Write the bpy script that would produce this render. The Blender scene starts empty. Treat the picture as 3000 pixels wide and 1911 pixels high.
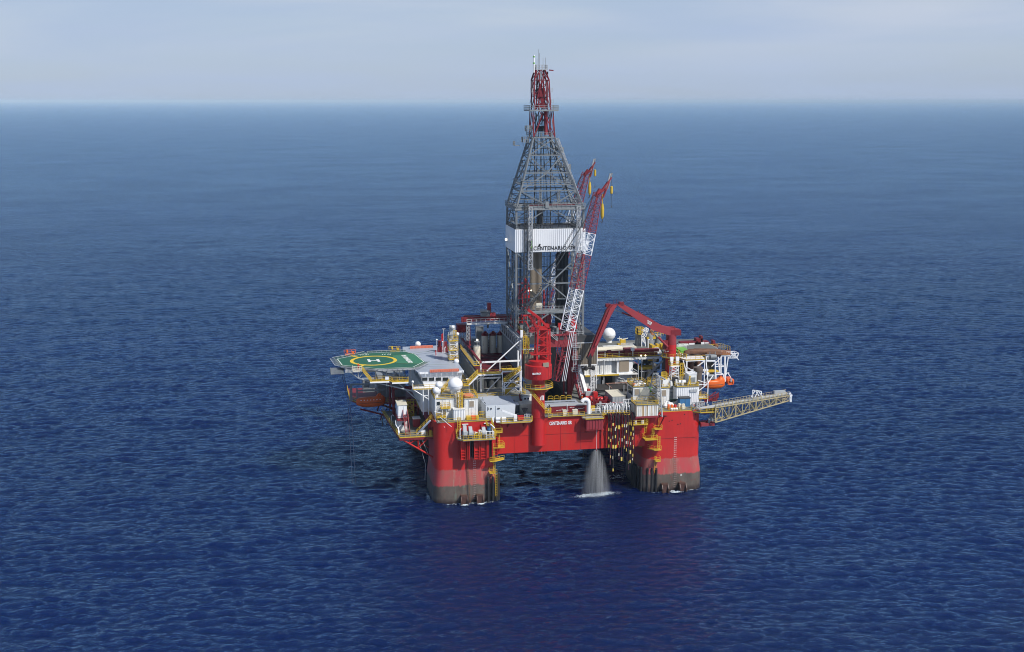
import bpy, math, random
import numpy as np
from mathutils import Vector as V, Matrix
random.seed(7)
SC = bpy.context.scene
COL = SC.collection
R = math.radians
# ------------------------------------------------------------------ camera
F, CX, CY, CAMH = 3613.0, 1500.0, 955.5, 105.0
PITCH, YAW = R(10.36), R(10.7)
CAM = V((-41.20, -310.51, CAMH))      # eye position in metres (x along the long face, y away, z up)
cam = bpy.data.cameras.new('camera'); co = bpy.data.objects.new('camera', cam); COL.objects.link(co)
co.location = CAM; co.rotation_euler = (R(90) - PITCH, 0, -YAW)
cam.sensor_width = 36; cam.lens = F * 36 / 3000; cam.clip_end = 200000; cam.clip_start = 1
SC.camera = co
# ------------------------------------------------------------------ sun + sky
SUN_EL, SUN_AZ = R(47), R(40)         # azimuth measured from -y (towards the camera side) to +x
sd = V((math.sin(SUN_AZ) * math.cos(SUN_EL), -math.cos(SUN_AZ) * math.cos(SUN_EL), math.sin(SUN_EL)))
sl = bpy.data.lights.new('sun', 'SUN'); so = bpy.data.objects.new('sun', sl); COL.objects.link(so)
so.rotation_euler = (-sd).to_track_quat('-Z', 'Y').to_euler(); so.location = (60, -120, 200)
sl.energy = 4.6; sl.angle = R(0.6); sl.color = (1, 0.95, 0.88)
w = bpy.data.worlds.new('World'); SC.world = w; w.use_nodes = True
nt = w.node_tree; N = nt.nodes; L = nt.links; N.clear()
out = N.new('ShaderNodeOutputWorld'); bg = N.new('ShaderNodeBackground'); L.new(bg.outputs[0], out.inputs[0])
sky = N.new('ShaderNodeTexSky'); sky.sky_type = 'NISHITA'; sky.sun_disc = False
sky.sun_elevation = SUN_EL; sky.sun_rotation = math.atan2(sd.x, sd.y)
sky.air_density = 1.0; sky.dust_density = 0.6; sky.ozone_density = 5.0
tc = N.new('ShaderNodeTexCoord'); sep = N.new('ShaderNodeSeparateXYZ'); L.new(tc.outputs['Generated'], sep.inputs[0])
# cloud plane projection: (x/z, y/z)
zz = N.new('ShaderNodeMath'); zz.operation = 'ADD'; zz.inputs[1].default_value = 0.10; L.new(sep.outputs[2], zz.inputs[0])
zm = N.new('ShaderNodeMath'); zm.operation = 'MAXIMUM'; zm.inputs[1].default_value = 0.02; L.new(zz.outputs[0], zm.inputs[0])
dv = N.new('ShaderNodeVectorMath'); dv.operation = 'DIVIDE'; cb = N.new('ShaderNodeCombineXYZ')
for i in range(3): L.new(zm.outputs[0], cb.inputs[i])
L.new(tc.outputs['Generated'], dv.inputs[0]); L.new(cb.outputs[0], dv.inputs[1])
n1 = N.new('ShaderNodeTexNoise'); n1.inputs['Scale'].default_value = 0.55; n1.inputs['Detail'].default_value = 6; n1.inputs['Roughness'].default_value = 0.52
L.new(dv.outputs[0], n1.inputs['Vector'])
cr = N.new('ShaderNodeValToRGB'); L.new(n1.outputs['Fac'], cr.inputs[0])
cr.color_ramp.elements[0].position = 0.36; cr.color_ramp.elements[0].color = (0.72, 0.72, 0.72, 1)
cr.color_ramp.elements[1].position = 0.66; cr.color_ramp.elements[1].color = (0.93, 0.93, 0.93, 1)
el = N.new('ShaderNodeMapRange'); el.inputs['From Min'].default_value = 0.085; el.inputs['From Max'].default_value = 0.21; el.inputs['To Min'].default_value = 1.0; el.inputs['To Max'].default_value = 0.10
L.new(sep.outputs[2], el.inputs['Value'])   # the veil of cloud thins overhead
ml = N.new('ShaderNodeMath'); ml.operation = 'MULTIPLY'; L.new(cr.outputs[0], ml.inputs[0]); L.new(el.outputs[0], ml.inputs[1])
mx = N.new('ShaderNodeMix'); mx.data_type = 'RGBA'
L.new(ml.outputs[0], mx.inputs['Factor']); L.new(sky.outputs[0], mx.inputs['A'])
CLOUD = (4.35, 5.35, 7.3, 1)
cm = N.new('ShaderNodeMix'); cm.data_type = 'RGBA'; cm.inputs['A'].default_value = CLOUD; cm.inputs['B'].default_value = (5.75, 6.35, 7.55, 1)
n2 = N.new('ShaderNodeTexNoise'); n2.inputs['Scale'].default_value = 0.45; n2.inputs['Detail'].default_value = 5; n2.inputs['Roughness'].default_value = 0.5; n2.inputs['Distortion'].default_value = 0.4
L.new(dv.outputs[0], n2.inputs['Vector']); c2 = N.new('ShaderNodeMapRange'); c2.inputs['From Min'].default_value = 0.38; c2.inputs['From Max'].default_value = 0.68; c2.interpolation_type = 'SMOOTHSTEP'
L.new(n2.outputs['Fac'], c2.inputs['Value']); c3 = N.new('ShaderNodeMapRange'); c3.inputs['From Min'].default_value = 0.015; c3.inputs['From Max'].default_value = 0.075; L.new(sep.outputs[2], c3.inputs['Value']); c4 = N.new('ShaderNodeMath'); c4.operation = 'MULTIPLY'; L.new(c2.outputs[0], c4.inputs[0]); L.new(c3.outputs[0], c4.inputs[1]); L.new(c4.outputs[0], cm.inputs['Factor']); L.new(cm.outputs['Result'], mx.inputs['B'])
L.new(mx.outputs['Result'], bg.inputs[0]); bg.inputs[1].default_value = 0.1
SC.view_settings.view_transform = 'Standard'; SC.view_settings.look = 'None'; SC.view_settings.gamma = 1
SC.view_settings.exposure = 0.0; SC.view_settings.use_curve_mapping = False
SC.render.engine = 'CYCLES'; SC.cycles.max_bounces = 6; SC.cycles.volume_bounces = 0
SC.cycles.use_adaptive_sampling = True
SC.cycles.use_denoising = True; SC.cycles.filter_width = 1.0; SC.cycles.pixel_filter_type = 'BLACKMAN_HARRIS'
# ------------------------------------------------------------------ pixel -> point helper (photo pixels read in several enlargements)
CROP = {'A': (1120, 1060, 6.971), 'B': (1380, 1080, 7.671), 'C': (1600, 1080, 7.671), 'D': (1820, 1060, 7.671), 'E': (1300, 900, 6.973),
        'J': (1960, 980, 8.523), 'M': (1840, 940, 8.523), 'Q': (2040, 1140, 8.027),
        'H': (940, 940, 4.795), 'G': (1300, 860, 4.795), 'K': (1640, 860, 4.795), 'R': (1960, 960, 4.795), 'S': (1120, 1140, 4.26),
        'T': (1440, 1060, 3.834), 'U': (1780, 1060, 3.653), 'W': (1400, 120, 4.513), 'X': (1460, 400, 4.26), 'Y': (1460, 640, 4.26),
        'Z': (1460, 880, 5.113), 's': (0, 0, 1), 'P': (0, 0, 0.80267)}
def at(c, x, y, v=None, z=None, u=None):
    a, b, s = CROP[c]; px, py = a + x / s - CX, b + y / s - CY
    fw = F * math.cos(PITCH) - py * math.sin(PITCH); up = -(F * math.sin(PITCH) + py * math.cos(PITCH))
    d = V((px * math.cos(YAW) + fw * math.sin(YAW), -px * math.sin(YAW) + fw * math.cos(YAW), up))
    if v is not None: t = (v - CAM.y) / d.y
    elif z is not None: t = (z - CAM.z) / d.z
    else: t = (u - CAM.x) / d.x
    return CAM + d * t
# ------------------------------------------------------------------ materials
MATS = {}
def newmat(name):
    m = bpy.data.materials.new(name); m.use_nodes = True
    b = m.node_tree.nodes['Principled BSDF']; return m, m.node_tree.nodes, m.node_tree.links, b
def paint(name, col, rough=0.5, dirt=0.25, dirtcol=None, scale=0.35, rust=0.0, metal=0.0, streak=0.0, spec=0.4, sc=(0.17, 0.09, 0.045)):
    """painted or bare surface with blotchy dirt, vertical runs and rust specks"""
    m, n, l, b = newmat(name)
    t = n.new('ShaderNodeTexCoord'); geo = n.new('ShaderNodeNewGeometry')
    no = n.new('ShaderNodeTexNoise'); no.inputs['Scale'].default_value = scale; no.inputs['Detail'].default_value = 8; no.inputs['Roughness'].default_value = 0.65
    l.new(geo.outputs['Position'], no.inputs['Vector'])
    r = n.new('ShaderNodeMapRange'); r.inputs['From Min'].default_value = 0.42; r.inputs['From Max'].default_value = 0.75; r.inputs['To Max'].default_value = dirt
    l.new(no.outputs['Fac'], r.inputs['Value'])
    mix = n.new('ShaderNodeMix'); mix.data_type = 'RGBA'; mix.inputs['A'].default_value = (*col, 1)
    dc = dirtcol or tuple(c * 0.45 + 0.02 for c in col)
    mix.inputs['B'].default_value = (*dc, 1); l.new(r.outputs[0], mix.inputs['Factor'])
    res = mix.outputs['Result']
    for (amt, scl, lo, hi, rc) in ((streak, (1.3, 1.3, 0.08) if streak < .5 else (1.9, 1.9, 0.05), 0.50 if streak < .5 else 0.46, 0.70 if streak < .5 else 0.60, sc), (rust, (1.1, 1.1, 0.8), 0.60, 0.68, (0.13, 0.05, 0.025))):
        if amt <= 0: continue
        mp = n.new('ShaderNodeMapping'); mp.inputs['Scale'].default_value = scl; l.new(geo.outputs['Position'], mp.inputs['Vector'])
        n2 = n.new('ShaderNodeTexNoise'); n2.inputs['Scale'].default_value = 1.0; n2.inputs['Detail'].default_value = 5; n2.inputs['Roughness'].default_value = 0.6
        l.new(mp.outputs[0], n2.inputs['Vector'])
        r2 = n.new('ShaderNodeMapRange'); r2.inputs['From Min'].default_value = lo; r2.inputs['From Max'].default_value = hi; r2.inputs['To Max'].default_value = amt
        l.new(n2.outputs['Fac'], r2.inputs['Value'])
        m2 = n.new('ShaderNodeMix'); m2.data_type = 'RGBA'; l.new(res, m2.inputs['A']); m2.inputs['B'].default_value = (*rc, 1)
        l.new(r2.outputs[0], m2.inputs['Factor']); res = m2.outputs['Result']
    l.new(res, b.inputs['Base Color']); b.inputs['Roughness'].default_value = rough; b.inputs['Metallic'].default_value = metal
    b.inputs['Specular IOR Level'].default_value = spec
    MATS[name] = m; return m
RED = paint('red_paint', (0.50, 0.017, 0.012), 0.45, 0.6, (0.33, 0.012, 0.016), 0.09, streak=0.22)
RED2 = paint('faded_red_paint', (0.27, 0.032, 0.042), 0.55, 0.4, (0.22, 0.025, 0.03), 0.5, rust=0.25)
REDSHADE = paint('shaded_red_floor', (0.085, 0.010, 0.016), 0.7, 0.6, (0.04, 0.01, 0.012), 0.6)  # dark red floor, the shadow over it mixed into the colour
REDD = paint('dark_red_paint', (0.19, 0.014, 0.022), 0.55, 0.5, (0.10, 0.015, 0.02), 0.5, rust=0.3)
CRANE = paint('crane_red_paint', (0.46, 0.018, 0.02), 0.42, 0.3, (0.34, 0.02, 0.02), 0.4, streak=0.1)
WHITE = paint('white_paint', (0.72, 0.73, 0.72), 0.5, 0.35, (0.45, 0.43, 0.38), 0.6, rust=0.25, streak=0.12)
WHITE2 = paint('clean_white_paint', (0.80, 0.81, 0.82), 0.4, 0.12, (0.6, 0.6, 0.58), 0.5)
RUSTW = paint('rust_streaked_white_paint', (0.76, 0.76, 0.73), 0.5, 0.3, (0.5, 0.46, 0.36), 0.6, rust=0.2, streak=0.85, sc=(0.42, 0.25, 0.08))
CREAM = paint('cream_paint', (0.66, 0.62, 0.50), 0.5, 0.3, (0.4, 0.36, 0.27), 0.6, rust=0.3)
GREY = paint('grey_steel', (0.24, 0.26, 0.27), 0.5, 0.5, (0.12, 0.12, 0.12), 0.6, rust=0.25)
LGREY = paint('light_grey_steel', (0.40, 0.42, 0.44), 0.5, 0.4, (0.22, 0.22, 0.21), 0.6, rust=0.25)
DGREY = paint('dark_steel', (0.055, 0.06, 0.065), 0.55, 0.5, (0.03, 0.025, 0.02), 0.8, rust=0.3)
DERR = paint('galvanised_derrick_steel', (0.19, 0.21, 0.225), 0.5, 0.5, (0.13, 0.14, 0.14), 0.5, rust=0.2, metal=0.1)
BLACK = paint('black_rubber', (0.018, 0.018, 0.02), 0.5, 0.3, (0.05, 0.045, 0.04), 0.8)
YEL = paint('yellow_paint', (0.60, 0.40, 0.035), 0.5, 0.4, (0.35, 0.22, 0.04), 0.6, rust=0.35)
ORNG = paint('orange_hull', (0.72, 0.13, 0.015), 0.35, 0.2, (0.5, 0.09, 0.02), 0.6)
ORND = paint('deep_orange_hull', (0.80, 0.13, 0.02), 0.4, 0.3, (0.35, 0.05, 0.02), 0.6)
BROWN = paint('brown_corrugated', (0.21, 0.18, 0.14), 0.6, 0.4, (0.12, 0.10, 0.08), 0.5, streak=0.2)
RUST = paint('rusty_pipe', (0.16, 0.075, 0.04), 0.7, 0.7, (0.05, 0.03, 0.025), 0.9)
DECK = paint('deck_coating', (0.15, 0.16, 0.15), 0.7, 0.6, (0.08, 0.07, 0.06), 0.5, rust=0.35)
DECKL = paint('light_deck_coating', (0.33, 0.34, 0.33), 0.65, 0.5, (0.19, 0.18, 0.16), 0.5, rust=0.2)
ROOF = paint('blue_grey_roof', (0.36, 0.40, 0.46), 0.38, 0.5, (0.24, 0.27, 0.31), 0.25)
GREEN = paint('green_deck_paint', (0.018, 0.110, 0.060), 0.6, 0.6, (0.04, 0.13, 0.085), 0.4)
BLUE = paint('blue_paint', (0.045, 0.16, 0.34), 0.45, 0.3, (0.03, 0.09, 0.18), 0.6)
LIME = paint('green_paint', (0.16, 0.42, 0.05), 0.5, 0.3, (0.1, 0.2, 0.05), 0.6)
YLINE = paint('yellow_marking', (0.72, 0.50, 0.03), 0.6, 0.3, (0.5, 0.35, 0.06), 0.8)
WLINE = paint('white_marking', (0.75, 0.77, 0.74), 0.6, 0.4, (0.45, 0.48, 0.42), 0.9)
ORSTR = paint('orange_strip', (0.62, 0.17, 0.10), 0.6, 0.4, (0.55, 0.3, 0.22), 1.2)
TAN = paint('tan_panel', (0.30, 0.25, 0.19), 0.4, 0.3, (0.2, 0.17, 0.13), 0.8)
HOSE = paint('dark_red_hose', (0.055, 0.012, 0.022), 0.5, 0.4, (0.02, 0.01, 0.012), 0.9)
FOAMY = paint('yellow_sleeve', (0.78, 0.56, 0.10), 0.5, 0.3, (0.8, 0.72, 0.5), 1.5)
def mglass():
    m, n, l, b = newmat('dark_window_glass'); b.inputs['Base Color'].default_value = (0.03, 0.04, 0.045, 1); b.inputs['Roughness'].default_value = 0.08
    return m
GLASS = mglass()
def mlamp():
    m, n, l, b = newmat('lit_lamp'); b.inputs['Emission Color'].default_value = (1, 0.86, 0.6, 1); b.inputs['Emission Strength'].default_value = 3
    return m
LAMP = mlamp()
def mhull():
    """column steel: red above, pink worn band, brown-grey wet band with growth at the waterline"""
    m, n, l, b = newmat('hull_bands'); geo = n.new('ShaderNodeNewGeometry'); sp = n.new('ShaderNodeSeparateXYZ'); l.new(geo.outputs['Position'], sp.inputs[0])
    def noise(sc, scale=1.0, det=6, rough=0.6):
        mp = n.new('ShaderNodeMapping'); mp.inputs['Scale'].default_value = sc; l.new(geo.outputs['Position'], mp.inputs['Vector'])
        k = n.new('ShaderNodeTexNoise'); k.inputs['Scale'].default_value = scale; k.inputs['Detail'].default_value = det; k.inputs['Roughness'].default_value = rough
        l.new(mp.outputs[0], k.inputs['Vector']); return k.outputs['Fac']
    def rng(x, a, b_, c=0.0, d=1.0):
        r = n.new('ShaderNodeMapRange'); r.inputs['From Min'].default_value = a; r.inputs['From Max'].default_value = b_; r.inputs['To Min'].default_value = c; r.inputs['To Max'].default_value = d
        l.new(x, r.inputs['Value']); return r.outputs[0]
    def mixc(fac, A, B):
        k = n.new('ShaderNodeMix'); k.data_type = 'RGBA'; l.new(fac, k.inputs['Factor'])
        for s, val in (('A', A), ('B', B)):
            if isinstance(val, tuple): k.inputs[s].default_value = (*val, 1)
            else: l.new(val, k.inputs[s])
        return k.outputs['Result']
    z = sp.outputs[2]
    # slightly ragged z
    zj = n.new('ShaderNodeMath'); zj.operation = 'MULTIPLY_ADD'; l.new(rng(noise((0.9, 0.9, 0.12), 1.0, 8, 0.7), 0.3, 0.7, -0.5, 0.5), zj.inputs[0]); zj.inputs[1].default_value = 0.75; l.new(z, zj.inputs[2])
    red = mixc(rng(noise((0.12, 0.12, 0.12)), 0.45, 0.7, 0, 0.6), (0.49, 0.016, 0.012), (0.34, 0.012, 0.011))
    red = mixc(rng(noise((1.0, 1.0, 0.05)), 0.55, 0.72, 0, 0.35), red, (0.26, 0.012, 0.016))
    pink = mixc(rng(noise((0.30, 0.30, 0.10)), 0.38, 0.66, 0, 1), (0.46, 0.055, 0.060), (0.30, 0.11, 0.085))
    pink = mixc(rng(noise((0.9, 0.9, 0.06)), 0.60, 0.74, 0, 0.8), pink, (0.33, 0.24, 0.18))
    brown = mixc(rng(noise((0.35, 0.35, 0.18)), 0.35, 0.65, 0, 1), (0.075, 0.058, 0.046), (0.13, 0.105, 0.085))
    brown = mixc(rng(noise((0.7, 0.7, 0.10), 1.0), 0.60, 0.75, 0, 0.7), brown, (0.16, 0.21, 0.16))
    brown = mixc(rng(noise((1.2, 1.2, 0.9), 1.0), 0.58, 0.70, 0, 0.7), brown, (0.16, 0.035, 0.025))
    low = mixc(rng(zj.outputs[0], 0.5, 1.5), (0.035, 0.022, 0.018), brown)
    c1 = mixc(rng(zj.outputs[0], 4.65, 5.0), low, pink)
    c2 = mixc(rng(zj.outputs[0], 8.95, 9.2), c1, red)
    l.new(c2, b.inputs['Base Color']); b.inputs['Roughness'].default_value = 0.45
    return m
HULL = mhull()
# ------------------------------------------------------------------ mesh builder
class MB:
    def __init__(s): s.v = []; s.f = []
    def add(s, vs, fs):
        o = len(s.v); s.v += [tuple(p) for p in vs]; s.f += [tuple(i + o for i in f) for f in fs]; return s
    def box(s, x0, x1, y0, y1, z0, z1):
        if x0 > x1: x0, x1 = x1, x0
        if y0 > y1: y0, y1 = y1, y0
        if z0 > z1: z0, z1 = z1, z0
        return s.add([(x0, y0, z0), (x1, y0, z0), (x1, y1, z0), (x0, y1, z0), (x0, y0, z1), (x1, y0, z1), (x1, y1, z1), (x0, y1, z1)],
                     [(0, 3, 2, 1), (4, 5, 6, 7), (0, 1, 5, 4), (1, 2, 6, 5), (2, 3, 7, 6), (3, 0, 4, 7)])
    def bar(s, p, q, w=0.3, h=None, up=None):
        p, q = V(p), V(q); d = q - p
        if d.length < 1e-6: return s
        h = h or w; d.normalize(); up = V(up) if up else (V((0, 0, 1)) if abs(d.z) < 0.95 else V((0, 1, 0)))
        a = d.cross(up).normalized() * w / 2; b = a.cross(d).normalized() * h / 2
        vs = [p - a - b, p + a - b, p + a + b, p - a + b, q - a - b, q + a - b, q + a + b, q - a + b]
        return s.add(vs, [(0, 1, 2, 3), (7, 6, 5, 4), (0, 4, 5, 1), (1, 5, 6, 2), (2, 6, 7, 3), (3, 7, 4, 0)])
    def tube(s, p, q, r, n=8, r2=None, cap=True):
        p, q = V(p), V(q); d = q - p
        if d.length < 1e-6: return s
        r2 = r if r2 is None else r2; d.normalize(); up = V((0, 0, 1)) if abs(d.z) < 0.95 else V((0, 1, 0))
        a = d.cross(up).normalized(); b = a.cross(d).normalized(); vs = []
        for (c, rr) in ((p, r), (q, r2)):
            for i in range(n):
                t = 2 * math.pi * i / n; vs.append(c + a * (math.cos(t) * rr) + b * (math.sin(t) * rr))
        fs = [(i, (i + 1) % n, n + (i + 1) % n, n + i) for i in range(n)]
        if cap: fs += [tuple(range(n))[::-1], tuple(range(n, 2 * n))]
        return s.add(vs, fs)
    def path(s, pts, r, n=6):
        pts = [V(p) for p in pts]; rings = []
        for k, p in enumerate(pts):
            d = (pts[min(k + 1, len(pts) - 1)] - pts[max(k - 1, 0)]).normalized()
            up = V((0, 0, 1)) if abs(d.z) < 0.9 else V((0, 1, 0))
            if k == 0: a = d.cross(up).normalized()
            else: a = (a - d * a.dot(d)).normalized()
            b = a.cross(d); rings.append([p + a * (math.cos(2 * math.pi * i / n) * r) + b * (math.sin(2 * math.pi * i / n) * r) for i in range(n)])
        vs = [x for rg in rings for x in rg]; fs = []
        for k in range(len(pts) - 1):
            for i in range(n): fs.append((k * n + i, k * n + (i + 1) % n, (k + 1) * n + (i + 1) % n, (k + 1) * n + i))
        fs += [tuple(range(n))[::-1], tuple(range((len(pts) - 1) * n, len(pts) * n))]
        return s.add(vs, fs)
    def lathe(s, c, prof, n=24):
        """prof: list of (r, z) from bottom to top, axis z through c (x, y, z)"""
        vs = []; 
        for (r, z) in prof:
            for i in range(n): t = 2 * math.pi * i / n; vs.append((c[0] + r * math.cos(t), c[1] + r * math.sin(t), c[2] + z))
        fs = []
        for k in range(len(prof) - 1):
            for i in range(n): fs.append((k * n + i, k * n + (i + 1) % n, (k + 1) * n + (i + 1) % n, (k + 1) * n + i))
        fs += [tuple(range(n))[::-1], tuple(range((len(prof) - 1) * n, len(prof) * n))]
        return s.add(vs, fs)
    def ball(s, c, r, n=20, sz=1.0, z0=-1.0):
        a0 = math.asin(z0) if z0 > -1 else -math.pi / 2 + 0.08
        k = n // 2; return s.lathe(c, [(r * math.cos(a0 + (math.pi / 2 - 0.03 - a0) * i / k), r * sz * math.sin(a0 + (math.pi / 2 - 0.03 - a0) * i / k)) for i in range(k + 1)], n)
    def poly(s, pts, z0, z1):
        """vertical prism over a plan outline"""
        n = len(pts); vs = [(p[0], p[1], z0) for p in pts] + [(p[0], p[1], z1) for p in pts]
        return s.add(vs, [tuple(range(n))[::-1], tuple(range(n, 2 * n))] + [(i, (i + 1) % n, n + (i + 1) % n, n + i) for i in range(n)])
    def prof(s, pts, y0, y1):
        """prism along y over an (x, z) outline"""
        n = len(pts); vs = [(p[0], y0, p[1]) for p in pts] + [(p[0], y1, p[1]) for p in pts]
        return s.add(vs, [tuple(range(n)), tuple(range(n, 2 * n))[::-1]] + [((i + 1) % n, i, n + i, n + (i + 1) % n) for i in range(n)])
    def profx(s, pts, x0, x1):
        n = len(pts); vs = [(x0, p[0], p[1]) for p in pts] + [(x1, p[0], p[1]) for p in pts]
        return s.add(vs, [tuple(range(n))[::-1], tuple(range(n, 2 * n))] + [(i, (i + 1) % n, n + (i + 1) % n, n + i) for i in range(n)])
    def rail(s, pts, h=1.1, r=0.045, sp=1.6, mid=True, closed=False):
        pts = [V(p) for p in pts]
        if closed: pts = pts + [pts[0]]
        for a, b in zip(pts, pts[1:]):
            s.bar(a + V((0, 0, h)), b + V((0, 0, h)), r * 1.7)
            if mid: s.bar(a + V((0, 0, h * 0.5)), b + V((0, 0, h * 0.5)), r * 1.5)
            k = max(1, round((b - a).length / sp))
            for i in range(k + (b is pts[-1])): c = a.lerp(b, i / k); s.bar(c, c + V((0, 0, h)), r * 1.8)
        return s
    def ribs(s, x0, x1, y, z0, z1, pitch=0.7, d=0.12, wd=None):
        """vertical ribs on a wall that faces -y"""
        k = max(1, round((x1 - x0) / pitch)); p = (x1 - x0) / k; wd = wd or p * 0.45
        for i in range(k): s.box(x0 + p * i + p * 0.25, x0 + p * i + p * 0.25 + wd, y - d, y + 0.02, z0, z1)
        return s
    def ribsx(s, y0, y1, x, z0, z1, pitch=0.7, d=0.12):
        """vertical ribs on a wall that faces -x"""
        k = max(1, round((y1 - y0) / pitch)); p = (y1 - y0) / k
        for i in range(k): s.box(x - d, x + 0.02, y0 + p * i + p * 0.25, y0 + p * i + p * 0.7, z0, z1)
        return s
    def ladder(s, p, q, w=0.5, side=(1, 0, 0), r=0.04, cage=False, out=(0, -1, 0)):
        p, q = V(p), V(q); sd_ = V(side).normalized() * w / 2; o = V(out)
        s.bar(p - sd_, q - sd_, r * 2); s.bar(p + sd_, q + sd_, r * 2); n = max(1, int((q - p).length / 0.45))
        for i in range(n + 1): c = p.lerp(q, i / n); s.bar(c - sd_, c + sd_, r * 1.4)
        if cage:
            hs = [(-1.0, 0.0), (-0.9, 0.55), (0, 0.8), (0.9, 0.55), (1.0, 0.0)]
            k = max(1, int((q - p).length / 1.3))
            for i in range(1, k + 1):
                c = p.lerp(q, i / k); pp = [c + sd_ * a * 1.4 + o * b for a, b in hs]
                for a, b in zip(pp, pp[1:]): s.bar(a, b, r * 1.3)
            for a, b in hs[1:4]: s.bar(p.lerp(q, 1 / k) + sd_ * a * 1.4 + o * b, q + sd_ * a * 1.4 + o * b, r * 1.3)
        return s
    def stairs(s, p, q, w=0.9, side=(0, 1, 0), r=0.04, rails=True, steps=True, tread=0.2):
        p, q = V(p), V(q); sv = V(side).normalized() * w / 2
        for k in (-1, 1):
            s.bar(p + sv * k, q + sv * k, 0.07, 0.18)
            if rails:
                for h in (0.55, 1.05): s.bar(p + sv * k + V((0, 0, h)), q + sv * k + V((0, 0, h)), r * 2)
                n = max(1, int((q - p).length / 1.4))
                for i in range(n + 1): c = p.lerp(q, i / n) + sv * k; s.bar(c, c + V((0, 0, 1.05)), r * 1.8)
        if steps:
            n = max(1, int(abs(q.z - p.z) / 0.28)); d = (q - p); d.z = 0; d = d.normalized() * tread / 2 if d.length > 1e-6 else V((0, 0, 0))
            for i in range(1, n): c = p.lerp(q, i / n); s.add([c - d - sv, c + d - sv, c + d + sv, c - d + sv, c - d - sv - V((0, 0, .05)), c + d - sv - V((0, 0, .05)), c + d + sv - V((0, 0, .05)), c - d + sv - V((0, 0, .05))],
                                                              [(0, 1, 2, 3), (7, 6, 5, 4), (0, 4, 5, 1), (1, 5, 6, 2), (2, 6, 7, 3), (3, 7, 4, 0)])
        return s
    def lattice(s, p, q, w0, w1, n, rc=0.12, rb=0.06, ax=(1, 0, 0), h0=None, h1=None, faces=(0, 1, 2, 3), hbars=True):
        p, q = V(p), V(q); d = (q - p).normalized(); a = V(ax); a = (a - d * a.dot(d)).normalized(); b = d.cross(a).normalized()
        h0 = h0 or w0; h1 = h1 or w1; C = []
        for i in range(n + 1):
            t = i / n; c = p.lerp(q, t); w_ = (w0 + (w1 - w0) * t) / 2; h_ = (h0 + (h1 - h0) * t) / 2
            C.append([c - a * w_ - b * h_, c + a * w_ - b * h_, c + a * w_ + b * h_, c - a * w_ + b * h_])
        for k in range(4):
            s.tube(C[0][k], C[n][k], rc, 6)
        for i in range(n):
            for k in faces:
                k2 = (k + 1) % 4
                if i % 2 == 0: s.bar(C[i][k], C[i + 1][k2], rb * 2)
                else: s.bar(C[i][k2], C[i + 1][k], rb * 2)
                if hbars: s.bar(C[i][k], C[i][k2], rb * 2)
        for k in range(4): s.bar(C[n][k], C[n][(k + 1) % 4], rb * 2)
        return s
    def build(s, name, mat, parent=None, smooth=False, base=None):
        me = bpy.data.meshes.new(name); b = V(base) if base is not None else (root_loc(parent) if parent else V((0, 0, 0)))
        me.from_pydata([(x - b.x, y - b.y, z - b.z) for x, y, z in s.v], [], s.f); me.update()
        me.materials.append(mat)
        if smooth:
            me.polygons.foreach_set('use_smooth', [True] * len(me.polygons)); me.set_sharp_from_angle(angle=R(38))
        o = bpy.data.objects.new(name, me); COL.objects.link(o); o.parent = parent
        if parent is None: o.location = b
        return o
def root_loc(o):
    p = V((0, 0, 0))
    while o is not None: p += o.location; o = o.parent
    return p
def tag(o, label, cat, group=None):
    o['label'] = label; o['category'] = cat
    if group: o['group'] = group
    return o
def struct(o): o['kind'] = 'structure'; return o
def thing(name, label, cat, loc, group=None):
    o = bpy.data.objects.new(name, None); o.empty_display_size = 0.5; o.location = loc; COL.objects.link(o); return tag(o, label, cat, group)
def text(name, s, mat, parent, origin, right, up, height, width=None, ext=0.03, spacing=1.0, bold=0.0, line=1.0):
    """lettering as a thin raised mesh: origin = lower left corner, right/up = unit directions"""
    cu = bpy.data.curves.new(name, 'FONT'); cu.body = s; cu.size = 1; cu.extrude = ext; cu.offset = bold; cu.space_character = spacing; cu.space_line = line
    o = bpy.data.objects.new(name, cu); COL.objects.link(o)
    bpy.context.view_layer.update(); dg = bpy.context.evaluated_depsgraph_get(); me = bpy.data.meshes.new_from_object(o.evaluated_get(dg))
    bpy.data.objects.remove(o); bpy.data.curves.remove(cu)
    co_ = np.array([v.co[:] for v in me.vertices]); mn, mxx = co_.min(0), co_.max(0)
    sy = height / (mxx[1] - mn[1]); sx = width / (mxx[0] - mn[0]) if width else sy
    r_, u_ = V(right).normalized(), V(up).normalized(); nn = r_.cross(u_); b = root_loc(parent) if parent else V((0, 0, 0))
    for v in me.vertices:
        c = V(origin) + r_ * ((v.co.x - mn[0]) * sx) + u_ * ((v.co.y - mn[1]) * sy) + nn * v.co.z; v.co = c - b
    me.materials.clear(); me.materials.append(mat); me.name = name
    o = bpy.data.objects.new(name, me); COL.objects.link(o); o.parent = parent; return o
def copy_tree(o, parent=None):
    c = o.copy(); COL.objects.link(c)
    if parent: c.parent = parent
    for ch in [k for k in SC.objects if k.parent == o]: copy_tree(ch, c)
    return c
def mb(): return MB()
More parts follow.
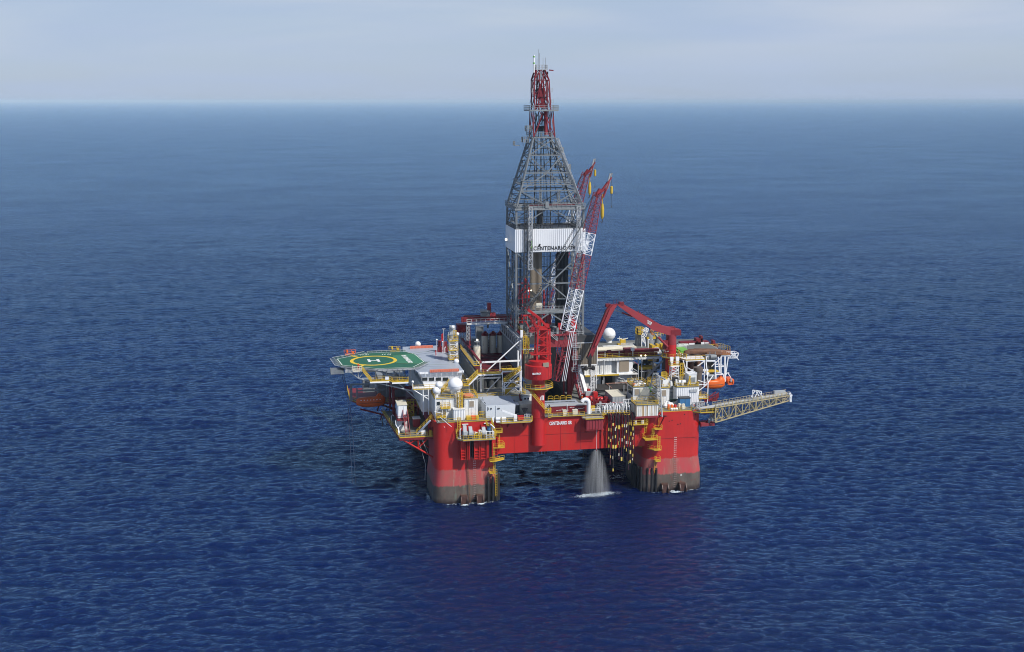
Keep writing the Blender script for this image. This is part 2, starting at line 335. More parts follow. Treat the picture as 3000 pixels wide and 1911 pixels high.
# ================================================================== SEA
def build_sea():
    rng = np.random.default_rng(3)
    # radial grid, finer near the rig: one sheet out to the horizon
    rs = [60.0]
    while rs[-1] < 1700: rs.append(rs[-1] + max(0.5, rs[-1] * 0.0017))
    while rs[-1] < 93000: rs.append(rs[-1] * 1.03)
    rs = np.array(rs); A = np.radians(np.concatenate([np.linspace(-60, -28, 40)[:-1], np.linspace(-28, 28, 860), np.linspace(28, 60, 40)[1:]])) + YAW
    rr, aa = np.meshgrid(rs, A, indexing='ij')
    x = CAM.x + rr * np.sin(aa); y = CAM.y + rr * np.cos(aa); z = np.zeros_like(x)
    wd = R(255)
    fade = np.clip((1700 - rr) / 1250, 0, 1)
    for i in range(110):
        if i < 84: lam = 1.5 * (4.6 ** rng.random()); sl_ = 0.030; sp_ = 0.36       # wind chop
        else: lam = 8.0 * (5.5 ** rng.random()); sl_ = 0.009; sp_ = 0.4            # low swell
        k = 2 * math.pi / lam; th = wd + rng.normal() * sp_; ph = rng.random() * 6.28
        amp = sl_ / k * (0.6 + 0.8 * rng.random())
        dr = np.maximum(0.5, rr * 0.0017); res = np.clip((lam / dr - 2.2) / 2.0, 0, 1)
        z += amp * res * np.sin(k * (x * math.cos(th) + y * math.sin(th)) + ph)
    z *= fade
    z = z * (1 + 0.3 * z)
    nr, na = rr.shape; co_ = np.stack([x, y, z], -1).reshape(-1, 3).astype(np.float32)
    idx = np.arange(nr * na).reshape(nr, na); q = np.stack([idx[:-1, :-1], idx[:-1, 1:], idx[1:, 1:], idx[1:, :-1]], -1).reshape(-1, 4)
    me = bpy.data.meshes.new('sea'); me.vertices.add(len(co_)); me.vertices.foreach_set('co', co_.ravel())
    me.loops.add(q.size); me.loops.foreach_set('vertex_index', q.ravel().astype(np.int32))
    me.polygons.add(len(q)); me.polygons.foreach_set('loop_start', np.arange(0, q.size, 4, dtype=np.int32)); me.update(calc_edges=True)
    me.polygons.foreach_set('use_smooth', np.ones(len(q), dtype=bool))
    m, n, l, b = newmat('sea_water'); geo = n.new('ShaderNodeNewGeometry')
    b.inputs['Roughness'].default_value = 1.0; b.inputs['Specular IOR Level'].default_value = 0.0
    b.subsurface_method = 'BURLEY'; b.inputs['Subsurface Weight'].default_value = 1.0; b.inputs['Subsurface Radius'].default_value = (3.0, 7.0, 12.0); b.inputs['Subsurface Scale'].default_value = 1.0
    gl = n.new('ShaderNodeBsdfGlossy'); gl.inputs['Color'].default_value = (0.58, 0.81, 1.0, 1); gl.inputs['Roughness'].default_value = 0.12
    fr = n.new('ShaderNodeFresnel'); fr.inputs['IOR'].default_value = 1.50; ms = n.new('ShaderNodeMixShader')
    fm = n.new('ShaderNodeMath'); fm.operation = 'MULTIPLY'; fm.inputs[1].default_value = 1.0; l.new(fr.outputs[0], fm.inputs[0]); l.new(fm.outputs[0], ms.inputs[0]); l.new(b.outputs[0], ms.inputs[1]); l.new(gl.outputs[0], ms.inputs[2]); l.new(ms.outputs[0], n['Material Output'].inputs['Surface'])
    def noise(sc, scale, det, rough):
        mp = n.new('ShaderNodeMapping'); mp.inputs['Rotation'].default_value = (0, 0, R(-15)); mp.inputs['Scale'].default_value = sc; l.new(geo.outputs['Position'], mp.inputs['Vector'])
        k = n.new('ShaderNodeTexNoise'); k.inputs['Scale'].default_value = scale; k.inputs['Detail'].default_value = det; k.inputs['Roughness'].default_value = rough
        l.new(mp.outputs[0], k.inputs['Vector']); return k.outputs['Fac']
    # base colour: deep blue with broad darker and lighter patches of water
    cr = n.new('ShaderNodeValToRGB'); l.new(noise((0.3, 1, 1), 0.006, 4, 0.55), cr.inputs[0])
    cr.color_ramp.elements[0].position = 0.3; cr.color_ramp.elements[0].color = (0.0005, 0.0052, 0.044, 1)
    cr.color_ramp.elements[1].position = 0.7; cr.color_ramp.elements[1].color = (0.0008, 0.0072, 0.058, 1)
    l.new(cr.outputs[0], b.inputs['Base Color'])
    bp = first = None
    gust = n.new('ShaderNodeMapRange'); gust.inputs['From Min'].default_value = 0.35; gust.inputs['From Max'].default_value = 0.65; gust.inputs['To Min'].default_value = 0.75; gust.inputs['To Max'].default_value = 1.0
    l.new(noise((0.6, 1, 1), 0.011, 3, 0.6), gust.inputs['Value'])
    for sc, scale, det, rough, dist in (((0.45, 1, 1), 0.06, 5, 0.7, 1.6), ((0.55, 1, 1), 0.42, 6, 0.68, 1.0), ((0.6, 1, 1), 1.3, 5, 0.62, 0.30)):
        k = n.new('ShaderNodeBump'); l.new(gust.outputs[0], k.inputs['Strength']); k.inputs['Distance'].default_value = dist
        l.new(noise(sc, scale, det, rough), k.inputs['Height'])
        if bp: l.new(bp.outputs[0], k.inputs['Normal'])
        bp = k; first = k if scale < 0.1 else first
    l.new(bp.outputs[0], gl.inputs['Normal']); l.new(bp.outputs[0], fr.inputs['Normal'])
    me.materials.append(m); o = bpy.data.objects.new('sea', me); COL.objects.link(o); struct(o)
build_sea()
# ------------------------------------------------------------------ haze over the water
def build_haze():
    k = mb().box(CAM.x - 94000, CAM.x + 94000, CAM.y - 3000, CAM.y + 95000, -3.5, 132)
    m = bpy.data.materials.new('haze'); m.use_nodes = True; n = m.node_tree.nodes; n.clear()
    o_ = n.new('ShaderNodeOutputMaterial'); v_ = n.new('ShaderNodeVolumePrincipled'); m.node_tree.links.new(v_.outputs[0], o_.inputs['Volume'])
    v_.inputs['Color'].default_value = (0.66, 0.84, 1.0, 1); v_.inputs['Density'].default_value = 0.00003; v_.inputs['Anisotropy'].default_value = -0.25
    o = k.build('haze', m); o['kind'] = 'stuff'; return o
HAZE = build_haze()
# ================================================================== HULL
def rrect(x0, x1, y0, y1, r, n=6):
    pts = []
    for cx_, cy_, a0 in ((x1 - r, y0 + r, -90), (x1 - r, y1 - r, 0), (x0 + r, y1 - r, 90), (x0 + r, y0 + r, 180)):
        for i in range(n + 1):
            a = R(a0 + 90 * i / n); pts.append((cx_ + r * math.cos(a), cy_ + r * math.sin(a)))
    return pts
def loft(secs):
    k = MB(); n = len(secs[0][0]); vs = []
    for pts, z in secs: vs += [(p[0], p[1], z) for p in pts]
    fs = [tuple(range(n))[::-1], tuple(range((len(secs) - 1) * n, len(secs) * n))]
    for s_ in range(len(secs) - 1):
        for i in range(n): fs.append((s_ * n + i, s_ * n + (i + 1) % n, (s_ + 1) * n + (i + 1) % n, (s_ + 1) * n + i))
    return k.add(vs, fs)
ZD = 22.0
HULLT = thing('drilling_platform', 'huge red four-legged floating drilling platform standing in the open sea', 'drilling platform', (33.5, 34, 0))
H_ = HULLT
COLS = [(-3.0, 13.2, 0.3, 17.5), (54.0, 70.2, 0.3, 17.5), (-3.0, 13.2, 51, 68), (54.0, 70.2, 51, 68)]
colobj = []
for i, (x0, x1, y0, y1) in enumerate(COLS):
    zt = 22.0 if i < 2 else 21.9
    o = loft([(rrect(x0 - .55, x1 + .55, y0 - .55, y1 + .55, 2.9), -14), (rrect(x0 - .55, x1 + .55, y0 - .55, y1 + .55, 2.9), 4.8), (rrect(x0, x1, y0, y1, 2.7), 9.0), (rrect(x0, x1, y0, y1, 2.7), zt)]).build('column', HULL, H_, smooth=True)
    colobj.append(o)
# hull box between the columns with the moonpool cut through it
MP = (30.2, 38.2, 18.6, 46.0)
k = MB()
k.box(-1.6, MP[0], 1.5, 66, 12.5, 21.9); k.box(MP[1], 68.8, 1.5, 66, 12.5, 21.9); k.box(MP[0], MP[1], 1.5, MP[2], 12.5, 21.9); k.box(MP[0], MP[1], MP[3], 66, 12.5, 21.9)
k.build('deck_box', RED, H_)
k = MB(); x0, x1, y0, y1 = MP
k.box(x0 - .02, x0 + .12, y0, y1, 12.6, 21.95); k.box(x1 - .12, x1 + .02, y0, y1, 12.6, 21.95); k.box(x0, x1, y1 - .12, y1 + .02, 12.6, 21.95); k.box(x0, x1, y0 - .02, y0 + .12, 12.6, 21.9); k.build('moonpool_shade_sheet', DGREY, H_)  # added dark sheets stand in for the shade inside the moonpool
k = MB(); k.poly([(-2.4, 0.5), (13, 0.5), (14.5, 0.0), (22.5, 0.0), (22.5, 1.2), (28, 1.2), (28, 0.9), (53, 0.9), (58, 0.8), (67.5, 0.8), (69.8, 3), (69.8, MP[2]), (-2.4, MP[2])], 21.95, 22.06)
k.box(-2.4, MP[0], MP[2], 66, 21.95, 22.06); k.box(MP[1], 69.8, MP[2], 66, 21.95, 22.06); k.box(MP[0], MP[1], MP[3], 66, 21.95, 22.06)
k.build('main_deck', DECK, H_)
# weld seams and shallow plates on the long face
k = MB(); k.box(13.9, 54, 1.44, 1.52, 17.1, 17.16); k.box(57, 69.6, 0.24, 0.32, 14.6, 14.68)
for x in (18.5, 31, 36.5, 42, 50): k.box(x, x + 0.05, 1.45, 1.52, 12.6, 21.8)
k.build('weld_seam', REDD, H_)
# yellow kerb of the deck edge and its railing
def edge(pts, z=ZD, h=1.1, kerb=0.22, mat=YEL, name='deck_railing', parent=None, skip=False, sp=1.6, plate=0.0, platemat=None):
    p3 = [V((p[0], p[1], z)) for p in pts]; k = MB()
    for a, b in zip(p3, p3[1:]): k.bar(a + V((0, 0, kerb / 2)), b + V((0, 0, kerb / 2)), 0.08, kerb * .7)
    k.rail(p3, h, 0.042, sp); return k.build(name, mat, parent or H_)
edge([(-3.4, 12), (-3.2, 4.2), (0.5, 0.25), (5.2, 0.2), (11.6, 0.2)], name='deck_railing')
edge([(27.4, 0.2), (28.6, 0.9), (37.4, 0.85)]); edge([(42.5, 0.85), (46.8, 0.8), (48, -0.4), (49.6, -0.4)]); edge([(57.8, 0.6), (67.3, 0.6)])
# front bay platform with the small davit and its chamfered ends
def platform(name, pts, z, th, mat, parent, railpts=None, kerbmat=YEL, sp=1.5, h=1.1):
    o = MB().poly(pts, z - th, z).build(name, mat, parent)
    rp = railpts if railpts is not None else pts + [pts[0]]
    if rp:
        k = MB(); p3 = [V((p[0], p[1], z)) for p in rp]
        for a, b in zip(p3, p3[1:]): kk = min(th, .2); k.bar(a - V((0, 0, kk / 2 - .03)), b - V((0, 0, kk / 2 - .03)), 0.08, kk + 0.08)
        k.rail(p3, h, 0.042, sp); k.build('railing', kerbmat, o)
    return o
platform('front_balcony', [(13.2, 1.5), (13.2, -0.6), (14.4, -1.6), (22.2, -1.6), (22.9, -0.4), (22.9, 1.5)], 21.8, 0.3, DECKL, H_, [(13.2, -0.6), (14.4, -1.6), (22.2, -1.6), (22.9, -0.4), (22.9, 1.0)])
k = MB()
for x in (16.5, 20.8): MB().profx([(1.5, 21.5), (-1.2, 21.5), (1.5, 19.6)], x, x + 0.12).build('balcony_bracket', REDD, H_)
# walkway basket over the red ribbed box
platform('basket_platform', [(36.6, 1.5), (36.6, -0.5), (37.2, -1.4), (42.2, -1.4), (42.2, 1.5)], 21.7, 0.25, DECKL, H_, [(36.6, -0.2), (37.2, -1.4), (42.2, -1.4), (42.2, 0.6)])
k = MB().box(37.5, 42.1, -1.0, 1.5, 18.6, 21.3); k.ribs(37.5, 42.1, -1.0, 18.6, 21.3, 0.78, 0.14)
k.bar((37.3, -1.3, 18.5), (42.3, -1.3, 18.5), 0.12); k.bar((41.8, -1.2, 18.4), (41.2, 1.4, 17.4), 0.15); k.bar((37.9, -1.2, 18.4), (37.9, 1.4, 17.4), 0.15)
k.build('ribbed_box', RED2, H_)
# winch balcony on the front left column
WBX = [(2.6, 0.4), (2.6, -2.2), (3.9, -3.6), (12.4, -3.6), (12.4, 0.4)]
platform('winch_balcony', WBX, 18.2, 0.35, DECKL, H_, [(2.6, 0.0), (2.6, -2.2), (3.9, -3.6), (12.4, -3.6), (12.4, -0.2)])
k = MB(); k.ladder((3.3, 0.05, 18.2), (3.3, 0.05, 23.3), 0.7, (1, 0, 0), 0.06, True); k.ladder((2.45, -1.6, 18.2), (2.45, -0.6, 20.5), 0.6, (0, 1, 0), 0.05); k.build('ladder', YEL, H_)
k = MB(); k.stairs((12.2, -1.6, 18.3), (11.0, -1.2, 22.1), 1.5, (1, 0, 0), 0.06); k.build('ladder', YEL, H_)
# chain guide channels below the winches (thing parts)
def guide(x0, x1, y, z0, z1, fins=True, dark=None):
    k = MB().box(x0, x1, y, 0.4, z0, z1)
    k.box(x0 - .12, x0 + .08, y - 0.45, y, z0, z1); k.box(x1 - .08, x1 + .12, y - 0.45, y, z0, z1)
    if fins:
        for i in range(4): k.box(x0, x1, y - 0.35, y, z1 - 3.2 - i * 0.75, z1 - 3.05 - i * 0.75)
    k.build('chain_guide', RED, H_)
guide(3.6, 4.8, -1.5, 12.3, 17.8); guide(5.3, 5.7, -1.9, 12.4, 17.8, False); guide(7.1, 8.4, -1.7, 12.2, 17.8); guide(8.8, 10.2, -1.7, 12.2, 17.8); guide(10.5, 10.8, -1.9, 12.6, 17.8, False); guide(11.9, 13.3, -1.2, 13.0, 17.8)
for x in (6.0, 6.6, 11.2, 11.6): MB().box(x, x + 0.35, -0.9, 0.4, 12.5, 17.8).build('guide_recess', DGREY, H_)
for x in (4.2, 10.0):     # tube lamps on the wall
    MB().box(x, x + 1.6, -0.05, 0.28, 21.35, 21.5).build('tube_lamp', WHITE2, H_)
# fender pipes
def pipes(pts, z0, z1, r=0.36):
    for (x, y) in pts:
        k = MB().tube((x, y, z0), (x, y, z1), r, 12); k.tube((x, y, z1), (x + 0.1, y + .1, z1 + 0.35), r * 0.8, 10); k.build('fender_pipe', BLACK, H_, smooth=True)
pipes([(10.9, -0.75), (12.2, -0.65), (13.2, -0.1), (13.9, 0.9), (14.2, 1.9)], -3, 6.6)
pipes([(55.1, 0.3), (56.2, -0.1), (57.3, -0.55), (53.6, 1.4), (53.2, 2.6), (52.9, 4.1), (52.9, 5.6), (52.9, 7.2)], -3, 6.3)
# fairlead brackets at the waterline
def fair(x):
    k = MB().box(x - .9, x + .9, -1.7, 0, -1, 2.3); k.profx([(-1.7, 2.2), (-2.3, 1.2), (-2.3, -1), (0, -1), (0, 2.2)], x - 0.95, x - 0.75); k.profx([(-1.7, 2.2), (-2.3, 1.2), (-2.3, -1), (0, -1), (0, 2.2)], x + 0.75, x + 0.95)
    k.build('fairlead', paint('wet_rusty_steel', (0.07, 0.035, 0.028), 0.35, 0.6, (0.12, 0.06, 0.045), 0.8), H_)
for x in (4.4, 8.6, 59.6, 64.6): fair(x)
# draught marks: rows of small white figures
WORN = paint('worn_white_marking', (0.42, 0.34, 0.31), 0.6, 0.6, (0.25, 0.14, 0.12), 2.0)
def draft(x, z0, z1, y, top, step, par):
    n = int(round((z1 - z0) / step)) + 1
    for i in range(n):
        z = z0 + i * step; val = '%.1f' % (top - (n - 1 - i) * step)
        yy = y - (0.58 if z < 4.6 else 0.58 * max(0, (9 - z) / 4.2))
        text('draught_mark', val, WLINE if z > 9 else WORN, par, (x, yy - 0.05, z), (1, 0, 0), (0, 0, 1), 0.27, 0.72, ext=0.02, bold=0.0)
draft(7.0, 0.9, 12.0, 0.28, 27.6, 0.6, H_)
draft(62.4, 0.9, 14.6, 0.28, 29.4, 0.6, H_)
text('column_mark', 'X', WLINE, H_, (64.2, -0.3, 4.0), (1, 0, 0), (0, 0, 1), 0.55, 0.6, ext=0.02, bold=0.03)
# rig name on the long face
a = at('T', 650, 712, v=1.45); b = at('T', 902, 694, v=1.45)
text('name_lettering', 'CENTENARIO GR', WHITE2, H_, (a.x, 1.44, a.z - .05), (1, 0, 0), (0, 0, 1), 0.95, b.x - a.x, ext=0.04, bold=0.02)
# ladders / stair cages down the inner column corners
k = MB(); k.ladder((13.8, 0.1, 15.2), (13.8, 0.1, 19.3), 0.5, (1, 0, 0), 0.05, True); k.ladder((12.6, -0.4, 6.8), (12.6, -0.4, 15.0), 0.5, (1, 0, 0), 0.05)
k.ladder((12.2, -1.0, 10.9), (12.2, -1.0, 15.0), 0.5, (1, 0, 0), 0.05, True); k.ladder((13.1, -.55, 1.5), (13.1, -.55, 8.8), .45, (1, 0, 0), .035); k.build('ladder', YEL, H_)
platform('ladder_landing', [(12.4, 1), (12.4, -1.6), (14.6, -1.6), (14.6, 1)], 19.2, 0.12, YEL, H_)
platform('ladder_landing', [(12.2, 1), (12.2, -1.8), (15.2, -1.8), (15.2, 1)], 15.1, 0.12, YEL, H_)
platform('ladder_landing', [(11.2, 0.4), (11.2, -1.9), (12.6, -1.9), (15.3, -0.3), (15.3, 1.4)], 11.5, 0.12, YEL, H_, [(11.2, -1.9), (12.6, -1.9), (15.3, -0.3)])
platform('ladder_landing', [(11.2, 0.4), (11.2, -1.6), (12.6, -1.6), (12.6, .4)], 8.2, 0.12, YEL, H_)
# right column inner corner
k = MB(); k.ladder((54.2, 0.3, 16.6), (54.2, 0.3, 21.0), 0.5, (1, 0, 0), 0.05, True); k.ladder((57.9, -0.2, 18.4), (57.9, -0.2, 20.6), 0.45, (1, 0, 0), 0.05); k.ladder((56.2, -0.2, 15.0), (56.2, -.2, 17.8), .5, (1, 0, 0), .05, True)
k.ladder((57.8, -0.4, 11.6), (57.8, -0.4, 15.6), 0.5, (1, 0, 0), 0.05, True); k.ladder((57.0, -0.6, 5.4), (57.0, -0.6, 10.0), 0.45, (1, 0, 0), 0.04); k.build('ladder', YEL, H_)
platform('ladder_landing', [(49.9, 1.5), (49.9, -0.8), (54.6, -0.8), (54.6, 1.5)], 19.3, 0.25, YEL, H_)
platform('ladder_landing', [(53.8, 1.5), (53.8, -1.4), (57.2, -1.4), (57.2, 1.5)], 15.0, 0.15, YEL, H_)
platform('ladder_landing', [(56.4, 1.0), (56.4, -1.2), (58.5, -1.2), (58.5, 1.0)], 17.8, 0.15, YEL, H_)
platform('ladder_landing', [(52.9, 6), (52.9, 4.5), (56.4, -1.2), (58.4, -1.2), (58.4, 0.4)], 12.0, 0.15, YEL, H_, [(52.9, 4.5), (56.4, -1.2), (58.4, -1.2)])
platform('ladder_landing', [(56.8, 0.4), (56.8, -1.4), (58.2, -1.4), (58.2, 0.4)], 8.9, 0.15, YEL, H_)
k = MB(); k.tube((57.6, 0.6, 16.6), (58.9, -1.6, 21.4), 0.16, 8); k.bar((57.2, 1.2, 20.9), (59.4, -2.2, 21.6), 0.3); k.build('mast_strut', REDD, H_)
# right corner balcony carrying the burner boom
platform('corner_balcony', [(67.2, 3), (67.2, 0.6), (69.2, -1.2), (74.2, -1.2), (74.2, 3)], 21.9, 0.3, DECK, H_, [(67.2, 0.6), (69.2, -1.2), (74.2, -1.2), (74.2, 3)])
k = MB(); k.profx([(0, 18.4), (2.5, 18.6), (2.5, 17.4), (0, 17.6)], 70.0, 73.8); k.bar((70.2, 1.5, 17.0), (74.2, 1.5, 20.6), 0.25); k.bar((70.2, .2, 21.2), (74, .2, 21.3), 0.3); k.build('boom_bracket', RED2, H_)
# gooseneck drain and small holes on right column
k = MB()
for (x, z) in ((60.9, 19.5), (61.7, 19.7), (63.4, 18.5), (64.1, 18.6), (65.2, 21.2), (68.4, 20.9)): MB().tube((x, 0.34, z), (x, 0.2, z), 0.16, 8).build('hull_opening', BLACK, H_)
# lower left sponson deck on trusses
SPZ = 17.6
platform('lower_side_deck', [(-3.0, 4.2), (-11.9, 4.2), (-14.0, 33), (-3.0, 33)], SPZ, 0.9, REDD, H_, [(-3.1, 4.2), (-11.9, 4.2), (-14.0, 33)])
MB().poly([(-3.2, 4.5), (-11.7, 4.5), (-13.8, 32.8), (-3.2, 32.8)], SPZ + .004, SPZ + 0.05).build('side_deck_floor', DECK, H_)
k = MB()
for y in (4.6, 14, 24):
    k = MB(); k.tube((-11.2, y, 16.9), (-3.0, y, 11.6), 0.22, 8); k.tube((-7.0, y, 16.9), (-7.0, y, 14.4), 0.15, 6); k.tube((-7.0, y, 14.3), (-4.4, y, 16.8), 0.13, 6); k.tube((-9.4, y, 16.9), (-9.2, y, 15.8), 0.13, 6); k.tube((-9.2, y, 15.7), (-7.1, y, 16.9), .13, 6)
    k.build('side_deck_brace', RED, H_)
k = MB()
for y0, z0 in ((33, 16.7), (44, 17.3)):
    k.tube((-14, y0, z0), (-3, y0, 11.5), 0.25, 8); k.tube((-20, y0 + 5, z0 + .6), (-3, y0 + 3, 12.5), 0.25, 8); k.tube((-14, y0, z0), (-14, y0 + 8, 13), .2, 8); k.tube((-10, y0, 15.0), (-14, y0 + 5, 16.5), .18, 6)
k.build('side_deck_brace', REDD, H_)
# upper left lifeboat deck (further back)
platform('lifeboat_deck', [(-3.0, 38), (-20.5, 42.0), (-22.5, 46), (-22.5, 60), (-3.0, 60)], 18.4, 0.6, REDD, H_, [(-9, 40.5), (-20.5, 42.0), (-22.5, 46), (-22.5, 60)])
# under-deck bits
k = MB()
for i in range(7):
    k = MB(); r_ = 3.0 + 0.16 * (i % 3); cx_ = 39 if i < 4 else 20.5; y_ = 20 + i * 1.2
    k.path([(cx_ + r_ * math.cos(t), y_, 13.5 + (r_ * 1.45) * math.sin(t)) for t in [math.pi + math.pi * j / 14 for j in range(15)]], 0.14, 6); k.build('hanging_hose', BLACK, H_)
k = MB(); k.box(29.8, 33.4, 24, 28, 6.4, 9.2); k.lattice((30.2, 25, 9), (30.2, 25, 13), 1, 1, 3, .12, .06); k.lattice((32.8, 25, 9), (32.8, 25, 13), 1, 1, 3, .12, .06)
for x in (30.6, 31.6, 32.4): k.tube((x, 26, 4.5), (x, 26, 14), 0.3, 8)
for x in (22.4, 23.3, 42.5, 43.3): k.tube((x, 22, 3.5), (x, 22, 13), 0.12, 6)
k.build('moonpool_frame', DGREY, H_)
k = MB(); k.path([at('S', 450, 590, v=5) , at('S', 470, 700, v=5), at('S', 538, 938, v=5), at('S', 532, 1135, v=5)], 0.06, 5); k.path([at('S', 480, 590, v=4.6), at('S', 525, 700, v=4.6), at('S', 610, 900, v=4.6)], 0.06, 5); k.build('hanging_rope', LGREY, H_)
# ================================================================== LEFT HALF: quarters, helideck, domes
def house(name, label, cat, x0, x1, y0, y1, z0, z1, mat=WHITE, wins=(), pitch=0.75, rail=True, roofmat=None, group=None, winmat=GLASS, sideribs=True, trim=YEL, doors=(), ribd=0.1):
    t = thing(name, label, cat, ((x0 + x1) / 2, (y0 + y1) / 2, z0), group)
    k = MB().box(x0, x1, y0, y1, z0, z1 - 0.12)
    if pitch:
        k.ribs(x0, x1, y0, z0 + 0.1, z1 - 0.2, pitch, ribd, 0.09)
        if sideribs: k.ribsx(y0, y1, x0, z0 + 0.1, z1 - 0.2, pitch, ribd)
    k.build('wall', mat, t)
    MB().box(x0 - .15, x1 + .15, y0 - .15, y1 + .15, z1 - 0.12, z1 + 0.06).build('roof', roofmat or DECKL, t)
    for (a, b, c, d) in wins:
        w_ = MB().box(a - .1, b + .1, y0 - .16, y0 - .02, c - .1, d + .1).build('window', mat, t)
        MB().box(a, b, y0 - .2, y0 - .1, c, d).build('pane', winmat, w_)
    for (a, b, c, d) in doors: MB().box(a, b, y0 - .16, y0 - .02, c, d).build('door', GREY, t)
    if rail:
        k = MB(); zz_ = z1 + .06; P = [(x0, y0, zz_), (x1, y0, zz_), (x1, y1, zz_), (x0, y1, zz_), (x0, y0, zz_)]
        for a, b in zip(P, P[1:]): k.bar(V(a) + V((0, 0, .06)), V(b) + V((0, 0, .06)), 0.12, 0.16)
        k.rail(P, 1.0, 0.045, 1.5); k.build('railing', trim, t)
    return t
# --- accommodation block
A0 = thing('accommodation_block', 'long white accommodation block with a row of bridge windows under a flat blue-grey roof', 'accommodation block', (0.5, 29, 22))
z0b = 29.3
MB().box(-5.0, 5.6, 12.6, 46.5, 22.06, z0b).ribs(-5.0, 5.6, 12.6, 22.2, 29.2, 1.2, .08, .08).ribsx(12.6, 46, -5.0, 22.3, 29.2, 1.3, .1).build('lower_wall', WHITE, A0)
k = MB(); k.add([(-4.3, 12.2, z0b + .01), (5.6, 12.2, z0b + .01), (5.6, 46, z0b + .01), (-4.3, 46, z0b + .01), (-5.3, 11.2, 33.0), (6.0, 11.2, 33.0), (6.0, 46.6, 33.0), (-5.3, 46.6, 33.0)], [(0, 3, 2, 1), (4, 5, 6, 7), (0, 1, 5, 4), (1, 2, 6, 5), (2, 3, 7, 6), (3, 0, 4, 7)])
k.build('upper_wall', WHITE2, A0)
MB().poly([(-5.9, 10.9), (6.3, 10.9), (6.3, 47), (-6.6, 47), (-7.4, 36.5), (-3.2, 31), (-3.0, 22), (-6.6, 15.4)], 33.0, 33.36).build('roof', ROOF, A0)
k = MB(); k.box(-5.9, 6.3, 10.75, 10.92, 32.95, 33.5)
for i in range(9): k.box(-5.6 + i * 1.45, -5.52 + i * 1.45, 10.6, 10.76, 32.3, 33.5)
k.build('roof_fascia', WHITE2, A0)
def wallpt(z): return 12.2 - (z - z0b) / 3.7 * 1.0
for i, (a, b) in enumerate(((815, 920), (955, 1060), (1095, 1200), (1235, 1345))):
    pa = at('A', a, 395, v=11.6); pb = at('A', b, 322, v=11.4)
    f_ = MB().add([(pa.x - .12, wallpt(pa.z - .1) - .08, pa.z - .1), (pb.x + .12, wallpt(pa.z - .1) - .08, pa.z - .1), (pb.x + .12, wallpt(pb.z + .1) - .08, pb.z + .1), (pa.x - .12, wallpt(pb.z + .1) - .08, pb.z + .1)] +
                  [(pa.x - .12, wallpt(pa.z) + .2, pa.z - .1), (pb.x + .12, wallpt(pa.z) + .2, pa.z - .1), (pb.x + .12, wallpt(pb.z) + .2, pb.z + .1), (pa.x - .12, wallpt(pb.z) + .2, pb.z + .1)], [(0, 1, 2, 3), (7, 6, 5, 4), (0, 4, 5, 1), (1, 5, 6, 2), (2, 6, 7, 3), (3, 7, 4, 0)]).build('window', WHITE2, A0)
    MB().add([(pa.x, wallpt(pa.z) - .13, pa.z), (pb.x, wallpt(pa.z) - .13, pa.z), (pb.x, wallpt(pb.z) - .13, pb.z), (pa.x, wallpt(pb.z) - .13, pb.z)] +
             [(pa.x, wallpt(pa.z) - .05, pa.z), (pb.x, wallpt(pa.z) - .05, pa.z), (pb.x, wallpt(pb.z) - .05, pb.z), (pa.x, wallpt(pb.z) - .05, pb.z)], [(0, 1, 2, 3), (7, 6, 5, 4), (0, 4, 5, 1), (1, 5, 6, 2), (2, 6, 7, 3), (3, 7, 4, 0)]).build('pane', GLASS, f_)
platform('bridge_walkway', [(-7.5, 12.6), (-7.5, 9.6), (1.2, 9.6), (1.2, 12.2)], 29.2, 0.3, WHITE2, A0, [(-7.5, 12.6), (-7.5, 9.6), (1.2, 9.6)])
k = MB(); k.tube((-7.3, 9.8, 28.9), (-3.6, 9.8, 26.3), 0.14, 8)
for x in (-4.9, -3.5): k.tube((x, 9.7, 22), (x, 9.7, 29.0), 0.14, 8)
k.bar((-5, 9.7, 27.3), (-3.4, 9.7, 27.3), .2); k.build('walkway_brace', WHITE2, A0)
k = MB(); k.stairs((-0.2, 9.9, 27.6), (2.2, 10.2, 30.4), 0.8, (0, 1, 0)); k.build('stair', YEL, A0)
MB().box(2.4, 4.0, 9.0, 10.2, 27.6, 30.6).build('grey_cabinet', LGREY, A0)
for (x, y) in ((-3.0, 23), (-6.0, 40)): pass
# roof strips
for (p, q, lab) in ((at('A', 970, 192, z=33.7), at('A', 1560, 168, z=33.7), 'worn orange strip along the front edge of the blue-grey roof'), (at('H', 1252, 375, z=33.7), at('H', 1572, 360, z=33.7), 'worn orange strip along the far edge of the blue-grey roof')):
    o = MB().bar(p, q, 0.8, 0.65)
    n_ = 16
    for i in range(n_ + 1): c = V(p).lerp(V(q), i / n_); o.bar(c + V((-.06, -.43, 0)), c + V((.06, -.43, 0)), 0.1, 0.6)
    o.build('orange_strip', ORSTR, None, base=(p.x, p.y, 33.36)); tag(bpy.data.objects[-1] if False else [x for x in SC.objects if x.name.startswith('orange_strip')][-1], lab, 'roof strip', 'orange strips on the quarters roof')
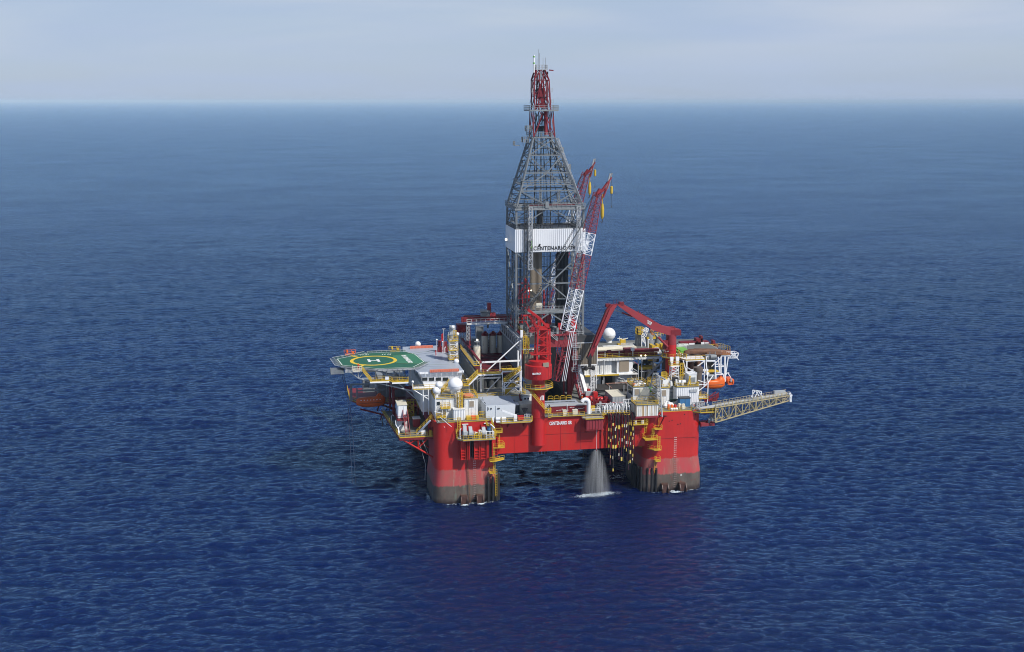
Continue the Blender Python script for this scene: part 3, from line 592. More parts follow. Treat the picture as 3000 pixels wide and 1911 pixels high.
# --- helideck
HZ = 34.0
oct_ = [at('H', *p, z=HZ) for p in ((215, 535), (285, 627), (800, 675), (1300, 655), (1460, 575), (1330, 470), (1195, 430), (655, 452))]
HD = thing('helideck', 'large green eight-sided helicopter deck with a yellow ring and white H', 'helicopter deck', (-15.5, 26, 30))
MB().poly([(p.x, p.y) for p in oct_], HZ - 0.5, HZ).build('deck_plate', GREEN, HD)
cx_ = sum(p.x for p in oct_) / 8; cy_ = sum(p.y for p in oct_) / 8
k = MB()
ins = [V((cx_, cy_, 0)) + (V((p.x, p.y, 0)) - V((cx_, cy_, 0))) * 0.985 for p in oct_]; inn = [V((cx_, cy_, 0)) + (V((p.x, p.y, 0)) - V((cx_, cy_, 0))) * 0.966 for p in oct_]
for i in range(8):
    a, b, c, d = ins[i], ins[(i + 1) % 8], inn[(i + 1) % 8], inn[i]
    k.add([(p.x, p.y, HZ + .008) for p in (a, b, c, d)], [(0, 1, 2, 3)])
k.build('perimeter_line', WLINE, HD)
rc = at('H', 740, 560, z=HZ); ra = (at('H', 1072, 560, z=HZ) - at('H', 410, 565, z=HZ)).length / 2; rb_ = ra - 0.95
k = MB(); n_ = 64; vs = []
for i in range(n_):
    t = 2 * math.pi * i / n_; vs += [(rc.x + ra * math.cos(t), rc.y + ra * math.sin(t), HZ + .012), (rc.x + rb_ * math.cos(t), rc.y + rb_ * math.sin(t), HZ + .012)]
k.add(vs, [(2 * i, 2 * ((i + 1) % n_), 2 * ((i + 1) % n_) + 1, 2 * i + 1) for i in range(n_)])
for (p, q, ww) in (((420, 490), (545, 520), .8), ((620, 615), (535, 655), .8)):
    a, b = at('H', *p, z=HZ), at('H', *q, z=HZ); d = (b - a).normalized(); s_ = V((-d.y, d.x, 0)) * ww / 2
    k.add([(p_.x, p_.y, HZ + .014) for p_ in (a - s_, b - s_, b + s_, a + s_)], [(0, 1, 2, 3)])
k.build('yellow_ring', YLINE, HD)
k = MB()
A1, B1, C1, D1 = [at('H', *p, z=HZ) for p in ((690, 580), (665, 540), (795, 540), (820, 577))]
def flat(k, a, b, w_, z): 
    d = (b - a).normalized(); s_ = V((-d.y, d.x, 0)) * w_ / 2; k.add([(p_.x, p_.y, z) for p_ in (a - s_, b - s_, b + s_, a + s_)], [(0, 1, 2, 3)])
flat(k, A1, B1, 0.75, HZ + .012); flat(k, D1, C1, 0.75, HZ + .012); flat(k, (A1 + B1) / 2, (C1 + D1) / 2, 0.6, HZ + .016); k.build('white_h', WLINE, HD)
k = MB()
for (p, q, ww) in (((940, 500), (1615, 418), .16), ((1020, 595), (1790, 622), .16)):
    a, b = at('H', *p, z=HZ), at('H', *q, z=HZ); flat(k, a, b, 0.22, HZ + .02)
k.build('sector_line', paint('dull_green_line', (0.12, 0.17, 0.06), 0.6, 0.2), HD)
a, b = at('H', 1300, 590, z=HZ), at('H', 1190, 482, z=HZ); rdir = (b - a)
k = MB(); sp_ = [at('H', *p, z=HZ) for p in ((1010, 492), (1300, 458), (1338, 474), (1450, 572), (1385, 604), (1060, 592))]
k.add([(p.x, p.y, HZ + .006) for p in sp_], [tuple(range(6))]); k.build('pale_green_sector', paint('pale_green_deck_paint', (0.045, 0.19, 0.10), 0.6, 0.5, (0.03, 0.13, 0.075), 0.4), HD)
text('deck_name', 'CENTENARIO GR', WLINE, HD, (a.x, a.y, HZ + .03), rdir, (-rdir.y, rdir.x, 0), 1.35, rdir.length, ext=0.005, bold=0.05)
a = at('H', 550, 488, z=HZ); text('deck_number', '19.21', WLINE, HD, (a.x, a.y, HZ + .03), (1, 0, 0), (0.3, 1, 0), 1.0, 2.3, ext=0.005, bold=0.03)
a = at('H', 855, 482, z=HZ); text('deck_number', '11 M', WLINE, HD, (a.x, a.y, HZ + .03), (1, 0, 0), (0.3, 1, 0), 1.3, 2.5, ext=0.005, bold=0.04)
k = MB(); nn_ = MB()
for i in range(8):
    a, b = oct_[i], oct_[(i + 1) % 8]
    if i in (4, 5): continue
    n = V((b.y - a.y, -(b.x - a.x), 0)).normalized()
    if n.dot(V((a.x - cx_, a.y - cy_, 0))) < 0: n = -n
    o0, o1 = a + n * 1.7 + V((0, 0, .15)), b + n * 1.7 + V((0, 0, .15)); k.bar(o0, o1, 0.1); m_ = max(2, int((b - a).length / 1.3))
    for j in range(m_ + 1): k.bar(a.lerp(b, j / m_) + V((0, 0, -.2)), o0.lerp(o1, j / m_), 0.09)
    for j in range(1, 5): nn_.bar(a.lerp(o0, j / 5), b.lerp(o1, j / 5), 0.05)
k.build('net_frame', LGREY, HD); nn_.build('safety_net', paint('green_net', (0.06, 0.13, 0.08), 0.8), HD)
k = MB()
for a, b in zip(oct_, oct_[1:] + oct_[:1]): k.bar(a + V((0, 0, -.35)), b + V((0, 0, -.35)), 0.3, 0.5)
for y in (18, 22, 26, 30, 34): k.box(-25 if y < 34 else -18, -4.5, y - .15, y + .15, 32.6, 33.4)
k.build('edge_beam', LGREY, HD)
k = MB()
for y in (16.8, 33.5):
    k.tube((-24.8, y + 3, 33.3), (-21.5, y + 1.5, 30.8), .18, 8); k.tube((-21.5, y + 1.5, 30.8), (-7, y - 1, 27.2), .2, 8); k.tube((-21.5, y + 1.5, 30.8), (-21.6, y + 1.5, 33.4), .16, 8); k.tube((-21.3, y + 1.5, 30.9), (-19.3, y + 1, 33.4), .14, 8)
    for x in (-17, -14, -10.5, -7.5): k.tube((x, y, 28.8), (x, y, 33.4), .15, 8)
    k.tube((-14, y, 30), (-10.5, y, 33.2), .12, 6); k.tube((-10.5, y, 29), (-5.2, y, 24), .18, 8)
for x in (-14, -8): k.tube((x, 16.8, 29.5), (x, 33.5, 29.5), .15, 6)
k.build('support_truss', LGREY, HD)
wk = [at('H', 690, 850, v=15.2), at('H', 960, 832, v=15.2), at('H', 1000, 862, v=15.2), at('H', 1230, 850, v=15.2)]
for (x0, x1, z) in ((wk[0].x, wk[1].x, wk[0].z), (wk[2].x, wk[3].x, wk[3].z)):
    platform('access_walkway', [(x0, 15.2), (x1, 15.2), (x1, 16.8), (x0, 16.8)], z, 0.14, YEL, HD)
    MB().box(x0, x1, 15.05, 15.2, z - .55, z - .16).build('walkway_beam', WHITE2, HD)
k = MB(); p0 = at('H', 585, 660, v=15.2); k.stairs((wk[0].x + .3, 14.7, wk[0].z), (p0.x, 14.7, 33.6), 1.0, (0, 1, 0), .06); k.stairs((wk[2].x + .2, 15.6, wk[3].z), (wk[1].x, 15.6, wk[0].z), .9, (0, 1, 0)); k.build('access_stair', YEL, HD)
p = at('H', 930, 802, v=15.1); MB().box(p.x - .5, p.x + .45, 15.0, 15.15, p.z - .5, p.z + .45).build('notice_board', WHITE2, HD)
k = MB(); pp = [at('H', x, 690, v=16.2) for x in (445, 570)]; k.box(pp[0].x, pp[1].x, 15.0, 16.8, pp[0].z - .3, pp[0].z); k.rail([(pp[0].x, 16.8, pp[0].z), (pp[0].x, 15, pp[0].z), (pp[1].x, 15, pp[0].z)], 1.1, .06, .6)
k.build('refuge_basket', CREAM, HD)
for (c, lab_) in ((at('H', 410, 470, z=34.1), 1), (at('H', 1040, 420, z=34.1), 2)):
    k = MB(); k.box(c.x - 1.4, c.x + 1.4, c.y + .2, c.y + 1.0, 33.7, 34.15); k.box(c.x + .6, c.x + 1.2, c.y + .3, c.y + .8, 34.1, 34.8); k.tube((c.x - .8, c.y + .5, 34.5), (c.x - .8, c.y + .5, 35.3), .3, 8); k.rail([(c.x - 1.6, c.y + 1.2, 34), (c.x + 1.6, c.y + 1.2, 34)], 1.1, .05, 1); k.build('fire_monitor_stand', YEL if lab_ == 2 else ORNG, HD)
p = at('H', 200, 660, v=22); k = MB().box(p.x - 1.2, p.x + 2.4, 21, 25, 31.6, 32.6); k.rail([(p.x - 1.2, 25, 31.6), (p.x - 1.2, 21, 31.6), (p.x + 2.4, 21, 31.6)], 1.1, .05, 1.2); k.build('edge_basket', GREY, HD)
# --- domes
def dome(label, c, r, stalk=1.2, sr=None, group='white radome balls', legs=False, cut=-0.75):
    t = thing('radome', label, 'radome', (c[0], c[1], c[2] - stalk - r), group)
    MB().ball(c, r, 28, 1.0, cut).build('ball', WHITE2, t, smooth=True)
    k = MB()
    for i in range(24):
        pass
    ring = [(c[0] + (r + .01) * math.cos(t_), c[1] + (r + .01) * math.sin(t_), c[2] - 0.12 * r) for t_ in [2 * math.pi * i / 28 for i in range(29)]]
    k.path(ring, 0.018 * max(1, r)); k.build('panel_seam', LGREY, t)
    k = MB(); sr = sr or r * 0.45; zb = c[2] + r * cut
    k.lathe((c[0], c[1], 0), [(sr * 1.25, zb - .25), (sr * 1.25, zb + .1)], 16)
    if legs:
        for a in range(3): t_ = 2.1 * a + .5; k.tube((c[0] + sr * .9 * math.cos(t_), c[1] + sr * .9 * math.sin(t_), c[2] - stalk - r), (c[0] + sr * .9 * math.cos(t_), c[1] + sr * .9 * math.sin(t_), zb - .2), .12, 8)
    else: k.lathe((c[0], c[1], 0), [(sr, c[2] - stalk - r), (sr, zb - .2)], 16)
    k.build('pedestal', WHITE2, t, smooth=True)
    return t
p = at('A', 1490, 468, v=5.2); dome('biggest white radome ball, on a tall twin-legged mast in front of the bridge windows', (p.x, 5.2, p.z), 1.95, stalk=p.z - 1.95 - 22.2, sr=.55, legs=True)
p = at('A', 1160, 478, v=8); dome('white radome below the bridge windows, the higher of the two beside the tall radome mast', (p.x, 8, p.z), 1.0, stalk=p.z - 1.0 - 27.6)
p = at('A', 1102, 592, v=6); dome('white radome on a thick round stalk at the corner of the white deckhouse', (p.x, 6, p.z), .95, stalk=p.z - .95 - 27.6, sr=.42)
p = at('A', 620, 412, v=9.6); dome('tiny white dome on the outer end of the bridge walkway railing', (p.x, 9.6, p.z), .36, stalk=p.z - .36 - 29.2, sr=.1)
p = at('H', 1363, 330, v=46); dome('white dome standing behind the far orange roof strip', (p.x, 46, p.z), .85, stalk=max(.2, p.z - .85 - 33.3), sr=.6, cut=-.4)
p = at('E', 258, 1108, v=22); dome('white dome on thin legs behind the roof edge beside the yellow stair tower', (p.x, 22, p.z), .75, stalk=p.z - .75 - 33.3, sr=.4, legs=True)
p = at('H', 1628, 268, v=36); dome('little white ball on a thin pole beside the red flag', (p.x, 36, p.z), .27, stalk=p.z - .27 - 33.3, sr=.07)
p = at('H', 1708, 296, v=36); dome('little white ball on a short pole just right of the flagpole foot', (p.x, 36, p.z), .2, stalk=p.z - .2 - 33.3, sr=.06)
p = at('K', 692, 572, v=50); dome('large white radome alone behind the red pipe deck, under the folded crane arm', (p.x, 50, p.z), 1.98, stalk=p.z - 1.98 - 28.6, sr=.9)
# --- stair and vent tower with yellow landings
T0 = thing('vent_tower', 'slim white lattice tower with stacked yellow landings and a small dome on top', 'tower', (7.5, 24, 30))
ux, uy = at('G', 135, 900, v=25).x, 25
zt = [at('G', 135, y, v=25).z for y in (910, 780, 650)]
k = MB(); k.lattice((ux, uy, zt[0] - 3), (ux, uy, zt[2] + .3), 2.2, 2.2, 6, .12, .06); k.build('frame', WHITE2, T0)
MB().box(ux - .8, ux + .5, uy - .3, uy + .9, zt[0] - 3, zt[2]).build('duct', CREAM, T0)
for z in zt: platform('landing', [(ux - 1.4, uy - 1.4), (ux + 1.2, uy - 1.4), (ux + 1.2, uy + 1.4), (ux - 1.4, uy + 1.4)], z, .2, YEL, T0)
k = MB().box(ux - .9, ux + .7, uy + .2, uy + 1.2, zt[2], zt[2] + 3.9); k.tube((ux - 1.3, uy, zt[2]), (ux - 1.3, uy, zt[2] + 2.2), .1); k.bar((ux - 1.5, uy, zt[2] + 1.5), (ux + 1.6, uy, zt[2] + 1.6), .12); k.build('cabinet', LGREY, T0)
MB().ball((ux - .1, uy - .2, zt[2] + 3.6), .5, 16).build('dome', WHITE2, T0, smooth=True)
MB().ball((ux + 1.2, uy - .2, zt[2] + 1.6), .5, 16).build('dome', WHITE2, T0, smooth=True)
MB().ladder((ux + .3, uy - 1.2, zt[2]), (ux + .3, uy - 1.2, zt[2] + 2.9), .6, (1, 0, 0), .06, True).build('ladder', YEL, T0)
# mast + flag, red roof machinery, people
t = thing('flagpole', 'thin white flagpole flying a limp red flag', 'flagpole', (4.6, 36, 33.3)); p = at('H', 1725, 115, v=36); k = MB().tube((p.x, 36, 33.3), (p.x, 36, p.z), .08, 6, .05); k.bar((p.x - .5, 36, p.z), (p.x + .5, 36, p.z), .1); k.build('pole', WHITE2, t)
k = MB(); x_, z_ = p.x - .12, p.z - 1.2; vs = []; 
for i in range(7):
    for j in range(3): vs.append((x_ - .28 * j - .05 * math.sin(i), 36 - .12 * math.sin(i * .9 + j), z_ - i * .36 - .16 * j))
k.add(vs + [(a, b - .03, c) for a, b, c in vs], [(3 * i + j, 3 * i + j + 1, 3 * i + j + 4, 3 * i + j + 3) for i in range(6) for j in range(2)] + [(21 + 3 * i + j, 21 + 3 * i + j + 3, 21 + 3 * i + j + 4, 21 + 3 * i + j + 1) for i in range(6) for j in range(2)]); k.build('flag', CRANE, t)
t = thing('foam_skid', 'dark red firefighting skid of tanks and pipes on the roof edge beside the helicopter deck', 'equipment skid', (4, 38, 33.3))
k = MB(); k.box(2.6, 5.6, 37, 39.4, 33.4, 34.8); k.tube((3.2, 37.6, 34.8), (3.2, 37.6, 36.6), .5, 10); k.box(4.2, 5.4, 37.4, 38.6, 34.8, 36.2); k.build('tank_box', REDD, t)
k = MB(); k.path([(5.4, 36.5, 33.7), (6.0, 31, 33.8), (6.1, 24, 33.8)], .3, 8); k.path([(5.0, 36, 34.1), (5.6, 30, 34.2)], .18, 6); k.build('pipe_run', RED2, t)
k = MB(); k.path([(5.3, 33, 33.4), (5.3, 33, 35.4), (5.6, 33, 35.7), (5.9, 33, 35.3)], .12); k.path([(4.4, 35, 33.4), (4.4, 35, 35.0), (4.7, 35, 35.3)], .12); k.build('vent_pipe', WHITE2, t)
def person(label, loc, rz, cloth, helmet=WHITE2, lean=0.0, arms=((.25, .1), (-.25, -.1)), step=.16, group='crew on deck'):
    t = thing('person', label, 'person', loc, group)
    J = {'p': (0, 0, .95), 'c': (lean * .5, 0, 1.25), 's': (lean, 0, 1.46), 'n': (lean * 1.05, 0, 1.55), 'h': (lean * 1.15, 0, 1.68), 'h2': (lean * 1.15, 0, 1.76),
         'ls': (lean, .2, 1.43), 'le': (lean + arms[0][0], .27, 1.16), 'lw': (lean + arms[0][0] + .12, .26, .92), 'lh': (lean + arms[0][0] + .15, .26, .83),
         'rs': (lean, -.2, 1.43), 're': (lean + arms[1][0], -.27, 1.16), 'rw': (lean + arms[1][0] + .1, -.26, .92), 'rh': (lean + arms[1][0] + .13, -.26, .83),
         'lk': (step, .1, .5), 'la': (step * .9, .11, .09), 'lt': (step * .9 + .16, .11, .04), 'rk': (-step * .5, -.1, .5), 'ra': (-step * 1.3, -.11, .09), 'rt': (-step * 1.3 + .16, -.11, .04), 'lp': (0, .1, .92), 'rp': (0, -.1, .92)}
    rad = {'p': .15, 'c': .15, 's': .14, 'n': .06, 'h': .10, 'h2': .08, 'ls': .07, 'le': .055, 'lw': .04, 'lh': .045, 'rs': .07, 're': .055, 'rw': .04, 'rh': .045, 'lk': .075, 'la': .05, 'lt': .045, 'rk': .075, 'ra': .05, 'rt': .045, 'lp': .10, 'rp': .10}
    names = list(J); E_ = [('p', 'c'), ('c', 's'), ('s', 'n'), ('n', 'h'), ('h', 'h2'), ('s', 'ls'), ('ls', 'le'), ('le', 'lw'), ('lw', 'lh'), ('s', 'rs'), ('rs', 're'), ('re', 'rw'), ('rw', 'rh'), ('p', 'lp'), ('lp', 'lk'), ('lk', 'la'), ('la', 'lt'), ('p', 'rp'), ('rp', 'rk'), ('rk', 'ra'), ('ra', 'rt')]
    me = bpy.data.meshes.new('body'); me.from_pydata([J[n] for n in names], [(names.index(a), names.index(b)) for a, b in E_], []); me.update()
    o = bpy.data.objects.new('body', me); COL.objects.link(o); md = o.modifiers.new('s', 'SKIN')
    for i, n in enumerate(names): me.skin_vertices[0].data[i].radius = (rad[n], rad[n])
    me.skin_vertices[0].data[0].use_root = True
    o.modifiers.new('u', 'SUBSURF').levels = 1; bpy.context.view_layer.update()
    m2 = bpy.data.meshes.new_from_object(o.evaluated_get(bpy.context.evaluated_depsgraph_get())); bpy.data.objects.remove(o)
    m2.materials.clear(); m2.materials.append(cloth); m2.materials.append(SKIN); m2.name = 'body'
    for f in m2.polygons: f.material_index = 1 if (f.center.z > 1.57 or (abs(f.center.y) > .2 and f.center.z < .9 and f.center.z > .7)) else 0
    o = bpy.data.objects.new('body', m2); COL.objects.link(o); o.parent = t
    k = MB().lathe((0, 0, 0), [(.17, 1.72), (.125, 1.74), (.12, 1.80), (.08, 1.86), (.02, 1.885)], 14); k.build('helmet', helmet, t, True, base=(0, 0, 0))
    t.rotation_euler = (0, 0, rz); return t
SKIN = paint('skin', (0.35, 0.19, 0.12), 0.6, 0.1)
COVR = paint('red_coverall', (0.55, 0.03, 0.02), 0.8, 0.2); COVO = paint('orange_coverall', (0.85, 0.16, 0.02), 0.8, 0.2)
p = at('H', 1617, 485, z=33.4); person('person in red coveralls walking on the blue-grey roof near the red skid', (p.x, p.y, 33.38), R(200), COVR, lean=.05)
p = at('C', 805, 745, z=22.1); person('person in bright orange coveralls standing at the foot of the tall red riser frame', (p.x, p.y, 22.08), R(250), COVO)
p = at('H', 527, 700, v=15.9); person('person in red coveralls in the basket at the near edge of the green deck', (p.x, 15.9, pp[0].z), R(270), COVR, helmet=YEL)
# --- deckhouses on the near left corner
h = house('deckhouse', 'low white ribbed deckhouse at the near left corner under two small radomes', 'deckhouse', -2.4, 3.1, 4.4, 12.4, 22.06, 27.5, WHITE, [(-1.9, -1.1, 25.9, 26.8)], .9)
k = MB(); k.path([(-2.0, 4.1, 24.4), (2.4, 4.1, 24.4), (2.9, 4.1, 24.9), (2.9, 4.1, 30)], .09); k.build('pipe', LGREY, h)
for (zz1, xx) in ((25.3, -1.0), (22.9, -2.2)):
    platform('side_landing', [(xx, 4.4), (xx, 2.9), (xx + 2.5, 2.9), (xx + 2.5, 4.4)], zz1, .2, YEL, h)
k = MB()
for x, z1_ in ((-2.4, 28.6), (-.6, 27), (.4, 27.5)): k.tube((x, 3.2, 22), (x, 3.2, z1_), .07)
k.bar((-3.0, 1.2, 25.0), (-.6, 2.6, 24.0), .28, .12); k.bar((-1.4, 1.6, 23.2), (1.2, -1.0, 21.2), .12); k.bar((-2.0, 1.9, 22.3), (-.4, .2, 20.8), .12); k.build('outrigger', WHITE2, h)
h = house('ribbed_container', 'white corrugated container with a bare top standing before the ribbed deckhouse', 'container', 2.3, 5.2, 2.2, 4.2, 22.08, 25.0, WHITE2, (), .42, False, WHITE, ribd=.14)
h = house('control_cabin', 'tall white cabin with one tan window and an orange-red round lid on its roof', 'cabin', 5.3, 8.9, 3.4, 9.0, 22.08, 27.5, WHITE, [(6.6, 7.8, 25.3, 26.8)], 1.0, winmat=TAN)
MB().lathe((6.6, 5.0, 27.56), [(1.4, 0), (1.4, .55), (1.0, .8), (.1, .85)], 20).build('round_lid', ORSTR, h, smooth=True)
t = thing('ladder_tower', 'yellow caged ladder tower between two white deckhouses', 'ladder tower', (4.1, 4.0, 22.1)); MB().ladder((4.3, 3.5, 23), (4.3, 3.5, 29.2), .7, (1, 0, 0), .08, True).build('ladder', YEL, t); k = MB().lattice((4.2, 4.6, 22.1), (4.2, 4.6, 28.8), 1.3, 1.3, 5, .08, .05); k.build('frame', YEL, t)
for i, (a, b) in enumerate(((5.6, 6.9), (6.95, 8.1), (8.15, 8.9))):
    z_ = 22.08; k = MB().box(a, b - .06, 1.6, 2.8, z_, z_ + 1.0); k.ribs(a, b, 1.6, z_, z_ + .95, .3, .06); o = k.build('yellow_crate', YEL if i != 1 else ORNG, None, base=((a + b) / 2, 2.2, z_)); tag(o, ['yellow crate, leftmost of the row of three in front of the tall white cabin', 'orange crate in the middle of the row in front of the tall white cabin', 'small yellow crate ending the row in front of the tall white cabin'][i], 'crate', 'crates before the white cabin')
# --- lower left deck: portal, stacked cabins, stairs, boxes
t = thing('portal_frame', 'dark red portal frame towering over the lower left deck', 'gantry frame', (-8, 28, SPZ))
k = MB(); k.tube((-11.3, 27, SPZ), (-11.3, 27, 25.6), .4, 10); k.tube((-4.4, 27, SPZ), (-4.4, 27, 25.6), .35, 10); k.tube((-11.6, 27, 25.6), (-4.2, 27, 25.6), .38, 10); k.tube((-11.3, 27, 25.6), (-11.6, 36, 25.4), .3, 8); k.tube((-11.5, 36, SPZ), (-11.5, 36, 25.4), .3, 8); k.tube((-11.3, 27.2, 21.5), (-5, 27.2, 21.5), .14, 6); k.build('frame', REDD, t, smooth=True)
k = MB(); k.rail([(-10.4, 25, 21.2), (-5.0, 25, 21.2), (-5, 21, 21.2)], 1.4, .06, .9); k.lattice((-6.8, 24, SPZ), (-6.8, 24, 22.2), 1.6, 1.6, 4, .09, .06); k.build('yellow_basket', YEL, t)
t = thing('winch_pump', 'dim red pumps and motors clustered under the dark red portal frame', 'machinery', (-7.5, 31, SPZ))
k = MB(); random.seed(5)
for i in range(9): x, y = random.uniform(-10, -5.2), random.uniform(28, 33); k.box(x, x + random.uniform(.5, 1.4), y, y + 1, SPZ, SPZ + random.uniform(.8, 4.2))
k.build('motor', REDD, t)
t = house('lower_cabin', 'small white cabin with a dark window below the cream-roofed box on the lower left deck', 'cabin', -11.6, -9.2, 10.6, 15, SPZ + .1, SPZ + 3.0, WHITE, [(-10.6, -9.9, SPZ + 1.7, SPZ + 2.4)], 0, False)
t = house('upper_cabin', 'white cream-roofed cabin raised on a red platform above the lower left deck', 'cabin', -11.8, -9.4, 9.0, 14.2, SPZ + 3.9, SPZ + 7.6, WHITE2, (), 1.2, False, CREAM)
platform('platform', [(-12.1, 7.8), (-9.0, 7.8), (-9.0, 14.6), (-12.1, 14.6)], SPZ + 3.7, .25, RED2, t, kerbmat=REDD)
MB().stairs((-9.6, 5.6, SPZ + .1), (-9.9, 9.0, SPZ + 5.2), 1.2, (1, 0, 0), .06, tread=.35).build('stair', RED2, t)
t = house('red_locker', 'dark red locker with a pale top on the lower left deck', 'locker', -7.2, -5.4, 13.6, 16, SPZ + .05, SPZ + 2.4, RED2, (), 0, False, WHITE)
t = thing('grey_stair', 'white-sided stair with yellow rails rising from the lower left deck to the main deck', 'stair', (-6.4, 7, SPZ)); MB().stairs((-7.0, 7.0, SPZ + .1), (-3.6, 4.6, 22.0), 1.0, (.4, 1, 0), .06).build('flight', YEL, t); MB().bar((-7.1, 6.4, SPZ + .0), (-3.7, 4.0, 21.9), .12, .5).build('side_plate', WHITE2, t)
k = MB().box(-6.1, -4.8, 5.6, 6.5, SPZ + .06, SPZ + 1.2); k.box(-6.0, -4.9, 5.5, 5.6, SPZ + .3, SPZ + 1.0); o = k.build('white_box', WHITE2, None, base=(-5.4, 6, SPZ)); tag(o, 'small white box behind the yellow railing of the lower left deck', 'box')
k = MB(); k.box(-3.4, -3.0, 4.6, 5.0, SPZ, SPZ + 2.2); k.path([(-4.2, 4.8, SPZ), (-4.2, 4.8, SPZ + 3.2), (-3.6, 4.8, SPZ + 4.2), (-3.2, 4.8, SPZ + 4.4)], .12); k.path([(-3.7, 4.8, SPZ), (-3.7, 4.8, SPZ + 2.8), (-3.3, 4.8, SPZ + 3.6)], .12); o = k.build('red_pipe', REDD, None, base=(-3.8, 4.8, SPZ)); tag(o, 'bent dark red pipes beside the near left leg on the lower deck', 'pipes')
k = MB(); k.path([at('S', 165, 395, v=7), at('S', 170, 450, v=7), at('S', 200, 500, v=5.5), at('S', 205, 570, v=5)], .13); k.path([at('S', 225, 455, v=6), at('S', 200, 480, v=6), at('S', 215, 560, v=5)], .13); k.path([(-12.8, 18, SPZ), (-12.8, 18, SPZ + 2.3), (-12.4, 18, SPZ + 2.7), (-12.1, 18, SPZ + 2.3)], .11); o = k.build('white_pipe', WHITE2, None, base=(-12, 6, SPZ)); tag(o, 'bent white pipes at the outer corner of the lower left deck', 'pipes')
t = thing('lifebuoy_rack', 'small yellow rack at the right end of the lower left deck railing', 'rack', (-3.6, 4.4, SPZ)); k = MB().box(-4.0, -3.4, 4.25, 4.6, SPZ, SPZ + 1.5); k.box(-3.9, -3.5, 4.1, 4.26, SPZ + .3, SPZ + 1.2); k.build('rack_body', YEL, t)
# --- lifeboat builder
def lifeboat(label, c, L_, W_, H_2, mat, rz=0, group='enclosed orange lifeboats', ports=7):
    t = thing('lifeboat', label, 'lifeboat', c, group); NS, NP = 17, 16
    def shape(k, top):
        vs = []; fs = []
        for i in range(NS):
            s = -1 + 2 * i / (NS - 1); f = (1 - abs(s) ** 3.2) ** 0.55 if abs(s) < 1 else 0; f = max(f, .12); keel = -H_2 * .42 * (1 - .55 * abs(s) ** 3); zt_ = H_2 * (.38 if s < .35 else .38 + .20 * min(1, (s - .35) / .12)) * (1 - .45 * abs(s) ** 6)
            for j in range(NP + 1):
                a = math.pi * j / NP; wy = W_ / 2 * f
                if top: y = math.cos(a); z = math.sin(a); vs.append((s * L_ / 2, wy * (abs(y) ** .62) * (1 if y > 0 else -1), zt_ * (z ** .62)))
                else: y = math.cos(a); z = math.sin(a); vs.append((s * L_ / 2, wy * 1.04 * (abs(y) ** .8) * (1 if y > 0 else -1), keel * (z ** .8)))
        for i in range(NS - 1):
            for j in range(NP):
                q = (i * (NP + 1) + j, (i + 1) * (NP + 1) + j, (i + 1) * (NP + 1) + j + 1, i * (NP + 1) + j + 1); fs.append(q if not top else q[::-1])
        fs += [tuple(range(NP + 1)), tuple(range((NS - 1) * (NP + 1), NS * (NP + 1)))[::-1]]
        k.add([V((x, y, z)) + V(c) for x, y, z in vs], fs); return k
    shape(MB(), False).build('hull', mat, t, True); cn = shape(MB(), True).build('canopy', mat, t, True)
    k = MB(); k.path([(c[0] - L_ / 2 * .97 + L_ * .97 * i / 16, c[1] - W_ / 2 * 1.06 * (max(.12, (1 - abs(-1 + 2 * i / 16) ** 3.2)) ** .55 if abs(-1 + 2 * i / 16) < 1 else .12), c[2] - .02) for i in range(17)], .06); k.build('fender', BLACK, t)
    for i in range(ports): x = c[0] - L_ * .36 + i * L_ * .11; MB().box(x, x + .3, c[1] - W_ / 2 * .96, c[1] - W_ / 2 * .8, c[2] + H_2 * .20, c[2] + H_2 * .25).build('porthole', WHITE2, cn)
    MB().box(c[0] + L_ * .27, c[0] + L_ * .36, c[1] - W_ * .2, c[1] + W_ * .2, c[2] + H_2 * .5, c[2] + H_2 * .64).build('hatch', mat, cn)
    t.rotation_euler = (0, 0, rz); return t
lifeboat('dark orange enclosed lifeboat hanging at the far left below the green deck', (-16.8, 40.2, 18.8), 8.3, 3.0, 3.7, ORND)
t = thing('lifeboat_davit', 'grey lifeboat davit frame holding the dark orange boat at the left', 'davit', (-17, 42, 18.4))
k = MB(); k.bar((-22.2, 43.5, 18.4), (-22.2, 43.5, 23.6), .7); k.bar((-22.2, 43.5, 23.4), (-13, 43.5, 23.2), .45); k.bar((-20.6, 41.6, 17.9), (-20.6, 41.6, 22.6), .4); k.bar((-20.8, 41.6, 21.9), (-12.5, 41.6, 21.8), .42); k.bar((-13.0, 42.0, 18.4), (-13.0, 42.0, 22), .35); k.tube((-12.0, 41, 18.0), (-12.0, 41, 25.5), .16); k.tube((-12, 41, 22.5), (-9, 41, 25.3), .14); k.build('davit_frame', GREY, t)
k = MB().box(-16.8, -14.8, 42.5, 44, 22.3, 24.2); k.box(-16.6, -15.8, 42.3, 42.5, 22.6, 23.9); k.build('winch_box', LGREY, t)
k = MB(); k.box(-18.5, -15, 47, 50, 20, 23.8); k.box(-14, -6, 46, 56, 18.5, 24.2); k.build('deck_store', GREY, t)
o = MB().box(-10.8, -9.8, 41.2, 41.4, 19.5, 20.9).build('notice', WHITE, t)
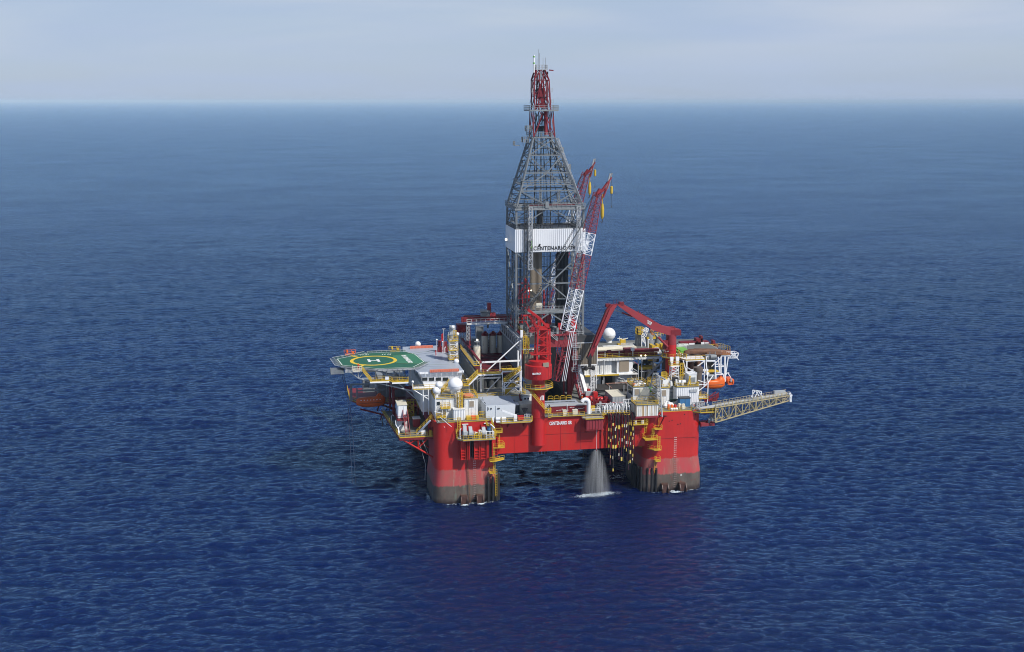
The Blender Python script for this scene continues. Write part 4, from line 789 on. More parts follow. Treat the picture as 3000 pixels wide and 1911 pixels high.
# ropes trailing down from the helideck
for i, pts in enumerate((((285, 720), (330, 900), (380, 1150), (400, 1534)), ((310, 720), (355, 900), (410, 1200), (445, 1534)))):
    q = [at('H', a, b, v=22) for a, b in pts]; q.append(V((q[-1].x + .5, 22, 0.0))); o = MB().path(q, .08, 5).build('trailing_rope', paint('navy_rope', (.02, .03, .08), .8), None, base=q[0]); tag(o, ['thin dark rope, left of the two trailing from the green deck into the sea', 'thin dark rope, right of the two trailing from the green deck into the sea'][i], 'rope', 'ropes hanging from the green deck')
k = MB(); k.path([at('H', 945, 1200, v=34), at('H', 880, 1330, v=34), at('H', 860, 1400, v=34), at('H', 868, 1480, v=34)], .13); k.path([at('H', 980, 1210, v=34), at('H', 940, 1330, v=34), at('H', 920, 1400, v=34)], .13); k.path([at('H', 945, 1380, v=34), at('H', 920, 1470, v=34)], .12); o = k.build('black_hose', BLACK, None, base=at('H', 945, 1200, v=34)); tag(o, 'black hoses dangling below the dark orange lifeboat', 'hose')
# ================================================================== CENTRE: process bay, drill floor, derrick, cranes
# --- low white deckhouse carrying the process bay
t = house('process_deckhouse', 'long low white deckhouse with a grey roof deck behind the pale grey shed', 'deckhouse', 9.6, 23.2, 10.0, 48, 22.06, 26.1, WHITE, [(16.2, 17.2, 24.2, 25.0), (19.0, 20.0, 24.2, 25.0)], 1.1, True)
BY = thing('process_bay', 'open bay of white steel frames and yellow stairs over dark tanks, between quarters and derrick', 'steel frame', (17, 30, 26.1))
MB().box(11.6, 22.6, 18, 62, 30.6, 31.0).build('red_floor', REDSHADE, BY)
k = MB()
for y in range(19, 62, 2): k.box(11.8, 22.4, y, y + .25, 31.0, 31.12)
k.build('floor_beam', REDD, BY)
k = MB()
for x in (13.2, 15.4, 17.6, 19.8): 
    for y in (20.5, 24): k.lathe((x, y, 26.16), [(1.0, 0), (1.0, 4.3)], 16)
k.build('lower_tank', DGREY, BY, True)
k = MB().box(11.2, 11.5, 16, 60, 26.16, 30.5); k.ribsx(16, 60, 11.2, 26.2, 30.4, .8, .12); k.build('left_wall', GREY, BY)
k = MB().box(22.9, 23.2, 18.5, 44, 31, 37.4); k.ribsx(18.5, 44, 22.9, 31, 37.3, .75, .15); k.build('ribbed_wall', GREY, BY)
k = MB(); W_ = .26
for x in (11.7, 22.9): k.bar((x, 15.6, 26.1), (x, 15.6, 40.4 if x > 20 else 34.6), .4)
k.bar((11.7, 15.6, 34.5), (22.9, 15.6, 34.6), .36, .42); k.tube((22.6, 15.6, 40.2), (13.4, 15.6, 32.0), .18, 8)
k.bar((7.6, 15.4, 30.0), (17.2, 15.4, 30.1), .34, .4); k.tube((16.8, 15.4, 29.9), (13.3, 15.4, 26.3), .16, 8)
k.tube((17.0, 15.4, 34.5), (17.0, 15.4, 32), .12, 6); k.tube((13.8, 15.4, 31.8), (11, 15.4, 29.2), .1, 6); k.tube((22.1, 15.6, 31), (22.1, 15.6, 37.4), .22, 8)
for x in (8.2, 9.4): k.tube((x, 15.4, 30), (x + .4, 15.4, 26.2), .12, 6)
k.build('white_frame', WHITE2, BY)
k = MB().box(11.0, 12.6, 16.2, 17.6, 26.1, 31.0); k.build('square_column', CREAM, BY)
o = platform('upper_walkway', [(10.3, 12.4), (17.0, 12.4), (17.0, 14.6), (10.3, 14.6)], 32.0, .15, YEL, BY, [(10.3, 12.4), (17.0, 12.4)])
o = platform('upper_walkway', [(17.0, 12.4), (22.0, 12.4), (22.0, 14.6), (17.0, 14.6)], 32.8, .15, YEL, BY, [(17.0, 12.4), (19.6, 12.4)])
k = MB().box(10.3, 17.0, 12.2, 12.38, 31.5, 31.85); k.box(17.2, 22.0, 12.2, 12.38, 32.2, 32.6); k.bar((16.6, 12.3, 31.65), (17.4, 12.3, 32.4), .2, .3); k.bar((10.5, 12.3, 31.6), (7.8, 12.3, 29.0), .2, .34); k.build('walkway_beam', WHITE2, BY)
MB().stairs((7.6, 12.9, 29.2), (10.4, 12.9, 32.0), 1.0, (0, 1, 0), .06).build('stair', YEL, BY)
platform('upper_walkway', [(6.4, 12.2), (7.9, 12.2), (7.9, 14.4), (6.4, 14.4)], 29.0, .2, YEL, BY)
k = MB()
for (a, b) in (((17.4, 29.8), (21.9, 33.0)), ((17.5, 26.2), (21.5, 29.7)), ((17.8, 26.2), (20.2, 28.5))): k.stairs((a[0], 11.2, a[1]), (b[0], 11.2, b[1]), 1.0, (0, 1, 0), .055)
k.rail([(17.2, 10.4, 29.8), (18.4, 10.4, 29.8)], 1.1, .07, .4); k.build('stair', YEL, BY)
k = MB()
for y in (10.3, 12.2):
    k.bar((17.3, y, 26.1), (17.3, y, 29.9), .2); k.bar((22.0, y, 26.1), (22.0, y, 33.0), .2); k.bar((17.3, y, 29.8), (22, y, 29.9), .2); k.bar((17.3, y, 28.2), (22, y, 28.2), .17)
    k.bar((17.5, y, 26.2), (20, y, 28.2), .15); k.bar((20, y, 28.2), (22, y, 26.4), .15); k.bar((17.4, y, 28.3), (22, y, 32.8), .17); k.bar((19.7, y, 29.8), (22, y, 28.4), .15); k.bar((18.8, y, 29.9), (22, y, 32.3), .15)
k.bar((16.9, 11, 26.1), (16.9, 11, 33), .16); k.build('stair_frame', WHITE2, BY)
platform('left_rail_walkway', [(9.6, 15.2), (11.4, 15.2), (11.4, 40), (9.6, 40)], 33.8, .15, DECK, BY, [(11.3, 15.2), (9.6, 15.2), (9.6, 40)], sp=1.1)
MB().box(11.4, 11.9, 15.2, 52, 34.3, 34.8).build('crane_rail', REDD, BY)
# grey trussed rail girder on the right of the bay
k = MB()
for (x) in (22.5, 23.3):
    k.bar((x, 15.6, 40.6), (x, 46, 40.6), .34, .5); k.bar((x, 15.6, 37.6), (x, 46, 37.6), .24, .3)
    for i in range(10): y = 15.8 + i * 3; k.bar((x, y, 37.7), (x, y, 40.5), .2); k.bar((x, y, 40.5), (x, min(y + 3, 45.5), 37.7), .16)
k.build('rail_girder', LGREY, BY)
k = MB().box(23.4, 24.6, 15.6, 46, 40.75, 40.9); k.box(23.4, 23.9, 16, 46, 40.9, 41.2); k.build('girder_deck', REDD, BY)
k = MB(); k.rail([(24.6, 17, 40.9), (24.6, 38, 40.9)], 1.1, .05); k.ladder((23.9, 14.9, 36.6), (23.9, 14.9, 41.6), .8, (1, 0, 0), .08, True); k.ladder((24.7, 15.2, 36.6), (24.7, 15.2, 41.0), .6, (1, 0, 0), .07, True); k.build('yellow_cage', YEL, BY)
MB().box(22.6, 23.3, 14.6, 15.2, 41.2, 43.2).build('white_cabinet', WHITE2, BY)
for i, x in enumerate((18.4, 20.8, 23.1)):
    t = thing('silo', ['cream silo, leftmost of the three standing together on the dark red floor', 'cream silo in the middle of the three on the dark red floor', 'cream silo, rightmost of the three, next to the grey ribbed wall'][i], 'silo', (x - .6, 45, 31.0), 'cream silos behind the white frames')
    xx = x - .6; MB().lathe((xx, 45, 31.0), [(1.05, 0), (1.05, 5.2), (1.0, 5.3)], 20).build('shell', CREAM, t, True)
    k = MB().lathe((xx, 45, 36.3), [(1.12, 0), (1.12, .5), (.6, .9)], 16); k.box(xx - .4, xx + .4, 44.4, 45, 37.0, 37.6); k.build('cap', REDD, t)
    k = MB().ladder((xx + .9, 43.9, 31), (xx + .9, 43.9, 36.8), .4, (1, 0, 0), .05); k.build('ladder', DGREY, t)
t = thing('single_silo', 'single slim cream silo standing in front of the other three', 'silo', (13.1, 31, 31)); MB().lathe((13.1, 31, 31.0), [(1.0, 0), (1.0, 4.9), (.95, 5.0)], 20).build('shell', CREAM, t, True); k = MB().lathe((13.1, 31, 36.0), [(.9, 0), (.9, .2)], 16)
for a in range(4): k.bar((13.1 + .7 * math.cos(a * 1.57), 31 + .7 * math.sin(a * 1.57), 36.2), (13.1 + .7 * math.cos(a * 1.57), 31 + .7 * math.sin(a * 1.57), 37.3), .12)
k.lathe((13.1, 31, 37.2), [(.8, 0), (.8, .15)], 14); k.build('cap', GREY, t)
t = thing('louvre_tower', 'pale grey louvred box raised on a mast behind the silos', 'ventilator', (17.2, 50, 31)); MB().box(15.9, 18.2, 50, 52, 34.9, 38.3).build('box', LGREY, t); k = MB()
for i in range(9): k.box(16.2, 17.9, 49.85, 50, 35.1 + i * .33, 35.3 + i * .33)
k.build('louvre', GREY, t); k = MB().box(16.3, 18.6, 51, 53, 31, 34.9); k.build('mast', LGREY, t)
t = thing('red_cabinet_tower', 'dark red cabin on a lattice tower behind the left end of the red gantry', 'tower', (10, 52, 31)); p = at('E', 375, 430, v=52); MB().box(p.x - 1.6, p.x + 1.3, 51, 53.5, p.z - 1.2, p.z + 1.2).build('cabin', REDD, t); k = MB().lattice((p.x + .9, 50.5, 29), (p.x + .9, 50.5, p.z - 1.2), 1.3, 1.3, 6, .08, .05); k.lattice((p.x - .8, 50.5, 29), (p.x - .8, 50.5, p.z - 1.2), 1.0, 1.0, 6, .08, .05); k.build('lattice_leg', LGREY, t)
k = MB(); k.box(12.5, 22, 53, 60, 31.1, 33.2); k.box(15, 19, 52.5, 56, 33.2, 34.0); o = k.build('grey_skid', LGREY, None, base=(17, 56, 31)); tag(o, 'long pale grey skid at the far end of the dark red floor', 'equipment skid')
p = at('E', 682, 672, v=34); t = thing('floodlight', 'lit floodlight on a pole in front of the three silos', 'floodlight', (p.x, 34, 31)); MB().tube((p.x, 34.2, 31), (p.x, 34.2, p.z), .07).build('pole', YEL, t); MB().box(p.x - .28, p.x + .28, 33.9, 34.1, p.z - .25, p.z + .25).build('lamp', LAMP, t)
# --- red gantry crane over the bay
GC = thing('gantry_crane', 'dark red gantry crane with a white railed walkway spanning the bay left of the derrick', 'gantry crane', (18, 39, 34.8))
p0, p1 = at('E', 400, 225, v=39), at('E', 1400, 190, v=39)
k = MB(); k.bar((p0.x, 39, p0.z - .4), (p1.x, 39, p0.z - .35), 1.2, 1.4); k.bar((p0.x - .1, 39, p0.z + .3), (p0.x - .1, 39, p0.z - 1.2), 1.0); k.bar((p0.x + .5, 41.5, p0.z - .2), (p1.x, 41.5, p0.z - .2), .8, 1.0); k.build('beam', REDD, GC)
k = MB().box(p0.x + .8, p1.x, 37.3, 38.4, p0.z - 1.5, p0.z - 1.3); k.rail([(p0.x + .8, 37.35, p0.z - 1.3), (p1.x, 37.35, p0.z - 1.3)], 1.2, .06, 1.35); k.box(p0.x + .8, p1.x, 37.25, 37.35, p0.z - 1.75, p0.z - 1.3); k.build('walkway', WHITE, GC)
k = MB(); k.bar((p0.x + 1.6, 38, p0.z - 1.2), (12.2, 38, 35), .45); k.bar((p0.x + 1.6, 41.5, p0.z - 1.2), (12.2, 43, 35), .45); k.bar((12.2, 37.5, 35.0), (12.2, 43.5, 35.0), .5); k.build('leg', RED2, GC)
k = MB(); k.lattice((p0.x + 1.2, 38, 36.5), (p0.x + 1.2, 38, p0.z - 1.4), .9, .9, 8, .07, .05); k.build('ladder_cage', LGREY, GC)
xm = at('E', 880, 100, v=39).x; k = MB().box(xm - 1.8, xm + .6, 37.6, 40, p0.z + .5, p0.z + 1.7); k.poly([(xm - 2.2, 37.4), (xm + .8, 37.4), (xm + .8, 40.2), (xm - 1.8, 40.2)], p0.z + 1.9, p0.z + 2.2); k.rail([(xm - 2, 37.5, p0.z + .5), (xm + .6, 37.5, p0.z + .5)], 1.0, .05, .5); k.build('trolley', GREY, GC)
k = MB().box(xm + .1, xm + 1.1, 38, 39.4, p0.z + 1.7, p0.z + 4.3); k.build('hoist_box', RED2, GC); k = MB().box(xm + .8, xm + 2.4, 38, 40, p0.z + .4, p0.z + 1.4); k.build('motor_box', RED2, GC)
k = MB().tube((xm + .2, 38.5, p0.z - 2.2), (xm + .2, 38.5, p0.z - 1.3), .45, 10); k.tube((xm + .2, 38.5, p0.z - 3.1), (xm + .2, 38.5, p0.z - 2.2), .25, 10); k.build('hook_block', DGREY, GC)
# --- drill floor block
DF = thing('drill_floor', 'raised drill floor block with brown corrugated walls under the derrick', 'drill floor', (34, 32, 22))
MB().box(22.6, 46.0, 22.6, 44, 37.6, 39.6).build('floor_slab', DGREY, DF)
k = MB().box(24.2, 30.6, 17.6, 20, 29.0, 37.2); k.ribs(24.2, 30.6, 17.6, 29.0, 37.1, .62, .14); k.build('left_corrugated_wall', BROWN, DF)
k = MB().box(40.3, 46.2, 22.4, 42, 31.2, 37.5); k.ribs(40.3, 46.2, 22.4, 31.3, 37.4, .56, .16); k.build('right_corrugated_wall', BROWN, DF)
k = MB().box(40.2, 46.3, 22.2, 22.5, 31.0, 31.25); k.box(40.2, 46.3, 22.1, 22.3, 37.45, 37.65); k.box(23.8, 27, 17.3, 17.6, 37.1, 37.35); k.box(46.2, 46.4, 22.15, 22.4, 31.1, 37.6); k.build('white_trim', WHITE2, DF)
a, b = at('K', 240, 530, v=34), at('K', 322, 690, v=34); k = MB().prof([(a.x - .5, 37.6), (a.x - .5, a.z), (b.x - .3, a.z - 1.0), (b.x - .3, 37.6)], 34, 42); k.build('wind_wall', DGREY, DF); MB().box(b.x - .3, b.x, 33.9, 34.3, 37.6, a.z - 1.0).build('wall_trim', CREAM, DF)
k = MB(); k.box(38.6, 46, 30, 44, 22.1, 31); k.box(24, 30, 20, 44, 22.1, 29); k.build('lower_core', GREY, DF)
k = MB().box(33.5, 38.4, 40, 42, 24, 33); k.build('inner_wall', WHITE, DF)
k = MB(); k.bar((41.4, 25.5, 30.6), (43.3, 23.0, 22.3), 1.3, .9); k.bar((40.2, 24.4, 30.8), (46.2, 24.4, 30.8), .3); k.tube((46.3, 23, 31), (46.3, 23, 22), .13); k.build('slanted_leg', WHITE2, DF)
k = MB(); k.lattice((45.4, 24, 30.5), (45.4, 23.4, 22.2), .9, .9, 9, .07, .05); k.tube((42.0, 22.9, 30.3), (46, 22.9, 30.3), .1); k.build('white_lattice', WHITE2, DF)
k = MB(); k.box(44.2, 45.2, 23.5, 24.2, 22.2, 24.6); k.box(46, 49.5, 30, 31, 22.1, 28.6); k.ribs(46, 49.5, 30, 22.2, 28, .8, .08); k.build('side_store', WHITE, DF)
k = MB(); random.seed(11)
for i in range(26):
    x = random.uniform(25, 41); y = random.uniform(24.5, 38); h_ = random.uniform(.8, 3.2); k.box(x, x + random.uniform(.4, 1.6), y, y + random.uniform(.5, 1.2), 39.6, 39.6 + h_)
k.build('floor_machine', GREY, DF)
k = MB()
for (x, y, s_) in ((39.4, 25, 2.0), (27.6, 24.6, 1.0), (32.2, 26.5, 1.4), (36.0, 27, 1.3)): k.box(x, x + s_ * .8, y, y + 1, 40.6, 40.6 + s_ * 1.5)
k.build('red_machine', CRANE, DF)
k = MB(); k.rail([(24, 22.8, 39.6), (42.5, 22.8, 39.6), (42.5, 44, 39.6)], 1.2, .05, 1.5); k.stairs((31.5, 21.8, 41.2), (34.5, 21.8, 38.6), .8, (0, 1, 0)); k.build('floor_railing', LGREY, DF)
# --- red riser / BOP handling frame
RF = thing('riser_frame', 'tall dark red handling frame with caged ladders rising from the moonpool edge', 'handling frame', (36, 22, 22))
k = MB(); k.bar((38.7, 24.0, 22.1), (38.7, 24.0, 40.4), 1.1, 1.1); k.bar((40.0, 22.0, 26.5), (39.4, 22.6, 40.6), 1.5, 1.0, (0, 1, 0)); k.bar((41.0, 18.8, 22.2), (40.0, 22.0, 27.2), 1.1, .9, (0, 1, 0)); k.bar((39.6, 21, 29), (39.0, 24, 22.2), .6)
k.bar((30.6, 22.5, 22.1), (30.6, 22.5, 40.2), 1.0); k.bar((30.6, 22.6, 37.6), (39.6, 22.6, 37.6), .9, 1.9); k.bar((30.8, 22.4, 39.9), (39.8, 22.4, 40.2), .4, .5); k.bar((31.5, 22.5, 39.8), (33.5, 22.5, 38.4), .3)
k.bar((36.4, 22.8, 33.6), (39, 22.8, 33.7), .3, .35); k.bar((36.4, 22.8, 32.8), (39, 22.8, 32.8), .3, .3); k.bar((37.2, 24.6, 22.1), (37.2, 24.6, 37), .3); k.build('frame', RED2, RF)
k = MB(); k.ladder((39.6, 21.6, 30.2), (39.5, 22.0, 40.2), .7, (1, 0, 0), .06, True); k.ladder((41.1, 18.2, 22.4), (40.1, 21.3, 30), .7, (1, 0, 0), .06)
for z in (29.6, 33.0, 36.6): k.rail([(38.8, 21.9, z), (38.8, 21.0, z), (41.2, 21.0, z), (41.2, 22, z)], 1.1, .05, .7); k.box(38.8, 41.2, 21.0, 22, z - .1, z)
k.build('ladder_cage', LGREY, RF)
k = MB()
for i in range(6): k.tube((36.6 + i * .33, 24.6 + (i % 2) * .5, 23), (36.6 + i * .33, 24.6 + (i % 2) * .5, 37), .13, 6)
k.box(36.9, 37.7, 24, 25, 34, 37); k.build('hung_riser', DGREY, RF)
k = MB(); k.box(41, 42.4, 17.3, 18.4, 22.1, 23.9); k.box(42.6, 43.3, 18.2, 19, 22.1, 25); k.bar((41.2, 18, 22.2), (40.4, 20, 25.2), .3); k.tube((43.4, 19, 22), (43.4, 19, 24.4), .3); k.build('foot_gear', CRANE, RF)
# --- derrick
DK = thing('derrick', 'tall grey lattice drilling derrick with a white lettered band and a red top', 'derrick', (33.05, 32, 39.6))
LV = [(39.6, 33.05, 9.65, 7), (46, 33.05, 9.65, 7), (54.4, 33.05, 9.65, 7), (63.4, 33.05, 9.65, 7), (69.9, 33.05, 9.65, 7), (75.8, 32.95, 9.5, 6.9), (80.3, 32.75, 8.0, 6.1), (85.2, 32.5, 6.3, 5.1), (90.0, 32.25, 4.7, 4.0), (94.8, 32.0, 3.1, 3.1)]
def corner(i, k_): z, cx, hw, hd = LV[i]; sx, sy = ((-1, -1), (1, -1), (1, 1), (-1, 1))[k_]; return V((cx + sx * hw, 32 + sy * hd, z))
for k_ in range(4):
    k = MB()
    for i in range(len(LV) - 1): k.bar(corner(i, k_), corner(i + 1, k_), .55 if i < 5 else .5)
    k.build('derrick_leg', DERR, DK)
k = MB()
for f in range(4):
    a_, b_ = f, (f + 1) % 4
    for i in range(len(LV) - 1):
        A_, B_, C_, D_ = corner(i, a_), corner(i, b_), corner(i + 1, b_), corner(i + 1, a_)
        k.bar(D_, C_, .34)
        m = (C_ + D_) / 2; ml = (A_ + B_) / 2; wB = .28 if f == 0 else .24
        if i in (3,): continue
        if i in (0, 1): k.bar(A_, m, wB + .06); k.bar(B_, m, wB + .06)
        elif i == 2: k.bar(D_, ml, wB + .06); k.bar(C_, ml, wB + .06)
        elif i in (4, 6): k.bar(A_, m, wB); k.bar(B_, m, wB)
        elif i in (5, 7): k.bar(D_, ml, wB); k.bar(C_, ml, wB)
        else: k.bar(A_, C_, wB); k.bar(B_, D_, wB)
        if i in (4, 5, 6, 7): k.bar(A_.lerp(D_, .5), A_.lerp(m, .5) if i in (4, 6) else D_.lerp(ml, .5), .12); k.bar(B_.lerp(C_, .5), B_.lerp(m, .5) if i in (4, 6) else C_.lerp(ml, .5), .12)
k.build('bracing', DERR, DK)
k = MB()
for x in (23.2, 42.9):
    for i in range(12): z = 41 + i * 1.9; k.bar((x, 25.2, z), (x, 38.8, z), .1)
    for y in (28, 31, 34.5, 37): k.bar((x, y, 40), (x, y, 63.4), .12)
for x in (25.5, 26.7, 40.9, 41.7): k.bar((x, 25.1, 40), (x, 25.1, 63.4), .16)
for z in (44, 50.2, 58.8): k.bar((23.4, 25.1, z), (28.6, 25.1, z), .15); k.bar((39, 25.1, z + 1), (42.7, 25.1, z + 1), .15)
for z in (49, 57.5): k.box(36.2, 42, 29, 33, z, z + .3)
k.build('girt', DERR, DK)
k = MB().box(23.25, 42.85, 24.6, 24.85, 63.4, 69.8); k.box(23.0, 23.25, 24.6, 39.2, 63.4, 69.8); k.box(42.85, 43.1, 24.6, 39.2, 63.4, 69.8); k.box(23.25, 42.85, 39.0, 39.2, 63.4, 69.8)
k.ribs(23.3, 42.8, 24.6, 63.45, 69.75, .56, .16); k.ribsx(24.8, 39.0, 23.0, 63.45, 69.75, 1.6, .06); k.build('wind_wall', WHITE2, DK)
a = at('Y', 440, 400, v=24.4); b = at('Y', 965, 350, v=24.4); text('band_lettering', 'CENTENARIO GR', BLACK, DK, (a.x, 24.42, a.z), (1, 0, 0), (0, 0, 1), 1.12, b.x - a.x, ext=.04, spacing=1.15, bold=.015)
k = MB()
for (x, y, w_, h_) in ((508, 320, 18, 16), (497, 338, 22, 12), (915, 318, 12, 14), (905, 350, 22, 8)): q = at('Y', x, y, v=24.4); k.box(q.x, q.x + w_ / 40, 24.36, 24.44, q.z - h_ / 40, q.z)
k.build('band_emblem', BLACK, DK)
q = at('Y', 95, 272, v=30); k = MB().bar((q.x + .2, 30, q.z - .5), (23, 30, q.z - .6), .12); k.bar((q.x + .1, 30, q.z - .5), (q.x + .1, 30, q.z - .1), .12); k.build('lamp_arm', GREY, DK); MB().box(q.x - .25, q.x + .3, 29.7, 30.1, q.z - .1, q.z + .45).build('lamp', LAMP, DK)
def deckring(name, z, cx, hw, hd, inner, mat, th=.25, h=1.2, r=.06):
    k = MB(); 
    for (x0, x1, y0, y1) in ((cx - hw, cx + hw, 32 - hd, 32 - inner[1]), (cx - hw, cx + hw, 32 + inner[1], 32 + hd), (cx - hw, cx - inner[0], 32 - inner[1], 32 + inner[1]), (cx + inner[0], cx + hw, 32 - inner[1], 32 + inner[1])): k.box(x0, x1, y0, y1, z - th, z)
    k.rail([(cx - hw, 32 - hd, z), (cx + hw, 32 - hd, z), (cx + hw, 32 + hd, z), (cx - hw, 32 + hd, z), (cx - hw, 32 - hd, z)], h, r, 1.3); return k.build(name, mat, DK)
k = MB(); random.seed(13)
for i in range(len(LV) - 1):
    z0, z1 = LV[i][0], LV[i + 1][0]
    for f in (-.62, -.3, .12, .45, .75): k.bar((LV[i][1] + f * LV[i][2], 33 + f, z0), (LV[i + 1][1] + f * LV[i + 1][2], 33 + f, z1), .16)
    for zf in (.33, .66):
        z = z0 + (z1 - z0) * zf; cx = LV[i][1] + (LV[i + 1][1] - LV[i][1]) * zf; hw = LV[i][2] + (LV[i + 1][2] - LV[i][2]) * zf; hd = LV[i][3] + (LV[i + 1][3] - LV[i][3]) * zf
        k.bar((cx - hw, 32 + hd, z), (cx + hw, 32 + hd, z), .14); k.bar((cx - hw, 32 - hd, z), (cx - hw, 32 + hd, z), .14); k.bar((cx + hw, 32 - hd, z), (cx + hw, 32 + hd, z), .14)
k.build('inner_rigging', DGREY, DK)
deckring('gallery', 75.6, 32.9, 10.0, 7.6, (7.5, 5.5), GREY, .5); deckring('gallery', 69.9, 33.05, 9.9, 7.3, (8.2, 5.8), DGREY, .35); deckring('gallery', 46.6, 33.05, 9.4, 6.8, (7.9, 4.6), GREY, .4)
deckring('gallery', 82.0, 32.7, 7.6, 5.9, (6.6, 4.6), GREY, .2); deckring('crown_gallery', 102.5, 31.8, 4.1, 4.0, (2.4, 2.4), GREY, .4); deckring('gallery', 95.0, 31.9, 3.4, 3.4, (2.6, 2.6), GREY, .3)
k = MB(); k.box(26.5, 41.5, 24.6, 26.2, 75.6, 76.3); k.box(31.5, 32.5, 24.2, 25, 75.6, 77.4)
for x in (30.4, 35.6): k.lattice((x, 26, 76), (x, 26, 80.6), .7, .5, 5, .06, .04)
k.build('monkey_board', GREY, DK)
MB().box(27, 40, 24.7, 24.8, 76.3, 76.55).build('red_rail', RED2, DK)
k = MB(); k.lattice((27.2, 24.0, 58.6), (27.2, 24.0, 76), 1.2, .9, 12, .10, .06); k.lattice((40.9, 24.1, 62), (40.9, 24.1, 76), 1.2, .9, 9, .1, .06) ; k.build('front_lattice', LGREY, DK)
k = MB().box(26.6, 27.7, 23.6, 24.6, 63.9, 66.7); k.build('elevator_cabin', DGREY, DK); MB().box(27.4, 27.6, 23.5, 23.6, 64.6, 66.6).build('cabin_light_strip', LIME, DK)
k = MB(); k.lattice((25.9, 24.2, 40), (25.9, 24.2, 77), .8, .8, 44, .06, .04); k.build('ladder_shaft', DGREY, DK)
k = MB(); k.lattice((41.8, 26.5, 77), (35.8, 29.8, 94.5), 1.0, 1.0, 22, .06, .05); k.build('sloping_ladder', LGREY, DK)
k = MB()
for x in (29.8, 31.6, 34.4): k.bar((x, 31, 40), (x, 31, 96), .28)
for x in (32.6, 33.0, 33.5, 30.6): k.tube((x, 32, 42), (x, 32, 100), .04, 4)
k.tube((31.5, 31.6, 70.5), (31.5, 31.6, 75), .9, 10); k.build('guide_rail', DGREY, DK)
k = MB()
for i in range(3):
    for j in range(10):
        k.tube((28.3 + j * .34, 28.4 + i * .6, 40), (28.3 + j * .34, 28.4 + i * .6, 66 + (j % 3) * .4), .12, 5)
k.build('pipe_stand', TAN, DK)
k = MB()
for i in range(3):
    for j in range(9): k.tube((36.2 + j * .4, 30 + i * .7, 40), (36.2 + j * .4, 30 + i * .7, 62 + (j % 3) * .6), .13, 5)
for j in range(8): k.tube((24.2 + j * .4, 35, 40), (24.2 + j * .4, 35, 63), .13, 5)
k.build('pipe_stand', DGREY, DK)
k = MB(); k.tube((32.2, 29, 40), (32.2, 29, 52), .3, 8); k.tube((31.2, 29.2, 40), (31.2, 29.2, 50), .5, 8); k.build('top_drive', RED2, DK); MB().box(32.8, 34.2, 28, 29.5, 42, 45.5).build('red_machine', RED2, DK); MB().box(38.6, 40.3, 25.6, 26.5, 42, 45.4).build('red_machine', RED2, DK)
k = MB(); k.box(29.2, 30.9, 25.1, 25.6, 47.6, 48.8); k.build('control_box', CREAM, DK)
for (x, y) in ((375, 902), (410, 900)): q = at('Y', x, y, v=27); MB().box(q.x - .16, q.x + .16, 26.9, 27.1, q.z - .16, q.z + .16).build('lamp', LAMP, DK)
k = MB()
for i in range(7): k.box(28.4 + i * .42, 28.6 + i * .42, 24.9, 25.0, 48.0, 48.2)
for (cx_2, z) in ((24.2, 92.6), (23.6, 71.2)): k.box(cx_2 - .2, cx_2 + 1.2, 30, 33, z, z + .15); k.rail([(cx_2 - .2, 30, z), (cx_2 - .2, 33, z)], 1.3, .06, .5)
k.build('side_basket', GREY, DK)
for (cc, X_, Y_) in (('X', 335, 70), ('X', 765, 200), ('X', 855, 410), ('X', 745, 390), ('W', 670, 1190)):
    q = at(cc, X_, Y_, v=30); k = MB().box(q.x - .9, q.x + .9, 29.2, 30.8, q.z - .1, q.z); k.rail([(q.x - .9, 29.2, q.z), (q.x + .9, 29.2, q.z), (q.x + .9, 30.8, q.z), (q.x - .9, 30.8, q.z), (q.x - .9, 29.2, q.z)], 1.4, .06, .5); k.bar((q.x - .6, 30, q.z), (q.x - .6, 30, q.z - 1.2), .14); k.build('side_basket', GREY, DK)
k = MB()
for (z0, z1, h0, h1, c0, c1) in ((95, 102.3, 3.0, 2.7, 32.0, 31.8), (102.5, 110.6, 2.3, 2.1, 31.7, 31.4), (110.6, 113.4, 2.1, 1.2, 31.4, 31.3)):
    P = [[V((c + sx * h, 31.6 + sy * h, z)) for sx, sy in ((-1, -1), (1, -1), (1, 1), (-1, 1))] for z, h, c in ((z0, h0, c0), (z1, h1, c1))]
    for i in range(4):
        j = (i + 1) % 4; k.bar(P[0][i], P[1][i], .27); k.bar(P[1][i], P[1][j], .22); k.bar(P[0][i], (P[1][i] + P[1][j]) / 2, .2); k.bar(P[0][j], (P[1][i] + P[1][j]) / 2, .2)
        if z0 > 102 and z0 < 105: m_ = P[0][i].lerp(P[1][i], .5); n_2 = P[0][j].lerp(P[1][j], .5); k.bar(m_, n_2, .16); k.bar(m_, P[1][j], .14); k.bar(P[0][i], n_2, .14)
for s_ in (-1, 1): k.bar((31.6 + s_ * .9, 30.2, 102.6), (31.4 + s_ * .5, 30.2, 112.5), .3); k.bar((31.6 + s_ * .9, 33, 102.6), (31.4 + s_ * .5, 33, 112.5), .3); k.bar((31.7 + s_ * 2.2, 30.4, 95.3), (32.2, 30.4, 101.5), .3)
k.bar((31.8, 30.2, 104), (31.1, 30.2, 109.4), .9, .5); k.box(30.5, 33.2, 30, 32, 103.0, 104.2); k.bar((33.6, 30, 113.3), (34.8, 30, 113.2), .45, .3); k.build('crown_frame', REDD, DK)
k = MB(); random.seed(19)
for i in range(34):
    z = random.uniform(95.5, 110); x = 31.7 + random.uniform(-1.9, 1.9); y = random.uniform(30.6, 33.4); k.bar((x, y, z), (x + random.uniform(-.7, .7), y, z + random.uniform(1.2, 3.4)), random.uniform(.1, .26))
for x in (30.2, 31.2, 32.2, 33.0): k.bar((x, 32.4, 95), (31.4 + (x - 31.6) * .6, 32.2, 112), .16)
